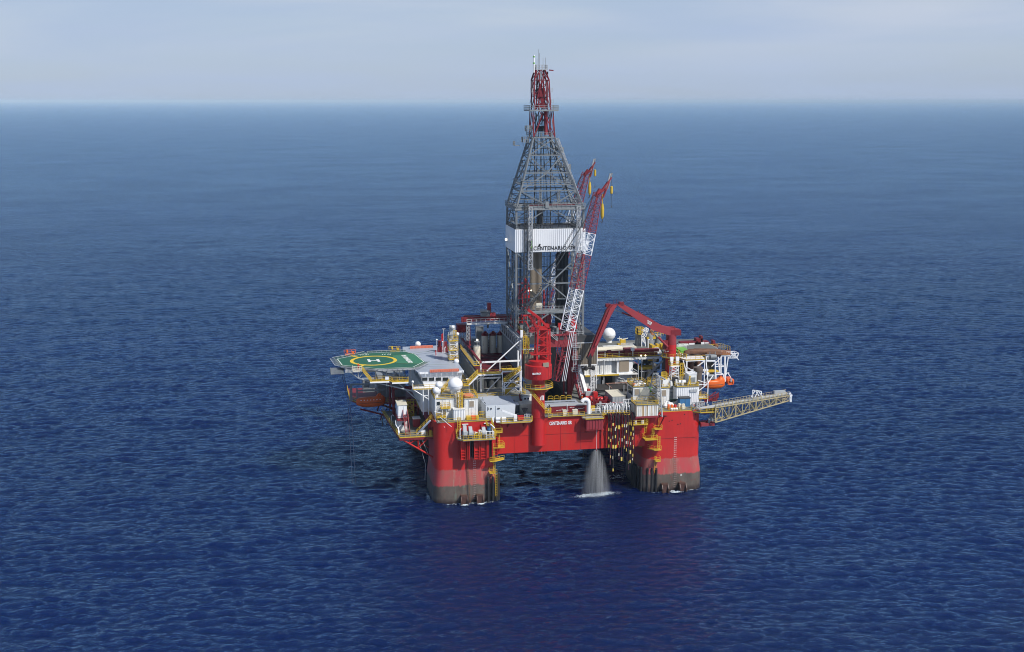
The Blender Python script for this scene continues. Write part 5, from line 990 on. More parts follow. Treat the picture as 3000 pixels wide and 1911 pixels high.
k.box(30.6, 32.8, 31.4, 33, 105.5, 108.4); k.box(30.4, 33.2, 31, 33, 96.5, 98); k.build('crown_machinery', DGREY, DK)
k = MB().tube((32.7, 29.6, 95.6), (32.7, 29.6, 102.2), .5, 12); k.build('crown_column', RED2, DK, True)
k = MB(); k.box(29.9, 33.2, 30.2, 33.2, 113.3, 113.5); k.rail([(29.9, 30.2, 113.5), (33.2, 30.2, 113.5), (33.2, 33.2, 113.5), (29.9, 33.2, 113.5), (29.9, 30.2, 113.5)], 1.2, .06, .8)
for (x, z) in ((29.0, 107.4), (34.3, 107.4), (28.9, 104.4), (34.4, 104.4)): k.box(x - .5, x + .5, 30.5, 32, z - .1, z); k.rail([(x - .5, 30.5, z), (x + .5, 30.5, z)], 1.0, .05, .4); k.bar((x - .5, 31, z + 1), (x, 31, z - .7), .08)
for i in range(8): x = 29.8 + random.random() * 3.4; k.box(x, x + .35, 30.4, 31, 111.4 + random.random(), 112.9)
k.build('crown_platform', LGREY, DK)
k = MB()
for x, z in ((30.3, 116.4), (30.75, 118.9), (31.0, 117.9), (32.0, 116.6), (32.7, 116.7)): k.tube((x, 30.6, 113.5), (x, 30.6, z), .05, 5)
k.build('antenna', GREY, DK)
k = MB().tube((29.4, 30.6, 112.6), (29.4, 30.6, 117.4), .26, 10); k.build('beacon_pole', WHITE2, DK, True)
for z in (115.0, 116.7): MB().tube((29.4, 30.6, z), (29.4, 30.6, z + .35), .28, 10).build('green_band', LIME, DK)
# --- lattice boom cranes
def boomcrane(label, base, zb, zplat, foot, head, cuts, peak, jibtip, front=True, ax=(0.86, .5, 0)):
    t = thing('pedestal_crane', label, 'pedestal crane', (base[0], base[1], zb), 'lattice boom cranes')
    x, y = base
    k = MB(); n = 28; r = 1.75
    vs = [(x + r * math.cos(2 * math.pi * i / n), y + r * math.sin(2 * math.pi * i / n), zb + (1.2 * max(0, math.sin(2 * math.pi * i / n)))) for i in range(n)] + [(x + r * math.cos(2 * math.pi * i / n), y + r * math.sin(2 * math.pi * i / n), zplat + 2.6) for i in range(n)]
    k.add(vs, [(i, (i + 1) % n, n + (i + 1) % n, n + i) for i in range(n)] + [tuple(range(n))[::-1], tuple(range(n, 2 * n))]); k.build('pedestal', CRANE, t, True)
    k = MB().lathe((x, y, 0), [(1.85, zplat - 8.3), (1.85, zplat - 8.1)], 28); k.lathe((x, y, 0), [(2.3, zplat - 1.3), (3.4, zplat - .3)], 24); k.build('collar', CRANE, t)
    oc = [(x + 4.0 * math.cos(R(22.5 + 45 * i)), y + 3.6 * math.sin(R(22.5 + 45 * i))) for i in range(8)]; platform('slew_platform', oc, zplat, .18, DECK, t)
    k = MB().lathe((x, y, 0), [(3.55, zplat + 2.4), (3.6, zplat + 2.6), (3.6, zplat + 6.0), (3.5, zplat + 6.1)], 36); k.lathe((x + .35, y - .1, 0), [(3.0, zplat + 6.1), (3.0, zplat + 7.2), (2.4, zplat + 7.35)], 32); k.build('machinery_house', CRANE, t, True)
    k = MB().box(x + .6, x + 2.1, y - 3.45, y - 2.4, zplat + 5.9, zplat + 7.0); k.build('cab_window', TAN, t)
    k = MB()
    for a in range(20): c_, s2 = math.cos(R(a * 18)), math.sin(R(a * 18)); k.box(x + 3.6 * c_ - .03, x + 3.6 * c_ + .03, y + 3.6 * s2 - .03, y + 3.6 * s2 + .03, zplat + 2.7, zplat + 5.9)
    k.build('house_seam', REDD, t)
    zt_ = zplat + 7.2; X0, X1 = x - .35, x + 2.75; zm_ = at('Z', 600, 430, v=y).z if front else zplat + 13.5
    k = MB().tube((x + 1.4, y + .6, zt_ - .4), (x + 1.4, y + .6, zm_), .95, 14); k.build('king_post', CRANE, t, True)
    k = MB()
    for yy in (y - 1.2, y + 1.6):
        for xx in (X0, X1): k.bar((xx - (.3 if xx == X0 else -.2), yy, zt_ - .3), (xx, yy, zm_), .42)
        for i in range(4): z0 = zt_ + (zm_ - zt_) * i / 4; z1 = zt_ + (zm_ - zt_) * (i + 1) / 4; k.bar((X0, yy, z1), (X1, yy, z1), .26); k.bar((X0 if i % 2 else X1, yy, z0), (X1 if i % 2 else X0, yy, z1), .2)
    for xx in (X0, X1): k.bar((xx, y - 1.2, zm_), (xx, y + 1.6, zm_), .5)
    for yy in (y - 1.0, y + 1.4):
        pk = V((peak[0], yy * .4 + y * .6, peak[1])); md = V(((X1 + peak[0]) / 2 + .45, yy, (zm_ + peak[1]) / 2 + .1))
        k.bar((X0 + .2, yy, zm_), pk + V((.3, 0, -1.5)), .55); k.bar((X1, yy, zm_), md, .5); k.bar(md, pk, .62); k.bar(md + V((-.2, 0, -.3)), (X0 + .6, yy, zm_), .3); k.bar((X0, yy, zm_ + .2), (X1, yy, zm_ + .2), .5)
    k.bar((X0 - 2.2, y - .6, zm_ - .3), (X0, y - .6, zm_ - .3), .3); k.bar((X0 - 1.8, y - .6, zm_ - .2), (peak[0] - .6, y - .6, peak[1] - 3), .24); k.bar((peak[0] - 1.2, y, peak[1] - 1.6), (peak[0] + .6, y, peak[1] - 1.4), .5, .4)
    k.bar((X0 - 1.9, y - .6, zm_ + 2.0), (X0 - .3, y - .6, zm_ + 2.2), .2); k.box(x - 2.2, x + 3.3, y - 1.6, y + 1.8, zt_ + 1.6, zt_ + 1.85); k.build('mast_frame', CRANE, t)
    k = MB().ladder((X0 - 1.2, y - .8, zm_ - .2), (X0 - 1.2, y - .8, peak[1] - 1.4), .7, (1, 0, 0), .07, True); k.box(X0 - 2.4, X0 + .2, y - 1.3, y + .2, zm_ - .5, zm_ - .35); k.rail([(X0 - 2.4, y - 1.3, zm_ - .35), (X0 + .2, y - 1.3, zm_ - .35)], 1.0, .05, .6); k.build('mast_ladder', RED2, t)
    F_, H2 = V(foot), V(head); prev = 0.0; W = [1.3, 2.9, 3.0, 2.9, 2.7, 1.8]; names_ = ['boom_base', 'boom_section', 'boom_section', 'boom_section', 'boom_section']; mts = [RED2, WHITE2, RED2, WHITE2, RED2]; ns = [5, 8, 8, 4, 12]
    for i, c in enumerate(list(cuts) + [1.0]):
        k = MB().lattice(F_.lerp(H2, prev), F_.lerp(H2, c - .002), W[i], W[i + 1], ns[i], .15 if mts[i] == WHITE2 else .12, .045 if mts[i] == WHITE2 else .04, ax, W[i] * .8, W[i + 1] * .8); k.build(names_[i], mts[i], t); prev = c
    d = (H2 - F_).normalized()
    k = MB(); sv = V(ax).normalized() * .9; yv = V((0, 1, 0))
    JT = V(jibtip)
    k.bar(H2 - d * .4, H2 + d * .8 + V((.5, 0, 0)), 1.1, 1.0); k.bar(H2 + V((-.8, 0, -1.0)), H2 + V((.5, 0, .5)), .5, .9)
    for s_ in (-.5, .5): k.bar(H2 + V((.6, s_, 0)), JT + V((0, s_ * .6, 0)), .34); k.bar(H2 + V((1.3, s_, -1.4)), JT + V((-.6, s_ * .6, -1.2)), .26); k.bar(H2 + V((.8, s_, 0)), H2.lerp(JT, .55) + V((.4, s_, -1.0)), .2)
    k.build('boom_head', RED2 if front else REDD, t)
    k = MB().bar(JT + V((-.3, 0, 1.0)), JT + V((-1.4, 0, -3.2)), .3, .6); k.build('tip_bar', LGREY, t); k = MB().bar(JT + V((.15, 0, 1.1)), JT + V((-.9, 0, -3.0)), .28, .5); k.build('tip_bar', GREY, t)
    k = MB(); pk = V((peak[0], y, peak[1]))
    for s_ in (-.5, .5): k.tube(pk + V((0, s_, 0)), H2 + V((-1.2, s_, -.6)), .07, 5); k.tube(pk + V((.3, s_ * .5, -.3)), H2 + V((-.8, s_ * .5, -3.0)), .06, 5)
    k.build('pendant_rope', DGREY, t)
    k = MB(); q = H2 + V((1.2, 0, -.4)); k.tube(q, q + V((0, 0, -2.6)), .12, 6); k.lathe((q.x, q.y, q.z - 6.6), [(.15, 0), (.45, .7), (.5, 2.6), (.3, 4.0)], 12); k.build('hook_block', YEL, t); k = MB().path([q + V((0, 0, -6.6)), q + V((.1, 0, -7.2)), q + V((-.2, 0, -7.6)), q + V((-.4, 0, -7.2))], .12); k.build('hook', DGREY, t)
    k = MB(); q = JT + V((.1, 0, -2.2)); k.lathe((q.x, q.y, q.z - 2.2), [(.2, 0), (.35, .2), (.35, 1.9), (.15, 2.1)], 12); k.build('whip_ball', YEL, t); k = MB().tube(JT, q, .04, 5); k.tube(q + V((0, 0, -2.2)), q + V((0, 0, -5.4)), .04, 5); k.box(q.x - .1, q.x + .1, q.y - .1, q.y + .1, q.z - 5.8, q.z - 5.3); k.build('whip_line', DGREY, t)
    k = MB(); 
    if front:
        a = at('Z', 510, 1117, v=y - 3.6); b = at('Z', 640, 1095, v=y - 3.6); text('house_lettering', 'SEATRAX', WHITE2, t, (a.x, y - 3.66, a.z), (1, 0, 0), (0, 0, 1), .5, b.x - a.x, ext=.05, bold=.03)
        a = at('Z', 628, 1500, v=y - 1.8); mk = MB(); mk.box(a.x, a.x + 1.0, y - 1.66, y - 1.5, a.z + 1.0, a.z + 1.2)
        for i in range(3): mk.box(a.x + .05 + i * .36, a.x + .25 + i * .36, y - 1.76, y - 1.5, a.z, a.z + .95)
        mk.build('pedestal_mark', WHITE2, t)
        mk = MB().stairs((x + 1.9, y - 2.2, 24.0), (x - 2.4, y - 1.9, 29.3), .9, (0, 1, 0), .06); mk.box(x + 1.3, x + 2.9, y - 2.9, y - 1.4, 23.8, 24.0); mk.rail([(x + 1.3, y - 2.9, 24), (x + 2.9, y - 2.9, 24), (x + 2.9, y - 1.4, 24)], 1.1, .06, .5); mk.build('pedestal_stair', YEL, t)
        # text board inside the upper white section
        a, b = F_.lerp(H2, cuts[2] + .02), F_.lerp(H2, cuts[3] - .04); dd = (b - a); off = V((0, -1.35, 0))
        text('boom_lettering', 'SEATRAX', WHITE2, t, a + off + V((.3, 0, 0)), dd, (-dd.z, 0, dd.x), .9, dd.length, ext=.06, bold=.03)
    k = MB()
    for s_ in (-.45, .05, .5): k.tube(F_ + V((1.9 + s_, -1.0, 0)), F_.lerp(H2, cuts[0]) + V((1.0 + s_, -1.2, 0)), .08, 6)
    k.build('white_rods', WHITE2, t); 
    return t
yb = 1.2
ft = V((29.8, yb + 1, 31.6)); hd = at('X', 1245, 700, v=6.0); zz = [at('Y', 785, 1405, v=3).z, at('Y', 930, 880, v=4).z, at('Y', 1045, 445, v=5).z, at('Y', 1120, 180, v=5).z]
cuts = [(z - ft.z) / (hd.z - ft.z) for z in zz]; pk = at('Z', 440, 140, v=yb); jt = at('X', 1410, 510, v=6.0)
boomcrane('red pedestal crane at the front edge, its lattice boom raised before the derrick', (24.75, yb), 14.6, 30.5, ft, hd, cuts, (pk.x, pk.z), jt)
hd2 = at('X', 1095, 450, v=64); jt2 = at('X', 1205, 320, v=64); ft2 = V((39.0, 66, 31.6)); zz = [at('Y', 740, 830, v=65).z, at('Y', 850, 520, v=65).z, at('X', 970, 1140, v=64).z, at('X', 1010, 910, v=64).z]
boomcrane('lattice boom crane behind the derrick, only its head and upper boom showing', (33.5, 66.5), 20, 30.5, ft2, hd2, [(z - ft2.z) / (hd2.z - ft2.z) for z in zz], (34, 50), jt2, front=False)
q0, q1 = at('X', 1095, 500, v=63.2), at('X', 1050, 780, v=63.2); 
# --- knuckle boom crane
KC = thing('knuckle_crane', 'dark red folding knuckle boom crane on a thick red pedestal at the right', 'knuckle boom crane', (68.7, 24, 22), None)
MB().lathe((68.7, 24, 0), [(1.5, 22.05), (1.5, 34.4)], 28).build('pedestal', RED, KC, True)
k = MB().lathe((68.7, 24, 0), [(1.58, 34.4), (1.6, 34.5), (1.5, 34.55), (1.5, 38.9)], 28); k.build('slew_column', RED2, KC, True)
oc = [(68.7 + 3.0 * math.cos(R(22.5 + 45 * i)), 24 + 3.0 * math.sin(R(22.5 + 45 * i))) for i in range(8)]; platform('pedestal_platform', oc, at('K', 1548, 900, v=22).z, .18, DECK, KC)
MB().lathe((68.7, 24, 0), [(1.53, at('K', 1548, 900, v=22).z), (1.53, at('K', 1548, 900, v=22).z + 3.5)], 28).build('bright_band', CRANE, KC, True)
def slab(name, P, yc, yd, w0, mat, parent):
    """box girder: P outline in (x, z) with centre plane running from yc to yd"""
    xs = [p[0] for p in P]; x0, x1 = max(xs), min(xs); vs = []
    for s_ in (-1, 1):
        for p in P: f_ = (p[0] - x0) / (x1 - x0); vs.append((p[0], yc + (yd - yc) * f_ + s_ * w0 / 2, p[1]))
    n = len(P); return MB().add(vs, [tuple(range(n)), tuple(range(n, 2 * n))[::-1]] + [((i + 1) % n, i, n + i, n + (i + 1) % n) for i in range(n)]).build(name, mat, parent)
vb = lambda x: 24 - (68.7 - x) / 17 * 4.5
def kp(x, y, v=22): q = at('K', x, y, v=v); return (q.x, q.z)
slab('main_boom', [kp(1660, 500, 23), kp(1440, 450, 23), kp(1080, 255, 21.5), kp(860, 130, 20), kp(800, 160, 20), kp(1010, 320, 21.5), kp(1300, 510, 22.5), kp(1560, 595, 23)], 24, 19.5, 1.5, RED2, KC)
k = MB(); k.box(68.2, 71.2, 22.6, 25.4, 38.6, 40.2); k.box(67.0, 69.5, 23, 24.6, 40.0, 41.0); k.build('slew_head', REDD, KC)
slab('jib', [kp(845, 145, 19.5), kp(700, 150, 19.5), kp(640, 220, 19.5), kp(385, 890, 17.5), kp(450, 900, 17.5), kp(700, 330, 19), kp(790, 160, 19.5)], 19.5, 17.5, 1.2, REDD, KC)
slab('jib_plate', [kp(800, 165, 19), kp(740, 160, 19), kp(690, 210, 19), kp(480, 740, 17), kp(520, 720, 17), kp(715, 290, 18.6)], 19.2, 17.2, 1.3, RED2, KC)
k = MB(); a, b = at('K', 1515, 750, v=22.3), at('K', 1290, 520, v=22.3); k.tube(a, a.lerp(b, .6), .34, 10); a2, b2 = at('K', 1020, 325, v=20.5), at('K', 870, 270, v=20.3); k.tube(a2, b2, .22, 8); k.build('ram', RED2, KC); k = MB().tube(a.lerp(b, .6), b, .16, 8); k.tube(b2, at('K', 765, 232, v=20), .12, 8); k.build('ram_rod', LGREY, KC)
k = MB(); a = at('K', 420, 900, v=17.4); c = at('K', 420, 1040, v=17.4); k.bar((a.x, 17.4, a.z + 1.2), (c.x, 17.4, c.z), .7); k.bar((a.x - .8, 17.4, a.z - .3), (a.x + .4, 17.4, a.z + .6), .9)
for s_ in (-1.1, 1.0): k.tube((c.x, 17.4, c.z), (c.x + s_, 17.2, c.z - .2), .4, 8); k.lathe((c.x + s_, 17.3, c.z - .8), [(.3, 0), (.6, .3), (.5, 1.0), (.2, 1.2)], 10)
k.build('gripper', BLACK, KC)
k = MB(); 
for (x, y) in ((760, 95), (800, 85), (830, 100), (690, 120)): q = at('K', x, y + 45, v=19.5); k.tube((q.x, 19.5, q.z - .4), (q.x, 19.5, q.z + .9), .06, 5)
q = at('K', 860, 130, v=19.6); k.box(q.x - .6, q.x + .7, 18.9, 20.2, q.z - .6, q.z + .2); q = at('K', 690, 160, v=19.6); k.box(q.x - .9, q.x + .4, 18.9, 20.2, q.z - .6, q.z + .3)
for i in range(9): q = at('K', 1100 + i * 28, 268 + i * 17, v=21.8); k.box(q.x - .1, q.x + .1, 21.4, 22.2, q.z, q.z + .4)
k.build('knee_gear', REDD, KC)
a, b = at('K', 1160, 385, v=20.9), at('K', 1270, 445, v=20.9); dd = b - a; text('boom_lettering', 'MacGREGOR', WHITE, KC, (a.x, 21.0, a.z), dd, (-dd.z, 0, dd.x), .95, dd.length * 1.1, ext=.05, bold=.03)
a = at('M', 950, 775, v=22.4); text('pedestal_lettering', 'MacGREGOR', WHITE, KC, (a.x, 22.45, a.z), (1, 0, 0), (0, 0, 1), .2, .9, ext=.03)
k = MB(); k.box(66.2, 67.4, 22.6, 24, 34.6, 37.2); k.path([(66.5, 22.4, 34.6), (66.2, 22.4, 33.6), (66.9, 22.4, 33.4), (67, 22.4, 34.3)], .12); k.build('operator_cab', REDD, KC)
# ================================================================== FRONT DECK, RIGHT HALF
def q3(c, x, y, v): return at(c, x, y, v=v)
def simple(name, mat, label, cat, k, base, group=None, smooth=False):
    o = k.build(name, mat, None, smooth, base=base); return tag(o, label, cat, group)
# --- pale shed with chamfered roof
S0 = thing('grey_shed', 'big pale grey shed with a sloping blue-grey top near the front edge', 'shed', (15, 5.5, 22.1))
k = MB(); k.add([(11.0, 3.0, 22.1), (18.7, 2.6, 22.1), (18.9, 8.2, 22.1), (9.6, 8.4, 22.1), (11.0, 3.0, 25.5), (18.9, 2.6, 25.6), (18.6, 8.2, 26.6), (9.5, 8.4, 26.6)], [(0, 3, 2, 1), (0, 1, 5, 4), (1, 2, 6, 5), (2, 3, 7, 6), (3, 0, 4, 7), (4, 5, 6, 7)])
for x in (13.6, 16.1): k.box(x, x + .05, 2.74, 2.9, 22.2, 25.4)
k.build('shell', paint('pale_blue_grey', (0.62, 0.66, 0.70), .45, .2, (0.45, .48, .5), .6), S0)
MB().add([(11.0, 3.0, 25.53), (18.9, 2.6, 25.63), (18.6, 8.2, 26.63), (9.5, 8.4, 26.63), (11, 3, 25.58), (18.9, 2.6, 25.68), (18.6, 8.2, 26.68), (9.5, 8.4, 26.68)], [(4, 5, 6, 7), (0, 3, 2, 1), (0, 1, 5, 4), (1, 2, 6, 5), (2, 3, 7, 6), (3, 0, 4, 7)]).build('roof', ROOF, S0)
k = MB(); k.box(12.2, 12.55, 2.75, 2.95, 24.4, 24.8); k.box(14.1, 14.7, 2.6, 2.9, 24.5, 24.75); k.path([(10.9, 4.6, 26.0), (11.3, 3.4, 25.4), (11.6, 2.85, 24.8), (11.6, 2.8, 24.3)], .12); k.build('vent', DGREY, S0)
t = thing('lattice_gap_frame', 'grey pipes and frames in the gap between white cabin and pale shed', 'pipe frame', (9.7, 7, 22.1)); k = MB()
for z in (23.2, 24.4, 25.8, 26.4): k.bar((9.0, 6, z), (11, 5.6, z), .12)
for x in (9.2, 9.9, 10.6): k.bar((x, 6.2, 22.1), (x, 6.2, 27), .12)
k.box(9.1, 10.6, 8, 9.6, 22.1, 25.4); k.build('frame', GREY, t)
k = MB().rail([(9.2, 3.6, 22.1), (10.8, 3.6, 22.1)], 1.6, .07, .5); k.build('yellow_guard', YEL, t)
for i, x in enumerate((13.6, 15.1)):
    t = thing('liferaft_canister', ['white life-raft canister on the balcony, the left one of the pair', 'white life-raft canister on the balcony, the right one of the pair'][i], 'life raft', (x, -1.0, 21.85), 'life-raft canisters on the front balcony')
    k = MB().lathe((0, 0, 0), [(.3, -.62), (.46, -.55), (.46, .55), (.3, .62)], 16); k.v = [(x + c, -.9 + a * .9, 22.75 + b) for a, b, c in k.v]; k.build('shell', WHITE2, t, True)
    MB().box(x - .6, x + .6, -1.3, -.5, 21.85, 22.2).build('cradle', WHITE2, t)
t = thing('davit_crane', 'small white davit crane lying over the front balcony', 'davit', (18.2, -.8, 21.85)); k = MB().box(17.8, 18.6, -1.2, -.3, 21.9, 23.6); k.build('post', WHITE2, t); a = q3('B', 690, 940, -.8); MB().bar((18.2, -.8, 23.4), (a.x, -.8, a.z), .34, .4).build('arm', WHITE2, t)
k = MB().box(19.0, 20.5, -.8, .4, 22.1, 23.0); k.poly([(18.95, -.85), (20.55, -.85), (20.55, .45), (18.95, .45)], 23.0, 23.12); simple('red_chest', CRANE, 'red chest at the right end of the front balcony', 'chest', k, (19.7, -.2, 21.9))
k = MB().box(12.0, 12.5, -.8, -.4, 21.8, 23.2); k.tube((12.25, -.6, 23.2), (12.25, -.6, 23.6), .1, 6); simple('white_cabinet', WHITE2, 'narrow white cabinet left of the two life-raft canisters', 'cabinet', k, (12.2, -.6, 21.8))
# --- cream container, dark gear, funnel, small red crane, blue tank
house('cream_container', 'cream ribbed container between the pale shed and the red crane pedestal', 'container', 20.6, 24.1, 4.6, 7.8, 22.08, 25.0, CREAM, (), .5, False, CREAM, ribd=.14)
t = thing('dark_skid', 'black pump skid wedged between the pale shed and the cream container', 'pump skid', (19.7, 4, 22.08)); k = MB(); k.box(19.1, 20.3, 4.2, 6.5, 22.1, 24.9); k.box(19.0, 20.2, 3.0, 4.2, 22.1, 23.0); k.build('body', DGREY, t); k = MB().box(19.1, 20.2, 4.0, 6.4, 24.92, 25.2); k.build('top', WHITE, t)
k = MB().lathe((21.4, 2.6, 22.9), [(.25, 0), (.3, .4), (.85, 1.3), (.85, 1.4)], 14); k.tube((21.4, 2.6, 22.0), (21.4, 2.6, 23), .25); simple('funnel', DGREY, 'dark grey hopper funnel in front of the cream container', 'funnel', k, (21.4, 2.6, 22.1), smooth=True)
t = thing('deck_railing_gate', 'pale grey railing and valves beside the foot of the crane pedestal', 'railing', (22.3, 1, 22.1)); k = MB(); k.rail([(21.0, .9, 21.9), (23.0, .6, 21.6)], 1.3, .07, .7); k.box(21.6, 22.6, 1.5, 2.3, 22.1, 23.2); k.build('rail', LGREY, t)
t = thing('small_red_crane', 'small dark red knuckle crane folded on the white deckhouse roof', 'deck crane', (21.5, 11, 26.1)); pz = lambda x, y: (lambda q: (q.x, 9.4, q.z))(q3('B', x, y, 9.4))
k = MB(); k.bar(pz(1090, 570), pz(1110, 740), .34); k.bar(pz(1110, 740), pz(1180, 770), .5); k.bar(pz(1120, 690), pz(1150, 760), .4); k.bar(pz(1190, 650), pz(1190, 750), .55); k.bar(pz(1090, 765), pz(1270, 760), .3); k.bar(pz(1180, 690), pz(1130, 750), .3); k.build('arm', REDD, t)
t = house('white_block_stack', 'two white block cabinets stacked behind the small red crane', 'cabinet', 22.0, 23.9, 8.0, 9.8, 24.4, 26.4, WHITE, [(22.3, 22.8, 25.4, 25.9), (23.2, 23.6, 25.4, 25.9)], 0, False)
k = MB().lathe((22.9, 16.5, 26.2), [(.9, 0), (.9, 3.2), (.5, 3.7)], 16); k.path([(23.4, 15.8, 29), (24.2, 15.2, 28.4), (24.6, 15.0, 26.4)], .3, 8); simple('blue_tank', paint('dark_blue_paint', (.02, .06, .16), .4, .3), 'dark blue tank half hidden behind the crane pedestal platform', 'tank', k, (22.9, 16.5, 26.1), smooth=True)
# --- middle front deck: hatch, long red box, lockers, vent
t = thing('hatch_cover', 'long flat pale grey hatch cover with a row of slots beside the moonpool', 'hatch cover', (33, 9, 22.1)); MB().box(27.4, 38.4, 6.6, 15.4, 22.1, 22.9).build('cover', ROOF, t)
k = MB()
for i in range(26): k.box(28.2 + i * .37, 28.45 + i * .37, 13.0, 13.4, 22.9, 23.0)
k.box(31, 31.3, 8.4, 11, 22.9, 23.02); k.build('slot', DGREY, t)
t = thing('red_long_box', 'long low dark red box with white stencil marks near the front railing', 'equipment box', (33.5, 4.5, 22.1)); MB().box(28.7, 38.9, 4.0, 6.0, 22.1, 24.1).build('box', REDD, t); MB().box(28.6, 39.0, 3.9, 6.1, 24.1, 24.25).build('lid', LGREY, t)
k = MB(); random.seed(3)
for i in range(11): x = 30.3 + i * .75; z = 22.6 + random.random() * 1.0; k.box(x, x + random.uniform(.3, .9), 3.96, 4.0, z, z + .12)
k.build('stencil', WHITE, t)
k = MB(); k.tube((33.3, 3.9, 22.1), (33.3, 3.9, 24.6), .08); k.rail([(28.3, 3.6, 22.1), (28.3, 6.3, 22.1)], 2.1, .08, 1.0); k.build('white_post', WHITE2, t)
for i, (x, w_, lab) in enumerate(((31.6, 1.0, 'cream locker on the front edge above the name lettering, the left one'), (34.3, 1.35, 'cream locker on the front edge above the name lettering, the right one'))):
    t = thing('locker', lab, 'locker', (x, 1.8, 22.08), 'cream lockers on the front edge'); MB().box(x, x + w_, 1.4, 2.2, 22.08, 23.5).build('body', CREAM, t); k = MB().box(x - .05, x + w_ + .05, 1.35, 2.25, 23.5, 23.6); k.build('lid', CREAM, t)
k = MB().lathe((38.9, 2.4, 22.1), [(.55, 0), (.55, 3.0)], 16); pts = [(38.9, 2.4, 25.1)] + [(38.9 - .95 * (1 - math.cos(R(a))), 2.4 + .05, 25.1 + .95 * math.sin(R(a))) for a in range(20, 161, 20)]; k.path(pts, .55, 14); simple('gooseneck_vent', WHITE2, 'fat white gooseneck vent pipe standing at the front edge', 'vent pipe', k, (38.9, 2.4, 22.1), smooth=True)
k = MB().path([(27.6, 3.4, 22.2), (27.9, 3.3, 24.2), (28.3, 3.3, 24.8), (28.5, 3.3, 23.6), (28.3, 3.2, 22.2)], .16); k.path([(27.2, 3.6, 22.4), (28.0, 3.6, 23.8), (28.6, 3.6, 22.8)], .12); simple('coiled_hose', DGREY, 'dark coiled hose right of the crane pedestal on the front deck', 'hose', k, (28, 3.3, 22.1))
for i in range(4):
    x = 31.2 + i * 1.75; k = MB(); k.path([(x, 18.2, 22.1), (x, 18.2, 23.2), (x + .3, 18.2, 23.5), (x + 1.1, 18.2, 23.5), (x + 1.4, 18.2, 23.2), (x + 1.4, 18.2, 22.1)], .07); k.bar((x, 18.2, 22.8), (x + 1.4, 18.2, 22.8), .1)
    simple('hoop_barrier', YEL, ['yellow hoop barrier at the moonpool edge, nearest the crane pedestal', 'yellow hoop barrier at the moonpool edge, second from the crane pedestal', 'yellow hoop barrier at the moonpool edge, third from the crane pedestal', 'yellow hoop barrier at the moonpool edge, farthest from the crane pedestal'][i], 'barrier', k, (x, 18.2, 22.1), 'yellow hoops round the moonpool')
# --- shipping container and red winches
t = thing('shipping_container', 'grey shipping container with a red stripe standing alone before the dark pipe rack', 'container', (48.7, 12.5, 22.1)); k = MB().box(47.2, 50.9, 8.6, 16.4, 22.15, 24.9); k.ribs(47.2, 50.9, 8.6, 22.2, 24.8, .42, .08); k.ribsx(8.6, 16.4, 47.2, 22.2, 24.8, .5, .08); k.build('body', LGREY, t); MB().box(47.1, 51.0, 8.5, 16.5, 24.9, 25.0).build('roof', CREAM, t); MB().box(47.06, 51.04, 8.46, 16.5, 23.0, 23.3).build('stripe', CRANE, t)
WT = thing('red_winch_cluster', 'cluster of dark red winches and frames left of the grey shipping container', 'winches', (43.5, 12, 22.1))
k = MB(); random.seed(21)
for i in range(22):
    x, y = random.uniform(40.6, 46.4), random.uniform(9, 15); k.bar((x, y, 22.2), (x + random.uniform(-1, 1), y, 22.2 + random.uniform(.8, 2.6)), random.uniform(.2, .6))
k.box(41.2, 46.6, 9.6, 10, 22.2, 22.6); k.rail([(42.3, 9, 22.3), (46.6, 9, 22.3), (46.6, 14, 22.3)], 1.6, .08, .8); k.build('frame', REDD, WT)
k = MB(); k.tube((41.0, 14, 23.2), (42.8, 14, 23.2), .9, 16); k.tube((44.2, 13.6, 23.0), (45.8, 13.6, 23.0), .8, 16); k.box(43.4, 44.6, 14.5, 16, 22.1, 24.9); k.box(46.0, 46.7, 12, 13, 22.1, 24.0); k.build('drum', CRANE, WT)
k = MB().box(41.6, 44.2, 16.2, 17.4, 22.1, 24.7); simple('pale_tank', LGREY, 'pale grey box tank behind the dark red winches', 'tank', k, (42.9, 16.8, 22.1))
# --- dark pipe rack
PR = thing('pipe_rack', 'wide bed of dark drill pipes stacked in layers on the right deck', 'pipe rack', (53, 21, 22.1))
random.seed(8)
for (y0, y1, z0, nl, x0) in ((20.6, 27.4, 22.3, 5, 46.4), (14.6, 20.2, 22.3, 3, 46.2)):
    k = MB(); r = .17
    for l_ in range(nl):
        y = y0 + .2
        while y < y1: xs = x0 + random.uniform(-.6, .9); k.tube((xs, y, z0 + .2 + l_ * .36), (62.5, y, z0 + .2 + l_ * .36), r, 6); y += .38
    k.build('pipe_layer', paint('dark_pipe', (0.04, 0.038, 0.038), .7, .6, (.02, .018, .018), .9, rust=.2, spec=.2) if nl == 5 else DGREY, PR)
k = MB()
for x in (49.5, 53.8, 58.0):
    for y in (14.3, 20.4, 27.7): k.bar((x, y, 22.1), (x, y, 25.2), .2)
k.build('stanchion', LGREY, PR)
k = MB(); 
for x in (50.4, 56.0): k.bar((x, 20.8, 24.35), (x, 27.2, 24.35), .18, .1)
k.bar((50, 26.2, 24.5), (58, 26.6, 24.5), .22); k.build('timber', paint('worn_timber', (.28, .15, .11), .8, .4), PR)
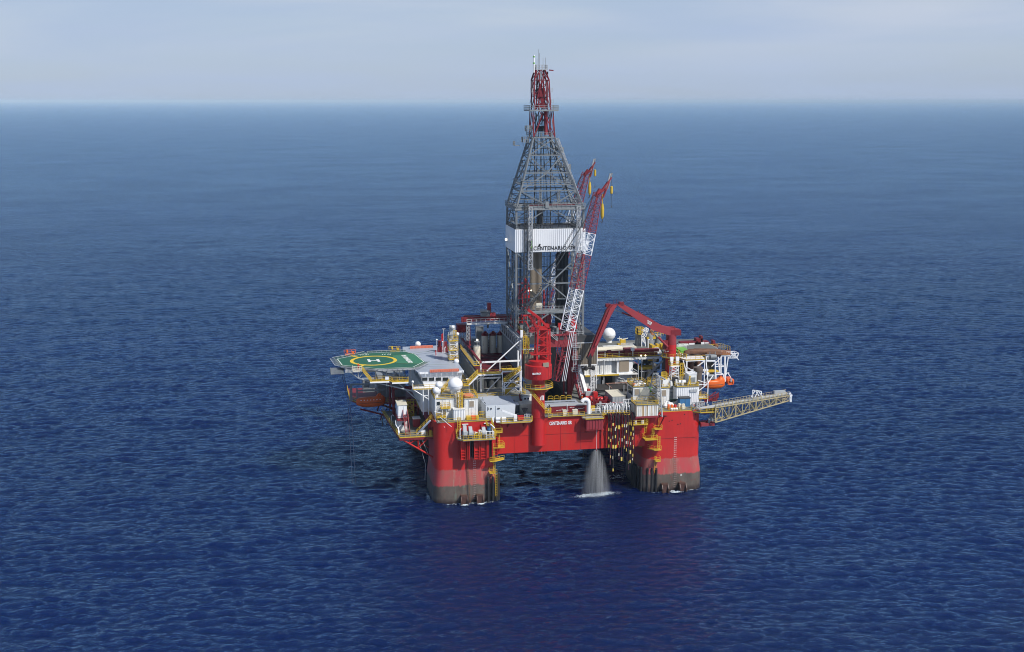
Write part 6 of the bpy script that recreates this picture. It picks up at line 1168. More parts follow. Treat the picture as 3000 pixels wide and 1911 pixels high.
# --- manifold pipes at the hose station
MF = thing('hose_manifold', 'white arched pipes and valves of the hose station at the front edge', 'pipe manifold', (47, 3, 22.1))
random.seed(31)
for i in range(9):
    x = 43.2 + i * .88; y = 2.2 + random.random() * 1.2; h_ = 1.6 + random.random() * .9; MB().path([(x, y + 1.6, 22.1), (x, y + 1.6, 22.1 + h_ * .8), (x, y + 1.2, 22.1 + h_), (x, y + .2, 22.1 + h_), (x, y - .3, 22.1 + h_ * .8), (x, y - .5, 22.2)], .14, 8).build('arched_pipe', WHITE2, MF, True)
k = MB()
for i in range(30): x, y = random.uniform(42, 51), random.uniform(3.5, 8); k.box(x, x + random.uniform(.2, .7), y, y + .4, 22.1, 22.1 + random.uniform(.5, 2.0))
k.tube((42, 5, 23.2), (51, 5, 23.2), .16); k.tube((42.4, 6.4, 23.6), (51, 6.4, 23.6), .14); k.build('valve', LGREY, MF)
k = MB()
for i in range(24): x = random.uniform(42.5, 50.5); k.box(x, x + .3, 1.0, 1.5, 21.9, 21.9 + random.uniform(.2, .6))
k.build('yellow_fitting', YEL, MF)
k = MB(); k.rail([(39.8, 2.6, 22.1), (42.2, 2.6, 22.1), (42.2, 6, 22.1)], 1.2, .07, 1.0); k.rail([(50.0, 7.5, 22.1), (53, 7.5, 22.1)], 2.2, .09, 1.2); k.build('manifold_rail', WHITE2, MF)
# --- hanging hoses with yellow and white sleeves
random.seed(17)
hx = [43.7, 44.2, 44.85, 45.5, 45.9, 46.4, 46.8, 47.45, 48.0, 48.6, 49.0, 49.5, 49.9, 50.3, 50.75]
hb = [12.2, 8.6, 6.9, 12.3, 10.5, 9.8, 11.6, 10.0, 9.2, 12.0, 11.2, 6.6, 8.4, 10.0, 8.2]
lab = lambda i: 'dark hanging hose with %s sleeves, %s' % (['yellow', 'cream', 'yellow and cream'][i % 3], ['leftmost of the bunch at the front edge', 'second from the left end of the bunch', 'third from the left end of the bunch', 'fourth from the left end of the bunch', 'fifth from the left end of the bunch', 'sixth from the left end of the bunch', 'seventh from the left end of the bunch', 'in the middle of the bunch', 'seventh from the right end of the bunch', 'sixth from the right end of the bunch', 'fifth from the right end of the bunch', 'fourth from the right end of the bunch', 'third from the right end of the bunch', 'second from the right end of the bunch', 'rightmost of the bunch at the front edge'][i])
for i, (x, zb) in enumerate(zip(hx, hb)):
    y = -.25 - random.random() * .8; t = thing('hanging_hose', lab(i), 'hose', (x, 1.2, 22), 'hoses hanging over the front edge')
    dx = random.uniform(-.25, .25); P = [(x, 1.4, 21.9), (x, .4, 22.35), (x, y + .15, 22.0), (x, y, 21.0), (x + dx * .4, y, 17), (x + dx * .8, y, (17 + zb) / 2), (x + dx, y, zb)]
    MB().path(P, .15, 8).build('hose', HOSE if i % 2 else BLACK, t, True)
    if i % 2 == 0: MB().path([(x + .22, 1.3, 21.9), (x + .22, .3, 22.2), (x + .22, y + .1, 21.4), (x + .26, y, zb + 4)], .10, 6).build('hose', HOSE, t, True)
    z = 20.2 - random.random() * 1.5; n_ = 0
    while z > zb + .3 and n_ < 9:
        f_ = (21 - z) / (21 - zb); r_ = random.choice((.15, .16, .16, .25)); c_ = FOAMY if random.random() < .5 else CREAM
        if r_ > .2: c_ = YEL if random.random() < .6 else FOAMY
        MB().tube((x + dx * f_, y, z - random.uniform(.7, 1.0)), (x + dx * f_, y, z), r_, 8).build('sleeve', c_, t, True); z -= random.uniform(2.4, 5.4) if i % 3 else random.uniform(1.6, 3.2); n_ += 1
for i, x in enumerate((44.4, 46.1, 48.9)):
    t = thing('hose_saddle', ['dark red curved hose saddle on the edge, the left one', 'dark red curved hose saddle on the edge, the middle one', 'dark red curved hose saddle on the edge, the right one'][i], 'saddle', (x, .6, 21.4), 'red hose saddles'); k = MB()
    pp_ = [(1.4, 21.3), (1.4, 22.0), (.8, 22.25), (.1, 22.1), (-.35, 21.6), (-.5, 20.9), (0, 21.3)]; k.profx(pp_, x, x + .35); k.build('saddle_plate', RED2, t)
k = MB(); k.box(43.3, 51, .95, 1.3, 21.3, 21.9); simple('hose_rack', REDD, 'dark red rail carrying the hanging hoses', 'hose rack', k, (47, 1.1, 21.3))
# --- rust streaked box and its round floats, cabin behind
h = house('rusty_box', 'white ribbed box streaked with rust hanging on the front edge beside the hoses', 'equipment housing', 51.2, 57.4, -.8, 4.0, 21.5, 24.6, RUSTW, (), .62, True, DECK, ribd=.1); MB().box(51.1, 57.5, -.9, 4, 21.0, 21.45).build('red_skirt', RED2, h)
for i, x in enumerate((51.3, 53.2)):
    t = thing('spotlight', ['left one of two red lamp heads on white stubs under the rusty box', 'right one of two red lamp heads on white stubs under the rusty box'][i], 'lamp', (x + 0, -.2, 19.3), 'red lamp heads on the landing'); MB().lathe((x, -.1, 19.3), [(.4, .0), (.4, 1.0)], 14).build('stub', WHITE2, t, True); MB().lathe((x, -.1, 19.3), [(.25, 1.0), (.5, 1.2), (.55, 1.7), (.3, 2.1)], 14).build('head', RED2, t, True)
h = house('control_cabin', 'white control cabin with two tan windows and a cluttered yellow-edged roof at the right', 'cabin', 52.6, 57.0, 7.0, 13.0, 22.06, 27.8, WHITE, [(53.0, 54.2, 25.6, 27.2)], 0, True, DECK, winmat=TAN)
for (y0, y1) in ((7.6, 8.9), (9.6, 11.4)): MB().box(52.4, 52.62, y0, y1, 25.4, 27.2).build('side_window', GLASS, h)
MB().box(54.5, 57.1, 6.6, 6.9, 25.4, 27.3).build('shutter', CREAM, h)
k = MB(); random.seed(2)
for i in range(14): x, y = random.uniform(53.4, 56.2), random.uniform(7.6, 11.5); k.lathe((x, y, 27.86), [(.6, 0), (.5, random.uniform(.2, .5)), (.2, random.uniform(.55, .8))], 8)
k.build('tarpaulin', WHITE2, h, True)
k = MB().path([(54.9 + 1.5 * math.cos(R(a)), 9.8 + 1.5 * math.sin(R(a)), 28.6) for a in range(0, 361, 20)], .09); k.path([(54.9 + .9 * math.cos(R(a)), 9.8 + .9 * math.sin(R(a)), 28.75) for a in range(0, 361, 30)], .06); k.build('coiled_cable', BLACK, h)
k = MB(); k.box(52.8, 53.5, 7.6, 8.6, 27.86, 28.5); k.box(53.5, 54.2, 7.3, 7.9, 27.86, 28.3); k.build('rusty_drum', ORSTR, h)
MB().box(52.55, 56.9, 6.7, 7.0, 22.1, 24.0).build('grey_apron', LGREY, h)
t = thing('green_bin', 'bright green bin between the control cabin and the lattice mast', 'bin', (57.9, 9, 25)); MB().prof([(57.6, 25.6), (58.5, 25.6), (58.6, 26.9), (57.5, 26.9)], 9, 10).build('bin', LIME, t); k = MB().box(57.2, 60.4, 8.6, 11, 25.2, 25.4); k.bar((57.4, 9, 22.1), (57.4, 9, 25.2), .2); k.bar((60.2, 9, 22.1), (60.2, 9, 25.2), .2); k.rail([(57.2, 8.6, 27.8), (60.4, 8.6, 27.8)], 1, .06, .8); k.build('stand', YEL, t)
# --- leaning lattice mast
LM = thing('lattice_mast', 'tall white lattice mast leaning over the deck edge beside the rust-streaked box', 'mast', (58, 2, 22))
top = q3('D', 775, 270, 5); k = MB(); ft_ = [V((58.3, -1.6, 21.3)), V((60.3, 10.5, 22.1)), V((57.2, 9.5, 22.1))]; tp = [top + V((.5, -.8, -.4)), top + V((.5, .6, 0)), top + V((-.6, .3, .0))]
k.tube(V((58.3, -1.6, 21.3)), q3('D', 862, 350, .5), .2, 8)
for a, b in zip(ft_[1:], tp[1:]): k.tube(a, b, .17, 8)
A_ = [ft_[0], ft_[1], ft_[2]]; B_ = [q3('D', 862, 350, .5), tp[1], tp[2]]
for i in range(8):
    for j in range(3): a0, a1 = A_[j].lerp(B_[j], i / 8), A_[(j + 1) % 3].lerp(B_[(j + 1) % 3], (i + 1) / 8); k.bar(a0, a1, .12); k.bar(A_[j].lerp(B_[j], i / 8), A_[(j + 1) % 3].lerp(B_[(j + 1) % 3], i / 8), .12)
for p in B_: k.bar(p, top, .2)
k.build('lattice', LGREY, LM); k = MB(); k.box(top.x - .8, top.x + .8, top.y - .3, top.y + .3, top.z - .2, top.z + .2); k.tube(top + V((.4, -.4, -.4)), top + V((2.6, -.6, -1.6)), .25, 8); k.build('mast_head', GREY, LM)
# --- white house at the right corner
W = house('corner_deckhouse', 'long white ribbed deckhouse over the right corner, stacked with yellow-edged machinery', 'deckhouse', 65.0, 71.4, 7.0, 20, 22.06, 27.2, WHITE2, [], .55, True, DECK)
for (a, b) in ((68.8, 69.7), (69.8, 70.9)): MB().box(a, b, 6.75, 6.95, 25.6, 26.4).build('louvre', LGREY, W)
W2 = house('corner_cabin', 'white cabin with one tan window just right of the lattice mast', 'cabin', 59.4, 62.9, 6.8, 16, 22.06, 27.2, WHITE, [(60.7, 61.9, 25.0, 26.6)], .8, True, DECK, winmat=TAN)
MB().ladder((60.0, 6.4, 22.1), (60.0, 6.4, 24.8), .8, (1, 0, 0), .07, True).build('ladder', YEL, W2)
t = thing('recess_tank', 'big rounded grey tank in the recess between cabin and corner deckhouse', 'tank', (64, 9.5, 22.1)); MB().lathe((63.9, 10.4, 22.1), [(1.05, 0), (1.05, 2.6), (.7, 3.4)], 16).build('tank', GREY, t, True); k = MB().tube((62.8, 10, 25.6), (65, 10, 25.6), .55, 12); k.tube((62.8, 10, 26.6), (65, 10, 26.6), .3, 10); k.build('duct', GREY, t, True)
t = thing('blue_container', 'blue two-door container against the right corner deckhouse', 'container', (66.8, 5.4, 22.1)); MB().box(65.2, 68.2, 4.4, 6.2, 22.1, 24.5).build('body', BLUE, t); k = MB().box(65.1, 68.3, 4.3, 6.3, 24.5, 24.75); k.box(66.65, 66.72, 4.34, 4.42, 22.2, 24.4); k.build('trim', DGREY, t)
random.seed(40)
for i, (x, y, m, lab_, r_) in enumerate(((61.5, 3.0, ORNG, 'orange drum standing second from the right by the front railing', .35), (62.3, 2.6, ORNG, 'orange drum by the front railing next to the white sack', .4), (63.2, 2.4, CRANE, 'red-orange drum at the right end of the drum row', .4))):
    k = MB().lathe((x, y, 22.1), [(r_, 0), (r_, 1.25), (r_ * .8, 1.35)], 14); k.lathe((x, y, 22.5), [(r_ + .03, 0), (r_ + .03, .08)], 14); simple('drum', m, lab_, 'drum', k, (x, y, 22.1), 'orange drums at the front railing', True)
k = MB()
for i in range(3): k.lathe((62.0 + i * .7, 1.8, 22.1), [(.35, 0), (.4, .4), (.2, .7)], 10)
simple('white_sack', WHITE2, 'white sacks on the deck in front of the orange drums', 'sacks', k, (62.6, 1.8, 22.1), None, True)
k = MB(); 
for i in range(7): k.lathe((64.3 + random.random() * 2.2, 2.4 + random.random() * 1.6, 22.1), [(.5, 0), (.6, .5), (.3, random.uniform(.8, 1.5))], 9)
simple('covered_heap', CREAM, 'heap of covered gear in front of the blue container', 'covered gear', k, (65.4, 3, 22.1), None, True)
k = MB(); 
for i in range(5): k.lathe((61.2 + i * .5, 4.8 + random.random(), 22.1), [(.5, 0), (.7, .6), (.3, random.uniform(1.0, 1.7))], 9)
simple('white_heap', WHITE2, 'white covered heap before the grey recess tank', 'covered gear', k, (62, 5, 22.1), None, True)
k = MB().add([(62.8, 6.2, 24.2), (65.2, 6.0, 24.0), (65.0, 7.6, 23.0), (63.8, 7.9, 22.8), (62.8, 6.2, 24.3), (65.2, 6.0, 24.1), (65.0, 7.6, 23.1), (63.8, 7.9, 22.9)], [(0, 3, 2, 1), (4, 5, 6, 7), (0, 1, 5, 4), (1, 2, 6, 5), (2, 3, 7, 6), (3, 0, 4, 7)]); simple('green_tarp', paint('grey_green_tarp', (.05, .09, .08), .7, .3), 'dark green tarpaulin slung by the grey recess tank', 'tarpaulin', k, (64, 6.5, 22.8))
t = thing('valve_skid', 'white and grey valve skid right of the blue container', 'pipe skid', (70, 4, 22.1)); k = MB()
for i in range(22): x, y = random.uniform(68.4, 72.6), random.uniform(1.6, 5.4); k.bar((x, y, 22), (x + random.uniform(-.6, .6), y, 22 + random.uniform(.6, 2.2)), random.uniform(.1, .4))
k.tube((68.5, 3, 23.6), (71.5, 2.4, 23.9), .15); k.tube((67.6, 0.4, 22), (68.8, .2, 23.6), .12); k.tube((68.8, .2, 23.6), (70.2, 0.4, 22.4), .12); k.build('pipes', LGREY, t)
k = MB()
for i in range(8): x = random.uniform(71, 73.8); k.box(x, x + .4, 0, 1, 22, 22.3 + random.random())
k.build('yellow_valve', YEL, t)
# roof machinery on the corner houses
t = thing('roof_hvac', 'white air-conditioning box on legs standing on the right corner deckhouse', 'air conditioner', (70.2, 9.5, 27.2)); MB().box(69.0, 71.3, 8.6, 12, 27.6, 30.2).build('casing', WHITE, t); MB().box(69.6, 70.9, 8.45, 8.6, 28.0, 29.4).build('louvre', GREY, t); MB().box(68.9, 71.4, 8.5, 12.1, 30.2, 30.35).build('lid', WHITE2, t)
t = thing('roof_pipework', 'jumble of white pipes, drums and a black tank on the corner deckhouse roof', 'roof machinery', (66, 10, 27.2)); k = MB()
for i in range(12): x, y = random.uniform(63.2, 68.6), random.uniform(8, 13); k.lathe((x, y, 27.3), [(.4, 0), (.45, .5), (.3, random.uniform(.8, 1.9))], 10)
k.tube((66.2, 9, 28.2), (68.2, 9, 28.2), .5, 12); k.path([(65.6 + .5 * math.cos(R(a)), 8.0, 27.9 + .5 * math.sin(R(a))) for a in range(0, 361, 30)], .08); k.build('pipes', WHITE, t, True)
MB().box(64.8, 66.3, 9.2, 10.6, 27.3, 29.3).build('black_tank', BLACK, t); k = MB().prof([(61.2, 27.3), (63.2, 27.3), (62.4, 29.2), (61.4, 29.2)], 8, 11); k.build('sloped_cover', WHITE2, t)
k = MB(); k.rail([(61.2, 9, 29.2), (62.6, 9, 29.2)], 2.0, .09, .35); k.box(61.0, 62.9, 8.6, 10, 29.1, 29.4); k.build('yellow_guard', YEL, t); k = MB(); k.bar((68.6, 8, 27.3), (69.2, 8, 30), .3); k.bar((69.4, 8, 27.3), (69.0, 8, 30), .22); k.build('yellow_ladder', YEL, t)
t = thing('side_exhaust_frame', 'white frame holding a brown exhaust column off the right corner deckhouse', 'exhaust frame', (73, 12, 22)); k = MB()
for x in (71.9, 74.6): k.bar((x, 8.4, 22.0), (x, 8.4, 27.6), .22)
k.bar((74.6, 8.4, 27.6), (74.5, 10, 33.0), .2); k.bar((71.6, 8.4, 28.6), (74.3, 8.4, 27.6), .2); k.bar((71.8, 8.4, 27.3), (74.4, 8.4, 27.3), .2); k.bar((72, 8.4, 25.6), (74.2, 8.4, 27.2), .2); k.bar((74.4, 8.4, 27.4), (76.6, 10, 29.4), .18); k.bar((71.3, 8.4, 30.6), (69.4, 12, 31.6), .2); k.build('frame', WHITE2, t)
MB().lathe((73.6, 14, 20), [(1.15, 0), (1.15, 10), (1.35, 10), (1.35, 11)], 20).build('exhaust_column', paint('brown_grey_stack', (.12, .095, .08), .6, .5, (.06, .045, .035)), t, True)
platform('basket', [(72.0, 8.2), (74.7, 8.2), (74.7, 11), (72.0, 11)], 23.4, .2, CREAM, t)
k = MB(); k.bar((72.6, 7.2, 22.4), (78.4, 12, 22.6), .3); k.rail([(74.4, 9, 21.9), (78, 11, 22.1), (79.5, 13, 22.1)], 1.5, .09, .7); k.bar((75, 10, 22.9), (79, 14, 23.6), .2); k.box(75, 78.5, 11, 13, 21.7, 22.0); simple('red_catwalk', REDD, 'dark red catwalk frame sticking out behind the right corner deckhouse', 'catwalk', k, (76, 10, 22))
# floodlight basket tower in front of the knuckle crane pedestal
t = thing('floodlight_tower', 'white lattice tower with a yellow basket and caged ladder before the knuckle crane pedestal', 'floodlight tower', (69, 15, 27.2)); a, b = q3('M', 1060, 1120, 15), q3('M', 1290, 1110, 15)
k = MB(); cxx = (a.x + b.x) / 2; k.lattice((cxx, 15.8, 27.2), (cxx, 15.8, a.z - .3), 2.2, 1.9, 4, .13, .08); k.bar((a.x, 14.9, a.z - .2), (b.x, 14.9, a.z - .2), .2, .3); k.build('lattice', WHITE2, t); platform('basket', [(a.x, 15), (b.x, 15), (b.x, 17), (a.x, 17)], a.z, .2, YEL, t)
k = MB()
for x in (a.x + .5, b.x - .5): k.prof([(x - .35, a.z + .2), (x + .35, a.z + .2), (x + .5, a.z + 2.3), (x - .5, a.z + 2.3)], 15.4, 16)
k.build('floodlight_shade', WHITE2, t); MB().ladder((b.x + .6, 15, 27.4), (b.x + .6, 15, a.z + .6), .8, (1, 0, 0), .08, True).build('ladder', YEL, t)
# --- upper right module (v = 28)
UM = thing('upper_module', 'long white two-storey module with a big tan door under a yellow-edged pipe deck', 'deck module', (57, 32, 22)); vz = 28
def uq(x, y, v=28): return q3('K', x, y, v)
zu = uq(960, 890).z; xl, xr = uq(518, 900).x, uq(1400, 880).x; zm = uq(600, 1138).z
MB().box(xl, xr, vz, 52, zu - .6, zu).build('upper_deck', DECK, UM)
k = MB().box(xl, xr, vz - .12, vz - .02, zu - .95, zu - .25)
for i in range(20): x = xl + (xr - xl) * i / 20; k.box(x, x + .08, vz - .2, vz - .1, zu - .95, zu - .25)
k.build('deck_beam', WHITE, UM); edge([(xl, vz), (xr, vz), (xr + 1.2, vz - 4.5)], z=zu, parent=UM, name='deck_railing')
k = MB().box(uq(365, 0).x, uq(755, 0).x, vz + 1, 44, zm, zu - .7); k.ribs(uq(365, 0).x, uq(755, 0).x, vz + 1, zm, zu - .8, .62, .08); k.build('upper_wall', WHITE, UM)
dx0, dx1 = uq(840, 1000).x, uq(975, 1000).x; k = MB().box(dx0 - .6, dx1 + 1.2, vz + .4, 44, zm, zu - .7); k.build('door_surround', WHITE2, UM); MB().box(dx0, dx1, vz + .2, vz + .36, zm + .5, zu - 1.1).build('tan_door', TAN, UM)
k = MB().box(uq(760, 0).x, dx0 - .6, vz + 2, 44, zm, zu - .7); k.build('recess_wall', LGREY, UM)
MB().box(uq(360, 0).x, uq(1110, 0).x, vz - .6, 44, zm - .3, zm).build('mid_deck', WHITE, UM); MB().box(uq(360, 0).x, uq(840, 0).x, vz - .7, vz - .6, zm - .35, zm + .08).build('yellow_kerb', YEL, UM)
k = MB().box(uq(360, 0).x, uq(470, 0).x, vz + 1, 44, 22.1, zm - .3); k.box(uq(810, 0).x, uq(1110, 0).x, vz + .8, 44, 22.1, zm - .3); k.ribs(uq(810, 0).x, uq(1110, 0).x, vz + .8, 24.4, zm - .4, .6, .08); k.build('lower_wall', WHITE, UM)
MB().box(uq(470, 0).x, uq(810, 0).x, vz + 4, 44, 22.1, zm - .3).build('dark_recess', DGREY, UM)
MB().box(uq(1050, 0).x, uq(1105, 0).x, vz + .6, vz + .78, 25.2, 26.2).build('window', TAN, UM)
k = MB()
for x in (490, 632, 1120, 1168, 1330): X_ = uq(x, 0).x; k.tube((X_, vz - .2, 22.1), (X_, vz - .2, zu - .6), .17, 8)
k.tube(uq(1170, 1240), uq(1450, 940), .26, 8); k.tube(uq(460, 1270), uq(560, 1185), .14, 6); k.tube(uq(980, 1150), uq(1060, 1240), .12, 6); k.tube(uq(1020, 1050), uq(1100, 1100), .12); k.tube(uq(1130, 1100), uq(1470, 1070), .14)
k.path([uq(800, 1165), uq(860, 1200), uq(900, 1205), uq(910, 1250)], .16, 8); k.build('post', LGREY, UM)
k = MB(); random.seed(50); x0_, x1_ = uq(1030, 0).x, uq(1470, 0).x
for i in range(26): x, y = random.uniform(x0_, x1_), random.uniform(vz + 3, 40); z = random.uniform(22.2, 29); k.box(x, x + random.uniform(.4, 1.8), y, y + 1, z, z + random.uniform(.4, 2))
k.build('dark_machinery', DGREY, UM)
for i in range(5): X_ = x0_ + 1 + i * 1.9; MB().lathe((X_, vz + 6, 22.1), [(.9, 0), (.9, 5.6), (.4, 6.2)], 14).build('mud_tank', DGREY, UM, True)
k = MB(); a, b = uq(1130, 1040), uq(1330, 1010); k.box(a.x, b.x, vz + .5, vz + 3, a.z - .8, a.z); k.box(uq(1260, 940).x, uq(1330, 940).x, vz + 1, vz + 2, uq(1260, 960).z, uq(1260, 935).z); k.build('yellow_duct', YEL, UM)
# red pipe handling gantry on the upper deck
RG = thing('pipe_handling_gantry', 'long dark red pipe handling gantry lying on the upper deck at the right', 'pipe handler', (57, 31, zu)); 
k = MB(); a, b = q3('K', 525, 835, 30), q3('K', 1385, 795, 30); k.bar(a, b, 1.0, .7); a2, b2 = q3('K', 525, 880, 29.2), q3('K', 1370, 842, 29.2); k.bar(a2, b2, .6, .6); k.bar(q3('K', 1050, 788, 32), q3('K', 1390, 785, 32), .9, .5)
for x in (690, 930): c = q3('K', x, 850, 29.4); k.box(c.x - .5, c.x + .6, 28.8, 30, zu, c.z + 1.1)
c = q3('K', 960, 800, 30); k.box(c.x - 1.2, c.x + 1.6, 29, 31.4, c.z - .6, c.z + .6); k.build('red_girder', REDD, RG)
k = MB(); a, b = q3('K', 525, 800, 33), q3('K', 890, 775, 33)
for j in range(4): k.tube(a + V((0, j * .5, .1 * j)), b + V((0, j * .5, .1 * j)), .2, 8)
k.box(a.x, b.x + 5, 36, 38, zu, zu + 1.2); k.build('white_pipe', CREAM, RG)
k = MB()
for x in (635, 833, 1025): c = q3('K', x, 870, 28.4); k.bar((c.x, 28.4, zu), (c.x, 28.4, zu + 1.6), .22)
k.box(q3('K', 1025, 810, 28.6).x - .5, q3('K', 1025, 810, 28.6).x + .5, 28.6, 29.4, zu + 1.6, zu + 2.4); k.build('stanchion', WHITE, RG)
for (x, y) in ((1140, 874), (1204, 872), (1474, 902), (480, 832)): c = q3('K', x, y, 27.7 if x != 480 else 22.0); 
for i, (x, y) in enumerate(((1142, 874), (1204, 872))): c = q3('K', x, y, 27.8); MB().ball((c.x, 27.8, c.z), .24, 10).build('deck_lamp', LAMP, UM, True)
# antenna/yellow mast behind, ventilation
t = thing('signal_mast', 'small cross-shaped signal mast with a yellow foot behind the red pipe gantry', 'mast', (60, 44, zu)); c = q3('K', 838, 740, 42); k = MB().tube((c.x, 42, zu), (c.x, 42, q3('K', 838, 605, 42).z), .12, 6); zc = q3('K', 838, 633, 42).z; k.bar((c.x - .7, 42, zc), (c.x + .7, 42, zc), .16); k.bar((c.x + .6, 42, zc - .3), (c.x + 2.6, 42, zc), .2); k.ball((c.x + 1.2, 42, zc - .5), .3, 10); k.build('mast', WHITE, t); k = MB().box(c.x + .2, c.x + 1.8, 41.6, 43, zu, zu + 2.4); k.box(c.x - .6, c.x + .2, 41.6, 43, zu, zu + 1.2); k.build('foot', YEL, t)
k = MB()
for i in range(16): c = q3('K', 860 + i * 11, 752, 40); k.path([(c.x, 40, zu), (c.x, 40, zu + 1.5), (c.x + .15, 40, zu + 1.7)], .08)
k.box(q3('K', 620, 0, 40).x, q3('K', 1060, 0, 40).x, 40, 41, zu, zu + .9); simple('white_vents', WHITE, 'row of small white vents along the far edge of the upper deck', 'vents', k, (60, 40, zu))
# white braced tower at rear right (loading arms)
t = thing('braced_tower', 'white braced tower with a yellow basket behind the knuckle crane boom', 'tower', (67, 45, 28)); v_ = 42; A_ = lambda x, y: V(q3('K', x, y, v_)); k = MB()
for (p, q) in (((1150, 780), (1150, 590)), ((1150, 590), (1200, 500)), ((1210, 780), (1185, 590)), ((1185, 590), (1165, 510)), ((1165, 510), (1245, 495)), ((1245, 500), (1215, 590)), ((1150, 610), (1215, 600)), ((1205, 510), (1230, 560)), ((1150, 620), (1190, 700)), ((1180, 780), (1200, 740)), ((1240, 780), (1240, 650)), ((1240, 650), (1300, 645))): k.bar(A_(*p), A_(*q), .26); k.bar(A_(*p) + V((0, 1.6, 0)), A_(*q) + V((0, 1.6, 0)), .2)
k.build('frame', WHITE2, t); a = A_(1090, 580); k = MB().box(a.x, a.x + 2.0, 42, 44, a.z, a.z + .15); k.rail([(a.x, 42, a.z), (a.x + 2, 42, a.z), (a.x + 2, 44, a.z), (a.x, 44, a.z), (a.x, 42, a.z)], 2.0, .1, .5); c = A_(1240, 645); k.box(c.x - .3, c.x + 2.4, 42, 44, c.z, c.z + .7); c = A_(1330, 600); k.rail([(c.x, 42, c.z), (c.x + 4.5, 42, c.z + .2)], 1.1, .07, 1); k.build('basket', YEL, t)
k = MB().box(a.x + .2, a.x + 1.8, 43, 45, zu - 1, a.z); k.build('grey_duct', GREY, t); k = MB(); c = A_(1280, 600); k.lathe((c.x, 43, 29.8), [(1.2, 0), (1.2, c.z - 29.8), (.9, c.z - 29)], 16); c = A_(1410, 590); k.lathe((c.x, 44, 29.8), [(1.0, 0), (1.0, c.z - 29.8)], 16); k.build('tank', GREY, t, True)
k = MB(); c = A_(1300, 560); k.lathe((c.x, 42.6, c.z - .6), [(.7, 0), (.7, 1.4), (.3, 1.7)], 12); k.build('orange_cap', paint('rust_orange', (.4, .17, .08), .6, .4), t, True)
k = MB(); 
for i in range(10): x = 66.4 + random.random() * 4; k.box(x, x + .8, 34 + random.random() * 3, 38, zu, zu + random.uniform(.6, 1.7))
simple('yellow_gear', YEL, 'yellow gear piled beside the knuckle crane pedestal on the upper deck', 'machinery', k, (68, 35, zu))
k = MB().add([(65.8, 31, zu), (68.4, 31, zu), (68.6, 35, zu), (66, 35, zu), (66.4, 32, zu + 1.2), (68.0, 32, zu + 1.0), (68.0, 34, zu + 1.3), (66.6, 34, zu + 1.1)], [(0, 3, 2, 1), (4, 5, 6, 7), (0, 1, 5, 4), (1, 2, 6, 5), (2, 3, 7, 6), (3, 0, 4, 7)]); simple('grey_tarp_heap', LGREY, 'grey-green covered heap left of the bright red crane pedestal', 'covered gear', k, (67, 33, zu))
# --- right exhaust platform with rusty ducts, vessels, lifeboats
RP = thing('exhaust_platform', 'white-legged platform overhanging the right side with rusty exhaust ducts on top', 'platform', (76, 25, 22)); J = lambda x, y, v=20: V(q3('J', x, y, v))
zr = J(650, 628).z; x0_, x1_ = J(425, 640).x, J(900, 640).x
platform('main_platform', [(x0_, 20), (x1_, 20), (x1_ + 1.5, 30), (x1_ + 9, 30), (x1_ + 9, 50), (x0_ - 2, 50), (x0_ - 2, 26)], zr, .5, WHITE2, RP, [(x0_ - 1.4, 24), (x0_, 20), (x1_, 20)], kerbmat=YEL); MB().box(x0_ - 1.8, x1_ + 8.8, 30.2, 49.8, zr + .01, zr + .06).build('platform_floor', DECK, RP)
k = MB(); fb = J(445, 1000)
k.bar((x0_ + .2, 20, zr - .3), (fb.x, 20, 22), .36); k.bar((x1_ - .1, 20, zr - .3), (x1_ - .1, 20, 24), .26); k.bar(fb, (x1_, 20, zr - .4), .28); k.bar(J(350, 640), fb, .26); k.bar(J(620, 1000), J(900, 985), .26); k.bar(J(400, 985), J(350, 960), .3)
for x in (930, 1150): k.bar(J(x, 560 if x == 930 else 660), J(x + 10, 1010), .24)
k.bar(J(930, 660), J(1150, 660), .3, .4); k.bar(J(930, 560), J(980, 560), .2); k.bar(J(1150, 655), J(1150, 1110), .2)
k.build('white_leg', WHITE2, RP)
k = MB(); g = J(965, 660, 21); k.box(g.x - .2, g.x + 2.6, 20.6, 23, g.z + .2, g.z + 1.5); k.tube((g.x + .6, 20.6, g.z + 1.2), (g.x + 2.4, 20.6, g.z + 1.2), .6, 12); k.bar((g.x + .6, 21, g.z), (g.x + .6, 21, g.z + 2.6), .18); k.bar((g.x + 2.2, 21, g.z), (g.x + 2.2, 21, g.z + 2.6), .18); k.build('grey_motor', GREY, RP)
k = MB(); v3 = 30
for (p, q, w_) in (((1225, 550), (1265, 960), .3), ((1295, 550), (1295, 970), .34), ((1395, 545), (1395, 1180), .42), ((1480, 560), (1400, 1100), .26), ((1320, 560), (1060, 800), .22), ((1160, 745), (1270, 745), .2), ((1160, 805), (1395, 805), .2), ((1150, 1000), (1350, 990), .34), ((1290, 745), (1395, 805), .18), ((1130, 540), (1520, 520), .4), ((1170, 1010), (1170, 1110), .3), ((1270, 950), (1160, 940), .24), ((1350, 990), (1395, 1180), .24)): k.bar(J(*p, v3), J(*q, v3), w_)
k.build('white_post', WHITE2, RP)
k = MB(); a = J(1290, 510, v3); b = J(1525, 500, v3); k.box(a.x, b.x, 29.6, 29.9, a.z, a.z + .3)
for j in range(4): k.box(a.x, b.x, 29.5, 29.7, a.z + .35 + j * .32, a.z + .5 + j * .32)
k.build('orange_slat_fence', paint('rusty_orange_paint', (.42, .17, .05), .6, .5), RP)
k = MB(); c0, c1 = J(1520, 480, v3), J(1740, 470, v3); c2 = J(1700, 590, v3); c3 = J(1480, 590, v3)
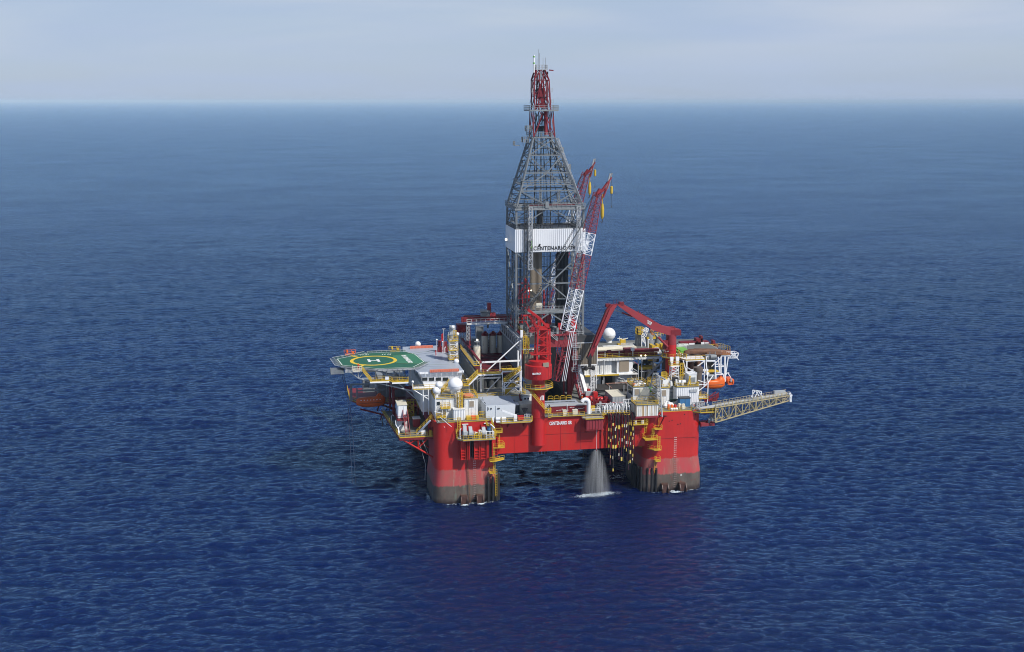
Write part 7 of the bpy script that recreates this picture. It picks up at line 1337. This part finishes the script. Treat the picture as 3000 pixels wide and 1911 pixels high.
for y in (0, 3):
    o_ = V((0, y, 0)); k.bar(c0 + o_, c1 + o_, .18); k.bar(c3 + o_, c2 + o_, .18); k.bar(c1 + o_, c2 + o_, .18); k.bar(J(1600, 480, v3) + o_, J(1745, 640, v3) + o_, .18)
    for i in range(3): k.bar(c0.lerp(c1, i / 3) + o_, c3.lerp(c2, (i + .5) / 3) + o_, .12); k.bar(c3.lerp(c2, (i + .5) / 3) + o_, c0.lerp(c1, (i + 1) / 3) + o_, .12)
k.bar(c1, c1 + V((0, 3, 0)), .15); k.bar(c2, c2 + V((0, 3, 0)), .15); k.build('end_truss', WHITE2, RP)
vd = 27
for i, (ys, y0_, lab_) in enumerate(((385, 430, 'a'), (430, 470, 'b'))):
    P = [J(540 + i * 220, 1500, vd), J(540 + i * 220, 1000, vd), J(540 + i * 220, 560, vd), J(560 + i * 220, 480, vd), J(640 + i * 210, y0_, vd), J(900 + i * 40, y0_, vd), J(1280, y0_ + 10, vd)]
    P = [V((p.x, vd + i * 1.4 - (0 if j < 3 else 1.5 * i), p.z)) for j, p in enumerate(P)]; MB().path(P, .95, 14).build('rusty_duct', RUST, RP, True)
k = MB(); a = J(430, 440, 24.5); k.path([J(400, 520, 24.5), J(420, 450, 24.5), J(520, 420, 24.5), J(940, 430, 24.5)], .7, 12); k.build('rusty_duct', RUST, RP, True)
MB().lathe((J(760, 900, vd).x, vd + 1.4, 0), [(1.5, J(760, 1000, vd).z), (1.5, J(760, 900, vd).z), (1.0, J(760, 860, vd).z)], 18).build('stack_collar', RUST, RP, True)
k = MB(); random.seed(61)
for i in range(16): x, z = random.uniform(J(620, 0, 29).x, J(900, 0, 29).x), random.uniform(23, 30); k.box(x, x + .9, 31, 33, z, z + .6)
k.box(x0_ + .5, x1_ + 1, 33, 44, 22, zr - 1.6); k.box(J(970, 0, 32).x, J(1140, 0, 32).x, 32, 34, J(1000, 1010, 32).z, J(1000, 700, 32).z); k.build('dark_machinery', DGREY, RP)
k = MB(); c = J(1060, 915, 29); k.box(c.x - 2.2, c.x + 2.2, 28.6, 31, c.z - .3, c.z); k.build('yellow_floor', YEL, RP)
MB().box(J(980, 0, 29).x, J(1140, 0, 29).x, 28, 31, J(1040, 1030, 29).z, J(1040, 1000, 29).z).build('pale_floor', LGREY, RP)
k = MB(); c = J(860, 880, 27); k.box(c.x - .6, c.x + 1.2, 26, 27, c.z - .3, c.z + .2); c = J(930, 960, 27); k.box(c.x - .5, c.x + .6, 26, 27, c.z - .3, c.z + .2); k.build('white_valve', WHITE2, RP)
VS = thing('cement_unit', 'dark red and white pumping units lined up on the far right platform', 'pumping unit', (82, 40, zr)); v4 = 42
k = MB(); a, b = J(475, 355, v4), J(980, 340, v4); k.box(a.x, b.x, 41, 44, a.z, a.z + 2.0); a, b = J(260, 215, v4), J(700, 160, v4); k.bar(a + V((0, 0, -.2)), b + V((0, 0, -.6)), 2.0, 1.3); a = J(650, 300, v4); k.box(a.x, a.x + 2.0, 41, 43, a.z, a.z + 2.6); a, b = J(765, 200, v4), J(980, 165, v4); k.box(a.x, b.x, 41.5, 44, a.z - .2, b.z); a = J(765, 290, v4); k.box(a.x, a.x + .6, 41, 43, a.z, a.z + 3.2); c = J(1080, 290, v4); k.box(c.x - .6, c.x + 1.6, 41, 43, c.z - .4, c.z + .6); k.box(c.x - .2, c.x + .6, 41, 43, c.z, c.z + 1.8); k.build('red_body', REDD, VS)
k = MB()
for (x0q, x1q, y0q, y1q) in ((370, 480, 290, 235), (500, 640, 285, 215), (800, 885, 290, 195), (900, 990, 230, 200), (1080, 1160, 350, 310)): a, b = J(x0q, y0q, v4 - 1.2), J(x1q, y1q, v4 - 1.2); k.box(a.x, b.x, v4 - 1.2, v4 - .6, a.z, b.z)
k.build('white_panel', WHITE2, VS); k = MB()
for (x, y) in ((300, 430), (360, 400), (430, 440)): c = J(x, y, 30); k.box(c.x - 1.2, c.x + 1.4, 29, 34, c.z - .3, c.z + .2)
k.build('green_floor', LIME, VS); k = MB()
for i in range(9): c = J(200 + i * 28, 380, 34); k.path([(c.x, 34, c.z - 1), (c.x, 34, c.z + 1.4), (c.x + .5, 34, c.z + 1.8), (c.x + .9, 34, c.z + 1.2)], .1)
k.build('white_bent_pipe', WHITE2, VS)
k = MB(); random.seed(71)
for i in range(40): c = J(random.uniform(1180, 1460), random.uniform(300, 400), 36); k.bar(c, c + V((random.uniform(-.8, .8), 0, random.uniform(-1.4, 1.2))), .12)
k.build('valve_tree', GREY, VS)
k = MB(); k.rail([J(1000, 350, 40), J(1290, 330, 40), J(1520, 400, 36)], 1.2, .07, 1.2); k.rail([J(240, 480, 26), J(250, 560, 22), J(430, 600, 20)], 1.2, .09, 1.0); k.build('yellow_rail', YEL, VS)
c = J(1110, 1230, 30); lifeboat('bright orange enclosed lifeboat slung beneath the platform at the far right', (c.x, 30, c.z), 7.0, 2.9, 3.6, ORNG, ports=0)
t = thing('rescue_boat', 'small red-orange rescue boat hanging beyond the bow of the right lifeboat', 'rescue boat', (89, 31, 21)); a, b = J(1420, 1230, 31), J(1600, 1090, 31); k = MB(); k.prof([(a.x, a.z + .4), (a.x + .5, a.z - .2), (b.x - .3, a.z - .2), (b.x, a.z + .4), (b.x - .1, b.z - .2), (b.x - .5, b.z), (a.x + .4, b.z - .1), (a.x - .1, b.z - .5)], 30, 33.5); k.build('hull', ORND, t)
k = MB(); k.path([(a.x + .3, 29.95, a.z + .4), (a.x + .3, 29.9, b.z - .5), (b.x - .5, 29.9, b.z - .4), (b.x - .4, 29.9, a.z + .3)], .22, 8); k.build('tube_collar', ORNG, t, True); c = J(1545, 1130, 29.8); MB().box(c.x - .15, c.x + .35, 29.6, 29.9, c.z - .6, c.z + .4).build('outboard', LGREY, t)
for x in (1470, 1525, 1590): c = J(x, 1240, 30.5); MB().ball((c.x, 30.5, c.z), .2, 8).build('float', WHITE2, t, True)
t = thing('rescue_davit', 'white triangular davit over the small rescue boat', 'davit', (88, 31, 26)); k = MB(); k.bar(J(1420, 1000, 31), J(1460, 955, 31), .25); k.bar(J(1460, 955, 31), J(1545, 1075, 31), .2); k.bar(J(1395, 1040, 31), J(1440, 960, 31), .3); k.bar(J(1440, 965, 31), J(1500, 965, 31), .25); k.build('arm', WHITE2, t)
t = thing('lifeboat_sling', 'dark bracket arms over the stern of the bright orange lifeboat', 'davit', (81, 29, 25)); k = MB(); k.bar(J(870, 1200, 28), J(960, 1060, 28), .3); k.bar(J(900, 1200, 28), J(1060, 1080, 28), .25); k.box(J(930, 1080, 30).x, J(1140, 1080, 30).x, 29, 31, J(930, 1110, 30).z, J(930, 1060, 30).z); k.build('bracket', GREY, t)
# --- burner boom out to the right
BB = thing('burner_boom', 'long pale lattice burner boom reaching out over the sea at the right', 'burner boom', (74, -1, 20))
qb = lambda x, y: V(q3('Q', x, y, 0.0))
tp0, tp1, bt0, bt1 = qb(410, 420), qb(2150, 130), qb(410, 760), qb(2130, 250)
k = MB(); k2 = MB()
nb = 11; o0, o1 = V((0, -1.3, 0)), V((0, 1.3, 0))
for o_ in (o0, o1):
    k.tube(tp0 + o_, tp1 + o_, .17, 8); k.tube(bt0 + o_, bt1 + o_, .17, 8)
    for i in range(nb + 1):
        t_ = i / nb; a, b = tp0.lerp(tp1, t_) + o_, bt0.lerp(bt1, t_) + o_; k.bar(a, b, .17 if i % 3 else .28)
        if i < nb:
            a2, b2 = tp0.lerp(tp1, t_ + 1 / nb) + o_, bt0.lerp(bt1, t_ + 1 / nb) + o_
            if i == 0: k.bar(a, b2, .17)
            k.bar(b, a2, .17) if i % 2 == 0 else k.bar(a, b2, .17)
for i in range(nb + 1):
    t_ = i / nb; k.bar(tp0.lerp(tp1, t_) + o0, tp0.lerp(tp1, t_) + o1, .12); k.bar(bt0.lerp(bt1, t_) + o0, bt0.lerp(bt1, t_) + o1, .12)
    if i < nb: k.bar(bt0.lerp(bt1, t_) + o0, bt0.lerp(bt1, t_ + 1 / nb) + o1, .1)
lat = paint('weathered_boom_grey', (.42, .35, .19), .55, .5, (.25, .2, .13), .5, rust=.3); k.build('lattice', lat, BB)
k = MB(); u_ = V((0, 0, .55))
for (dy, dz, rr_) in ((-.9, .25, .16), (-.3, .3, .2), (.3, .3, .17), (.9, .25, .13)): k.tube(tp0 + V((-4.5, dy, dz - .6)), tp1 + V((0, dy, dz)), rr_, 8)
k.build('boom_pipe', LGREY, BB, True)
k = MB(); P0 = tp0 + V((0, -1.3, 0)); 
for i in range(18): a = tp0.lerp(tp1, (i + .1) / 18) + V((0, -1.35, -.1)); k.bar(a, a + V((0, 0, 1.1)), .2, .14)
for o_ in (o0, o1):
    for h_ in (.55, 1.1): k.tube(tp0 + o_ + V((0, 0, h_)), tp1 + o_ + V((0, 0, h_)), .05, 5)
    for i in range(26): a = tp0.lerp(tp1, i / 26) + o_; k.bar(a, a + V((0, 0, 1.1)), .08)
k.build('walkway_rail', lat, BB)
k = MB()
for (p, q) in (((1260, 175), (1360, 15)), ((1360, 15), (1450, 150)), ((1300, 10), (1300, 190)), ((1345, 190), (1430, 35)), ((1430, 35), (1530, 160)), ((1505, 40), (1500, 240)), ((1300, 10), (1505, 40)), ((1440, 190), (1470, 230))): k.bar(qb(*p) + V((0, -.8, 0)), qb(*q) + V((0, -.8, 0)), .2)
k.build('white_kingpost', WHITE2, BB)
k = MB()
for x in (2130, 2160): k.path([qb(x, 60) + V((0, -1.4, 0)), qb(x + 30, 130) + V((0, -1.4, 0)), qb(x + 20, 200) + V((0, -1.4, 0)), qb(x + 25, 270) + V((0, -1.4, 0))], .14)
for y in (150, 185, 215, 245, 268): k.bar(qb(2150, y) + V((0, -1.4, 0)), qb(2190, y) + V((0, -1.4, 0)), .2)
k.bar(qb(2150, 170), qb(2265, 145), .2); k.build('burner_head', WHITE2, BB)
c = qb(2040, 100); MB().box(c.x - 2.4, c.x + .8, .2, 1.2, c.z - .5, c.z + .6).build('heat_shield', LGREY, BB)
k = MB(); a = qb(330, 580); k.bar((a.x, 0, a.z), (a.x, 0, a.z - 2.2), .25); k.bar(qb(400, 740), qb(300, 700), .6); k.bar(qb(300, 700), (72.3, .6, 18.2), .5); 
for i in range(4): k.bar((72.0 + i * .6, -.3, 21.4), (73.6 + i * .2, 0, 18.6), .14)
k.build('boom_hinge', GREY, BB)
# --- mooring winches and reel on the front-left balcony
for i, (x, lab_) in enumerate(((4.6, 'tall grey mooring winch housing, leftmost on the yellow-railed balcony'), (6.1, 'grey mooring winch housing, second from the left on the balcony'), (9.6, 'low grey mooring winch housing left of the blue cable reel'))):
    t = thing('mooring_winch', lab_, 'winch', (x, -1.6, 18.2), 'grey mooring winches'); h_ = (3.3, 2.9, 2.6)[i]; k = MB(); k.profx([(-2.4, 18.2), (-2.4, 18.2 + h_ * .55), (-1.7, 18.2 + h_), (-.9, 18.2 + h_), (-.5, 18.2 + h_ * .6), (-.5, 18.2)], x - .45, x + .45); k.build('housing', LGREY, t); MB().tube((x - .7, -1.4, 19.3), (x + .8, -1.4, 19.3), .75, 14).build('drum', GREY, t, True); MB().box(x - .5, x + .3, -3.0, -2.4, 18.2, 19.1).build('motor', DGREY, t)
t = thing('white_windlass', 'white and yellow windlass machinery in the middle of the balcony', 'windlass', (7.6, -1.8, 18.2)); k = MB(); random.seed(80)
for i in range(14): x = random.uniform(6.9, 8.8); k.box(x, x + .35, -2.4, -1.4, 18.2, 18.2 + random.uniform(.7, 2.0))
k.tube((6.9, -1.9, 19.0), (9.2, -1.9, 19.0), .4, 12); k.build('gearbox', WHITE, t); k = MB().rail([(7.0, -2.8, 18.2), (8.8, -2.8, 18.2)], 1.5, .08, .5); k.build('guard', YEL, t)
t = thing('cable_reel', 'blue cable reel on a dark stand at the right end of the balcony', 'cable reel', (11.1, -1.2, 18.2)); MB().lathe((11.1, -1.2, 19.9), [(.55, 0), (.55, 1.1)], 16).build('cable', BLUE, t, True); k = MB().lathe((11.1, -1.2, 19.75), [(.85, 0), (.85, .12)], 18); k.lathe((11.1, -1.2, 21.0), [(.85, 0), (.85, .12)], 18); k.box(10.5, 11.7, -1.8, -.7, 18.2, 19.7); k.build('stand', DGREY, t)
t = thing('balcony_pipes', 'white bent pipes and lamps at both ends of the winch balcony', 'pipes', (3.6, -2, 18.2)); k = MB(); k.path([(3.2, -2.6, 18.2), (3.2, -2.6, 20.6), (3.5, -2.6, 21.1)], .13); k.rail([(10.0, -3.3, 18.2), (12.0, -3.3, 18.2)], 1.9, .1, .9); k.bar((11.4, -1.6, 21.6), (12.4, -2.4, 20.6), .25); k.bar((11.9, -2, 21.2), (11.9, -2, 18.2), .12); k.build('pipe', WHITE2, t)
# --- anchor chain down the front-left column
k = MB(); 
for i in range(24):
    z = 11.8 - i * .5; yy = -.05 - (.6 if z < 4.8 else .6 * (9 - z) / 4.2 if z < 9 else 0); a = 4 + 0; x = 5.45 + (.05 * (11.8 - z)); k.path([(x + .16 * math.cos(R(b)) * (1 if i % 2 else .2), yy - .12 + .12 * math.cos(R(b)) * (0 if i % 2 else 1), z + .33 * math.sin(R(b))) for b in range(0, 361, 45)], .06, 5)
simple('anchor_chain', RUST, 'rusty anchor chain running down the near left leg into the sea', 'chain', k, (5.45, 0, 11.8))
# --- water discharge: jet, mist cone and foam patch
jx, jv = 39.75, -.2
q_ = q3('T', 1180, 985, -.2); jx = q_.x
t = thing('discharge_pipe', 'thin stream of water running down the red hull from the deck to the spray head', 'pipe', (jx, jv, q_.z)); MB().tube((jx, jv, q_.z), (jx, jv, 21.9), .06, 6).build('stream', WHITE, t); MB().tube((jx, jv, q_.z - .5), (jx, jv, q_.z), .14, 8).build('nozzle', RED2, t)
def vol_mat(name, dens, col, scale, thr, fall=None):
    m = bpy.data.materials.new(name); m.use_nodes = True; n = m.node_tree.nodes; l = m.node_tree.links; n.clear(); o_ = n.new('ShaderNodeOutputMaterial'); v_ = n.new('ShaderNodeVolumePrincipled'); l.new(v_.outputs[0], o_.inputs['Volume']); v_.inputs['Color'].default_value = (*col, 1); v_.inputs['Anisotropy'].default_value = .1
    g = n.new('ShaderNodeTexCoord'); mp = n.new('ShaderNodeMapping'); mp.inputs['Scale'].default_value = scale; l.new(g.outputs['Object'], mp.inputs['Vector']); no = n.new('ShaderNodeTexNoise'); no.inputs['Scale'].default_value = 1; no.inputs['Detail'].default_value = 4; l.new(mp.outputs[0], no.inputs['Vector'])
    r = n.new('ShaderNodeMapRange'); r.inputs['From Min'].default_value = thr; r.inputs['From Max'].default_value = thr + .35; r.inputs['To Max'].default_value = dens; l.new(no.outputs['Fac'], r.inputs['Value'])
    sx = n.new('ShaderNodeSeparateXYZ'); l.new(g.outputs['Object'], sx.inputs[0])
    # radial falloff around the axis of the plume (object z axis), radius grows with depth
    xx = n.new('ShaderNodeMath'); xx.operation = 'MULTIPLY'; l.new(sx.outputs[0], xx.inputs[0]); l.new(sx.outputs[0], xx.inputs[1]); yy = n.new('ShaderNodeMath'); yy.operation = 'MULTIPLY'; l.new(sx.outputs[1], yy.inputs[0]); l.new(sx.outputs[1], yy.inputs[1])
    ad = n.new('ShaderNodeMath'); ad.operation = 'ADD'; l.new(xx.outputs[0], ad.inputs[0]); l.new(yy.outputs[0], ad.inputs[1]); sq = n.new('ShaderNodeMath'); sq.operation = 'SQRT'; l.new(ad.outputs[0], sq.inputs[0])
    r0 = n.new('ShaderNodeMapRange'); r0.inputs['From Min'].default_value = fall[0]; r0.inputs['From Max'].default_value = fall[1]; r0.inputs['To Min'].default_value = 1; r0.inputs['To Max'].default_value = 0; l.new(sx.outputs[2], r0.inputs['Value'])
    rp = n.new('ShaderNodeMath'); rp.operation = 'POWER'; rp.inputs[1].default_value = .62; l.new(r0.outputs[0], rp.inputs[0])
    ra = n.new('ShaderNodeMath'); ra.operation = 'MULTIPLY_ADD'; l.new(rp.outputs[0], ra.inputs[0]); ra.inputs[1].default_value = fall[2] - fall[3]; ra.inputs[2].default_value = fall[3]
    di = n.new('ShaderNodeMath'); di.operation = 'DIVIDE'; l.new(sq.outputs[0], di.inputs[0]); l.new(ra.outputs[0], di.inputs[1]); f = n.new('ShaderNodeMapRange'); f.inputs['From Min'].default_value = 1; f.inputs['From Max'].default_value = 0; f.interpolation_type = 'SMOOTHSTEP'; l.new(di.outputs[0], f.inputs['Value'])
    de = n.new('ShaderNodeMapRange'); de.inputs['From Min'].default_value = fall[0]; de.inputs['From Max'].default_value = fall[1]; de.inputs['To Min'].default_value = fall[4]; de.inputs['To Max'].default_value = fall[5]; l.new(sx.outputs[2], de.inputs['Value'])
    mu = n.new('ShaderNodeMath'); mu.operation = 'MULTIPLY'; l.new(r.outputs[0], mu.inputs[0]); l.new(f.outputs[0], mu.inputs[1]); m2 = n.new('ShaderNodeMath'); m2.operation = 'MULTIPLY'; l.new(mu.outputs[0], m2.inputs[0]); l.new(de.outputs[0], m2.inputs[1]); l.new(m2.outputs[0], v_.inputs['Density']); return m
zj = q_.z - .2; k = MB().lathe((jx, jv, 0), [(5.2, .3), (5.0, 3.5), (4.4, 7), (3.4, 9.8), (2.0, zj - .5), (.8, zj)], 20)
o = k.build('water_spray', vol_mat('spray_mist', 1.15, (.9, .94, 1), (1.9, 1.9, .15), .42, (0, zj, 5.0, .9, .8, 3.6)), None, base=(jx, jv, 0)); o['kind'] = 'stuff'
def foam(name, c, rx, ry, rot, seed, dens=1.0, n_=420, h_=.2):
    random.seed(seed); k = MB()
    for i in range(n_):
        r = random.gauss(0, .5); s = random.gauss(0, .38)
        if r * r + s * s > 1.6: continue
        x, y = r * rx, s * ry; X_ = c[0] + x * math.cos(rot) - y * math.sin(rot); Y_ = c[1] + x * math.sin(rot) + y * math.cos(rot); w_ = random.uniform(.05, .30) * max(.3, 1.25 - (r * r + s * s) * 1.1); a = random.random() * 3; z = c[2] + random.random() * h_
        P = [(X_ + w_ * random.uniform(.5, 1.2) * math.cos(a + b * 1.256), Y_ + w_ * .8 * random.uniform(.5, 1.2) * math.sin(a + b * 1.256), z) for b in range(5)]
        k.add(P + [(X_, Y_, z + w_ * .4)], [(j, (j + 1) % 5, 5) for j in range(5)])
    o = k.build(name, FOAM, None, base=c); o['kind'] = 'stuff'; return o
FOAM = paint('sea_foam', (.60, .68, .73), .6, .8, (.16, .24, .32), 1.2)
foam('foam', (jx - .3, jv - .6, .15), 6.2, 2.0, .12, 1, n_=1500, h_=.35)
foam('foam', (5.5, -1.3, .12), 9, .5, 0, 11, n_=110, h_=.12); foam('foam', (62.5, -1.3, .12), 8, .5, 0, 12, n_=100, h_=.12); foam('foam', (-4.4, 6, .12), .6, 5, 0, 13, n_=60, h_=.12); foam('foam', (8.7, -2.4, .1), 1.2, .6, 0, 2, n_=90); foam('foam', (4.4, -2.5, .1), 1.4, .5, 0, 3, n_=70); foam('foam', (62.4, -2.4, .1), 1.8, .7, 0, 4, n_=130); foam('foam', (50, 14, .1), 4, 5, 0, 6, n_=60)
# --- thin exhaust smoke
c = J(1430, 330, 40); o = MB().lathe((c.x - 6, 40, 0), [(7, 30.8), (8, 35), (7.5, 41), (4, 44)], 16).build('smoke', vol_mat('thin_smoke', .05, (.25, .25, .28), (.12, .12, .2), .38, (30.5, 44, 8, 7, 1.2, .5)), None, base=(c.x - 6, 40, 0)); o['kind'] = 'stuff'
# lamp posts and small deck clutter scattered on open deck
random.seed(90)
for i, (x, y, w_, d_, h_, m, nm, lab_) in enumerate(((26.8, 9.5, 1.6, 1.2, 1.3, LGREY, 'tool_box', 'grey tool box beside the crane pedestal foot'), (40.2, 5.2, 1.2, 1.0, 1.1, YEL, 'tool_box', 'yellow tool box between the hatch cover and the hose station'), (25.3, 15.5, 2.4, 1.6, 2.4, WHITE, 'deck_box', 'white deck box behind the crane pedestal'), (52.0, 5.0, 1.1, 1.2, 1.4, LGREY, 'deck_box', 'pale deck box between hose station and control cabin'))):
    k = MB().box(x, x + w_, y, y + d_, 22.08, 22.08 + h_); k.box(x - .06, x + w_ + .06, y - .06, y + d_ + .06, 22.08 + h_, 22.2 + h_); simple(nm, m, lab_, 'box', k, (x, y, 22.08))
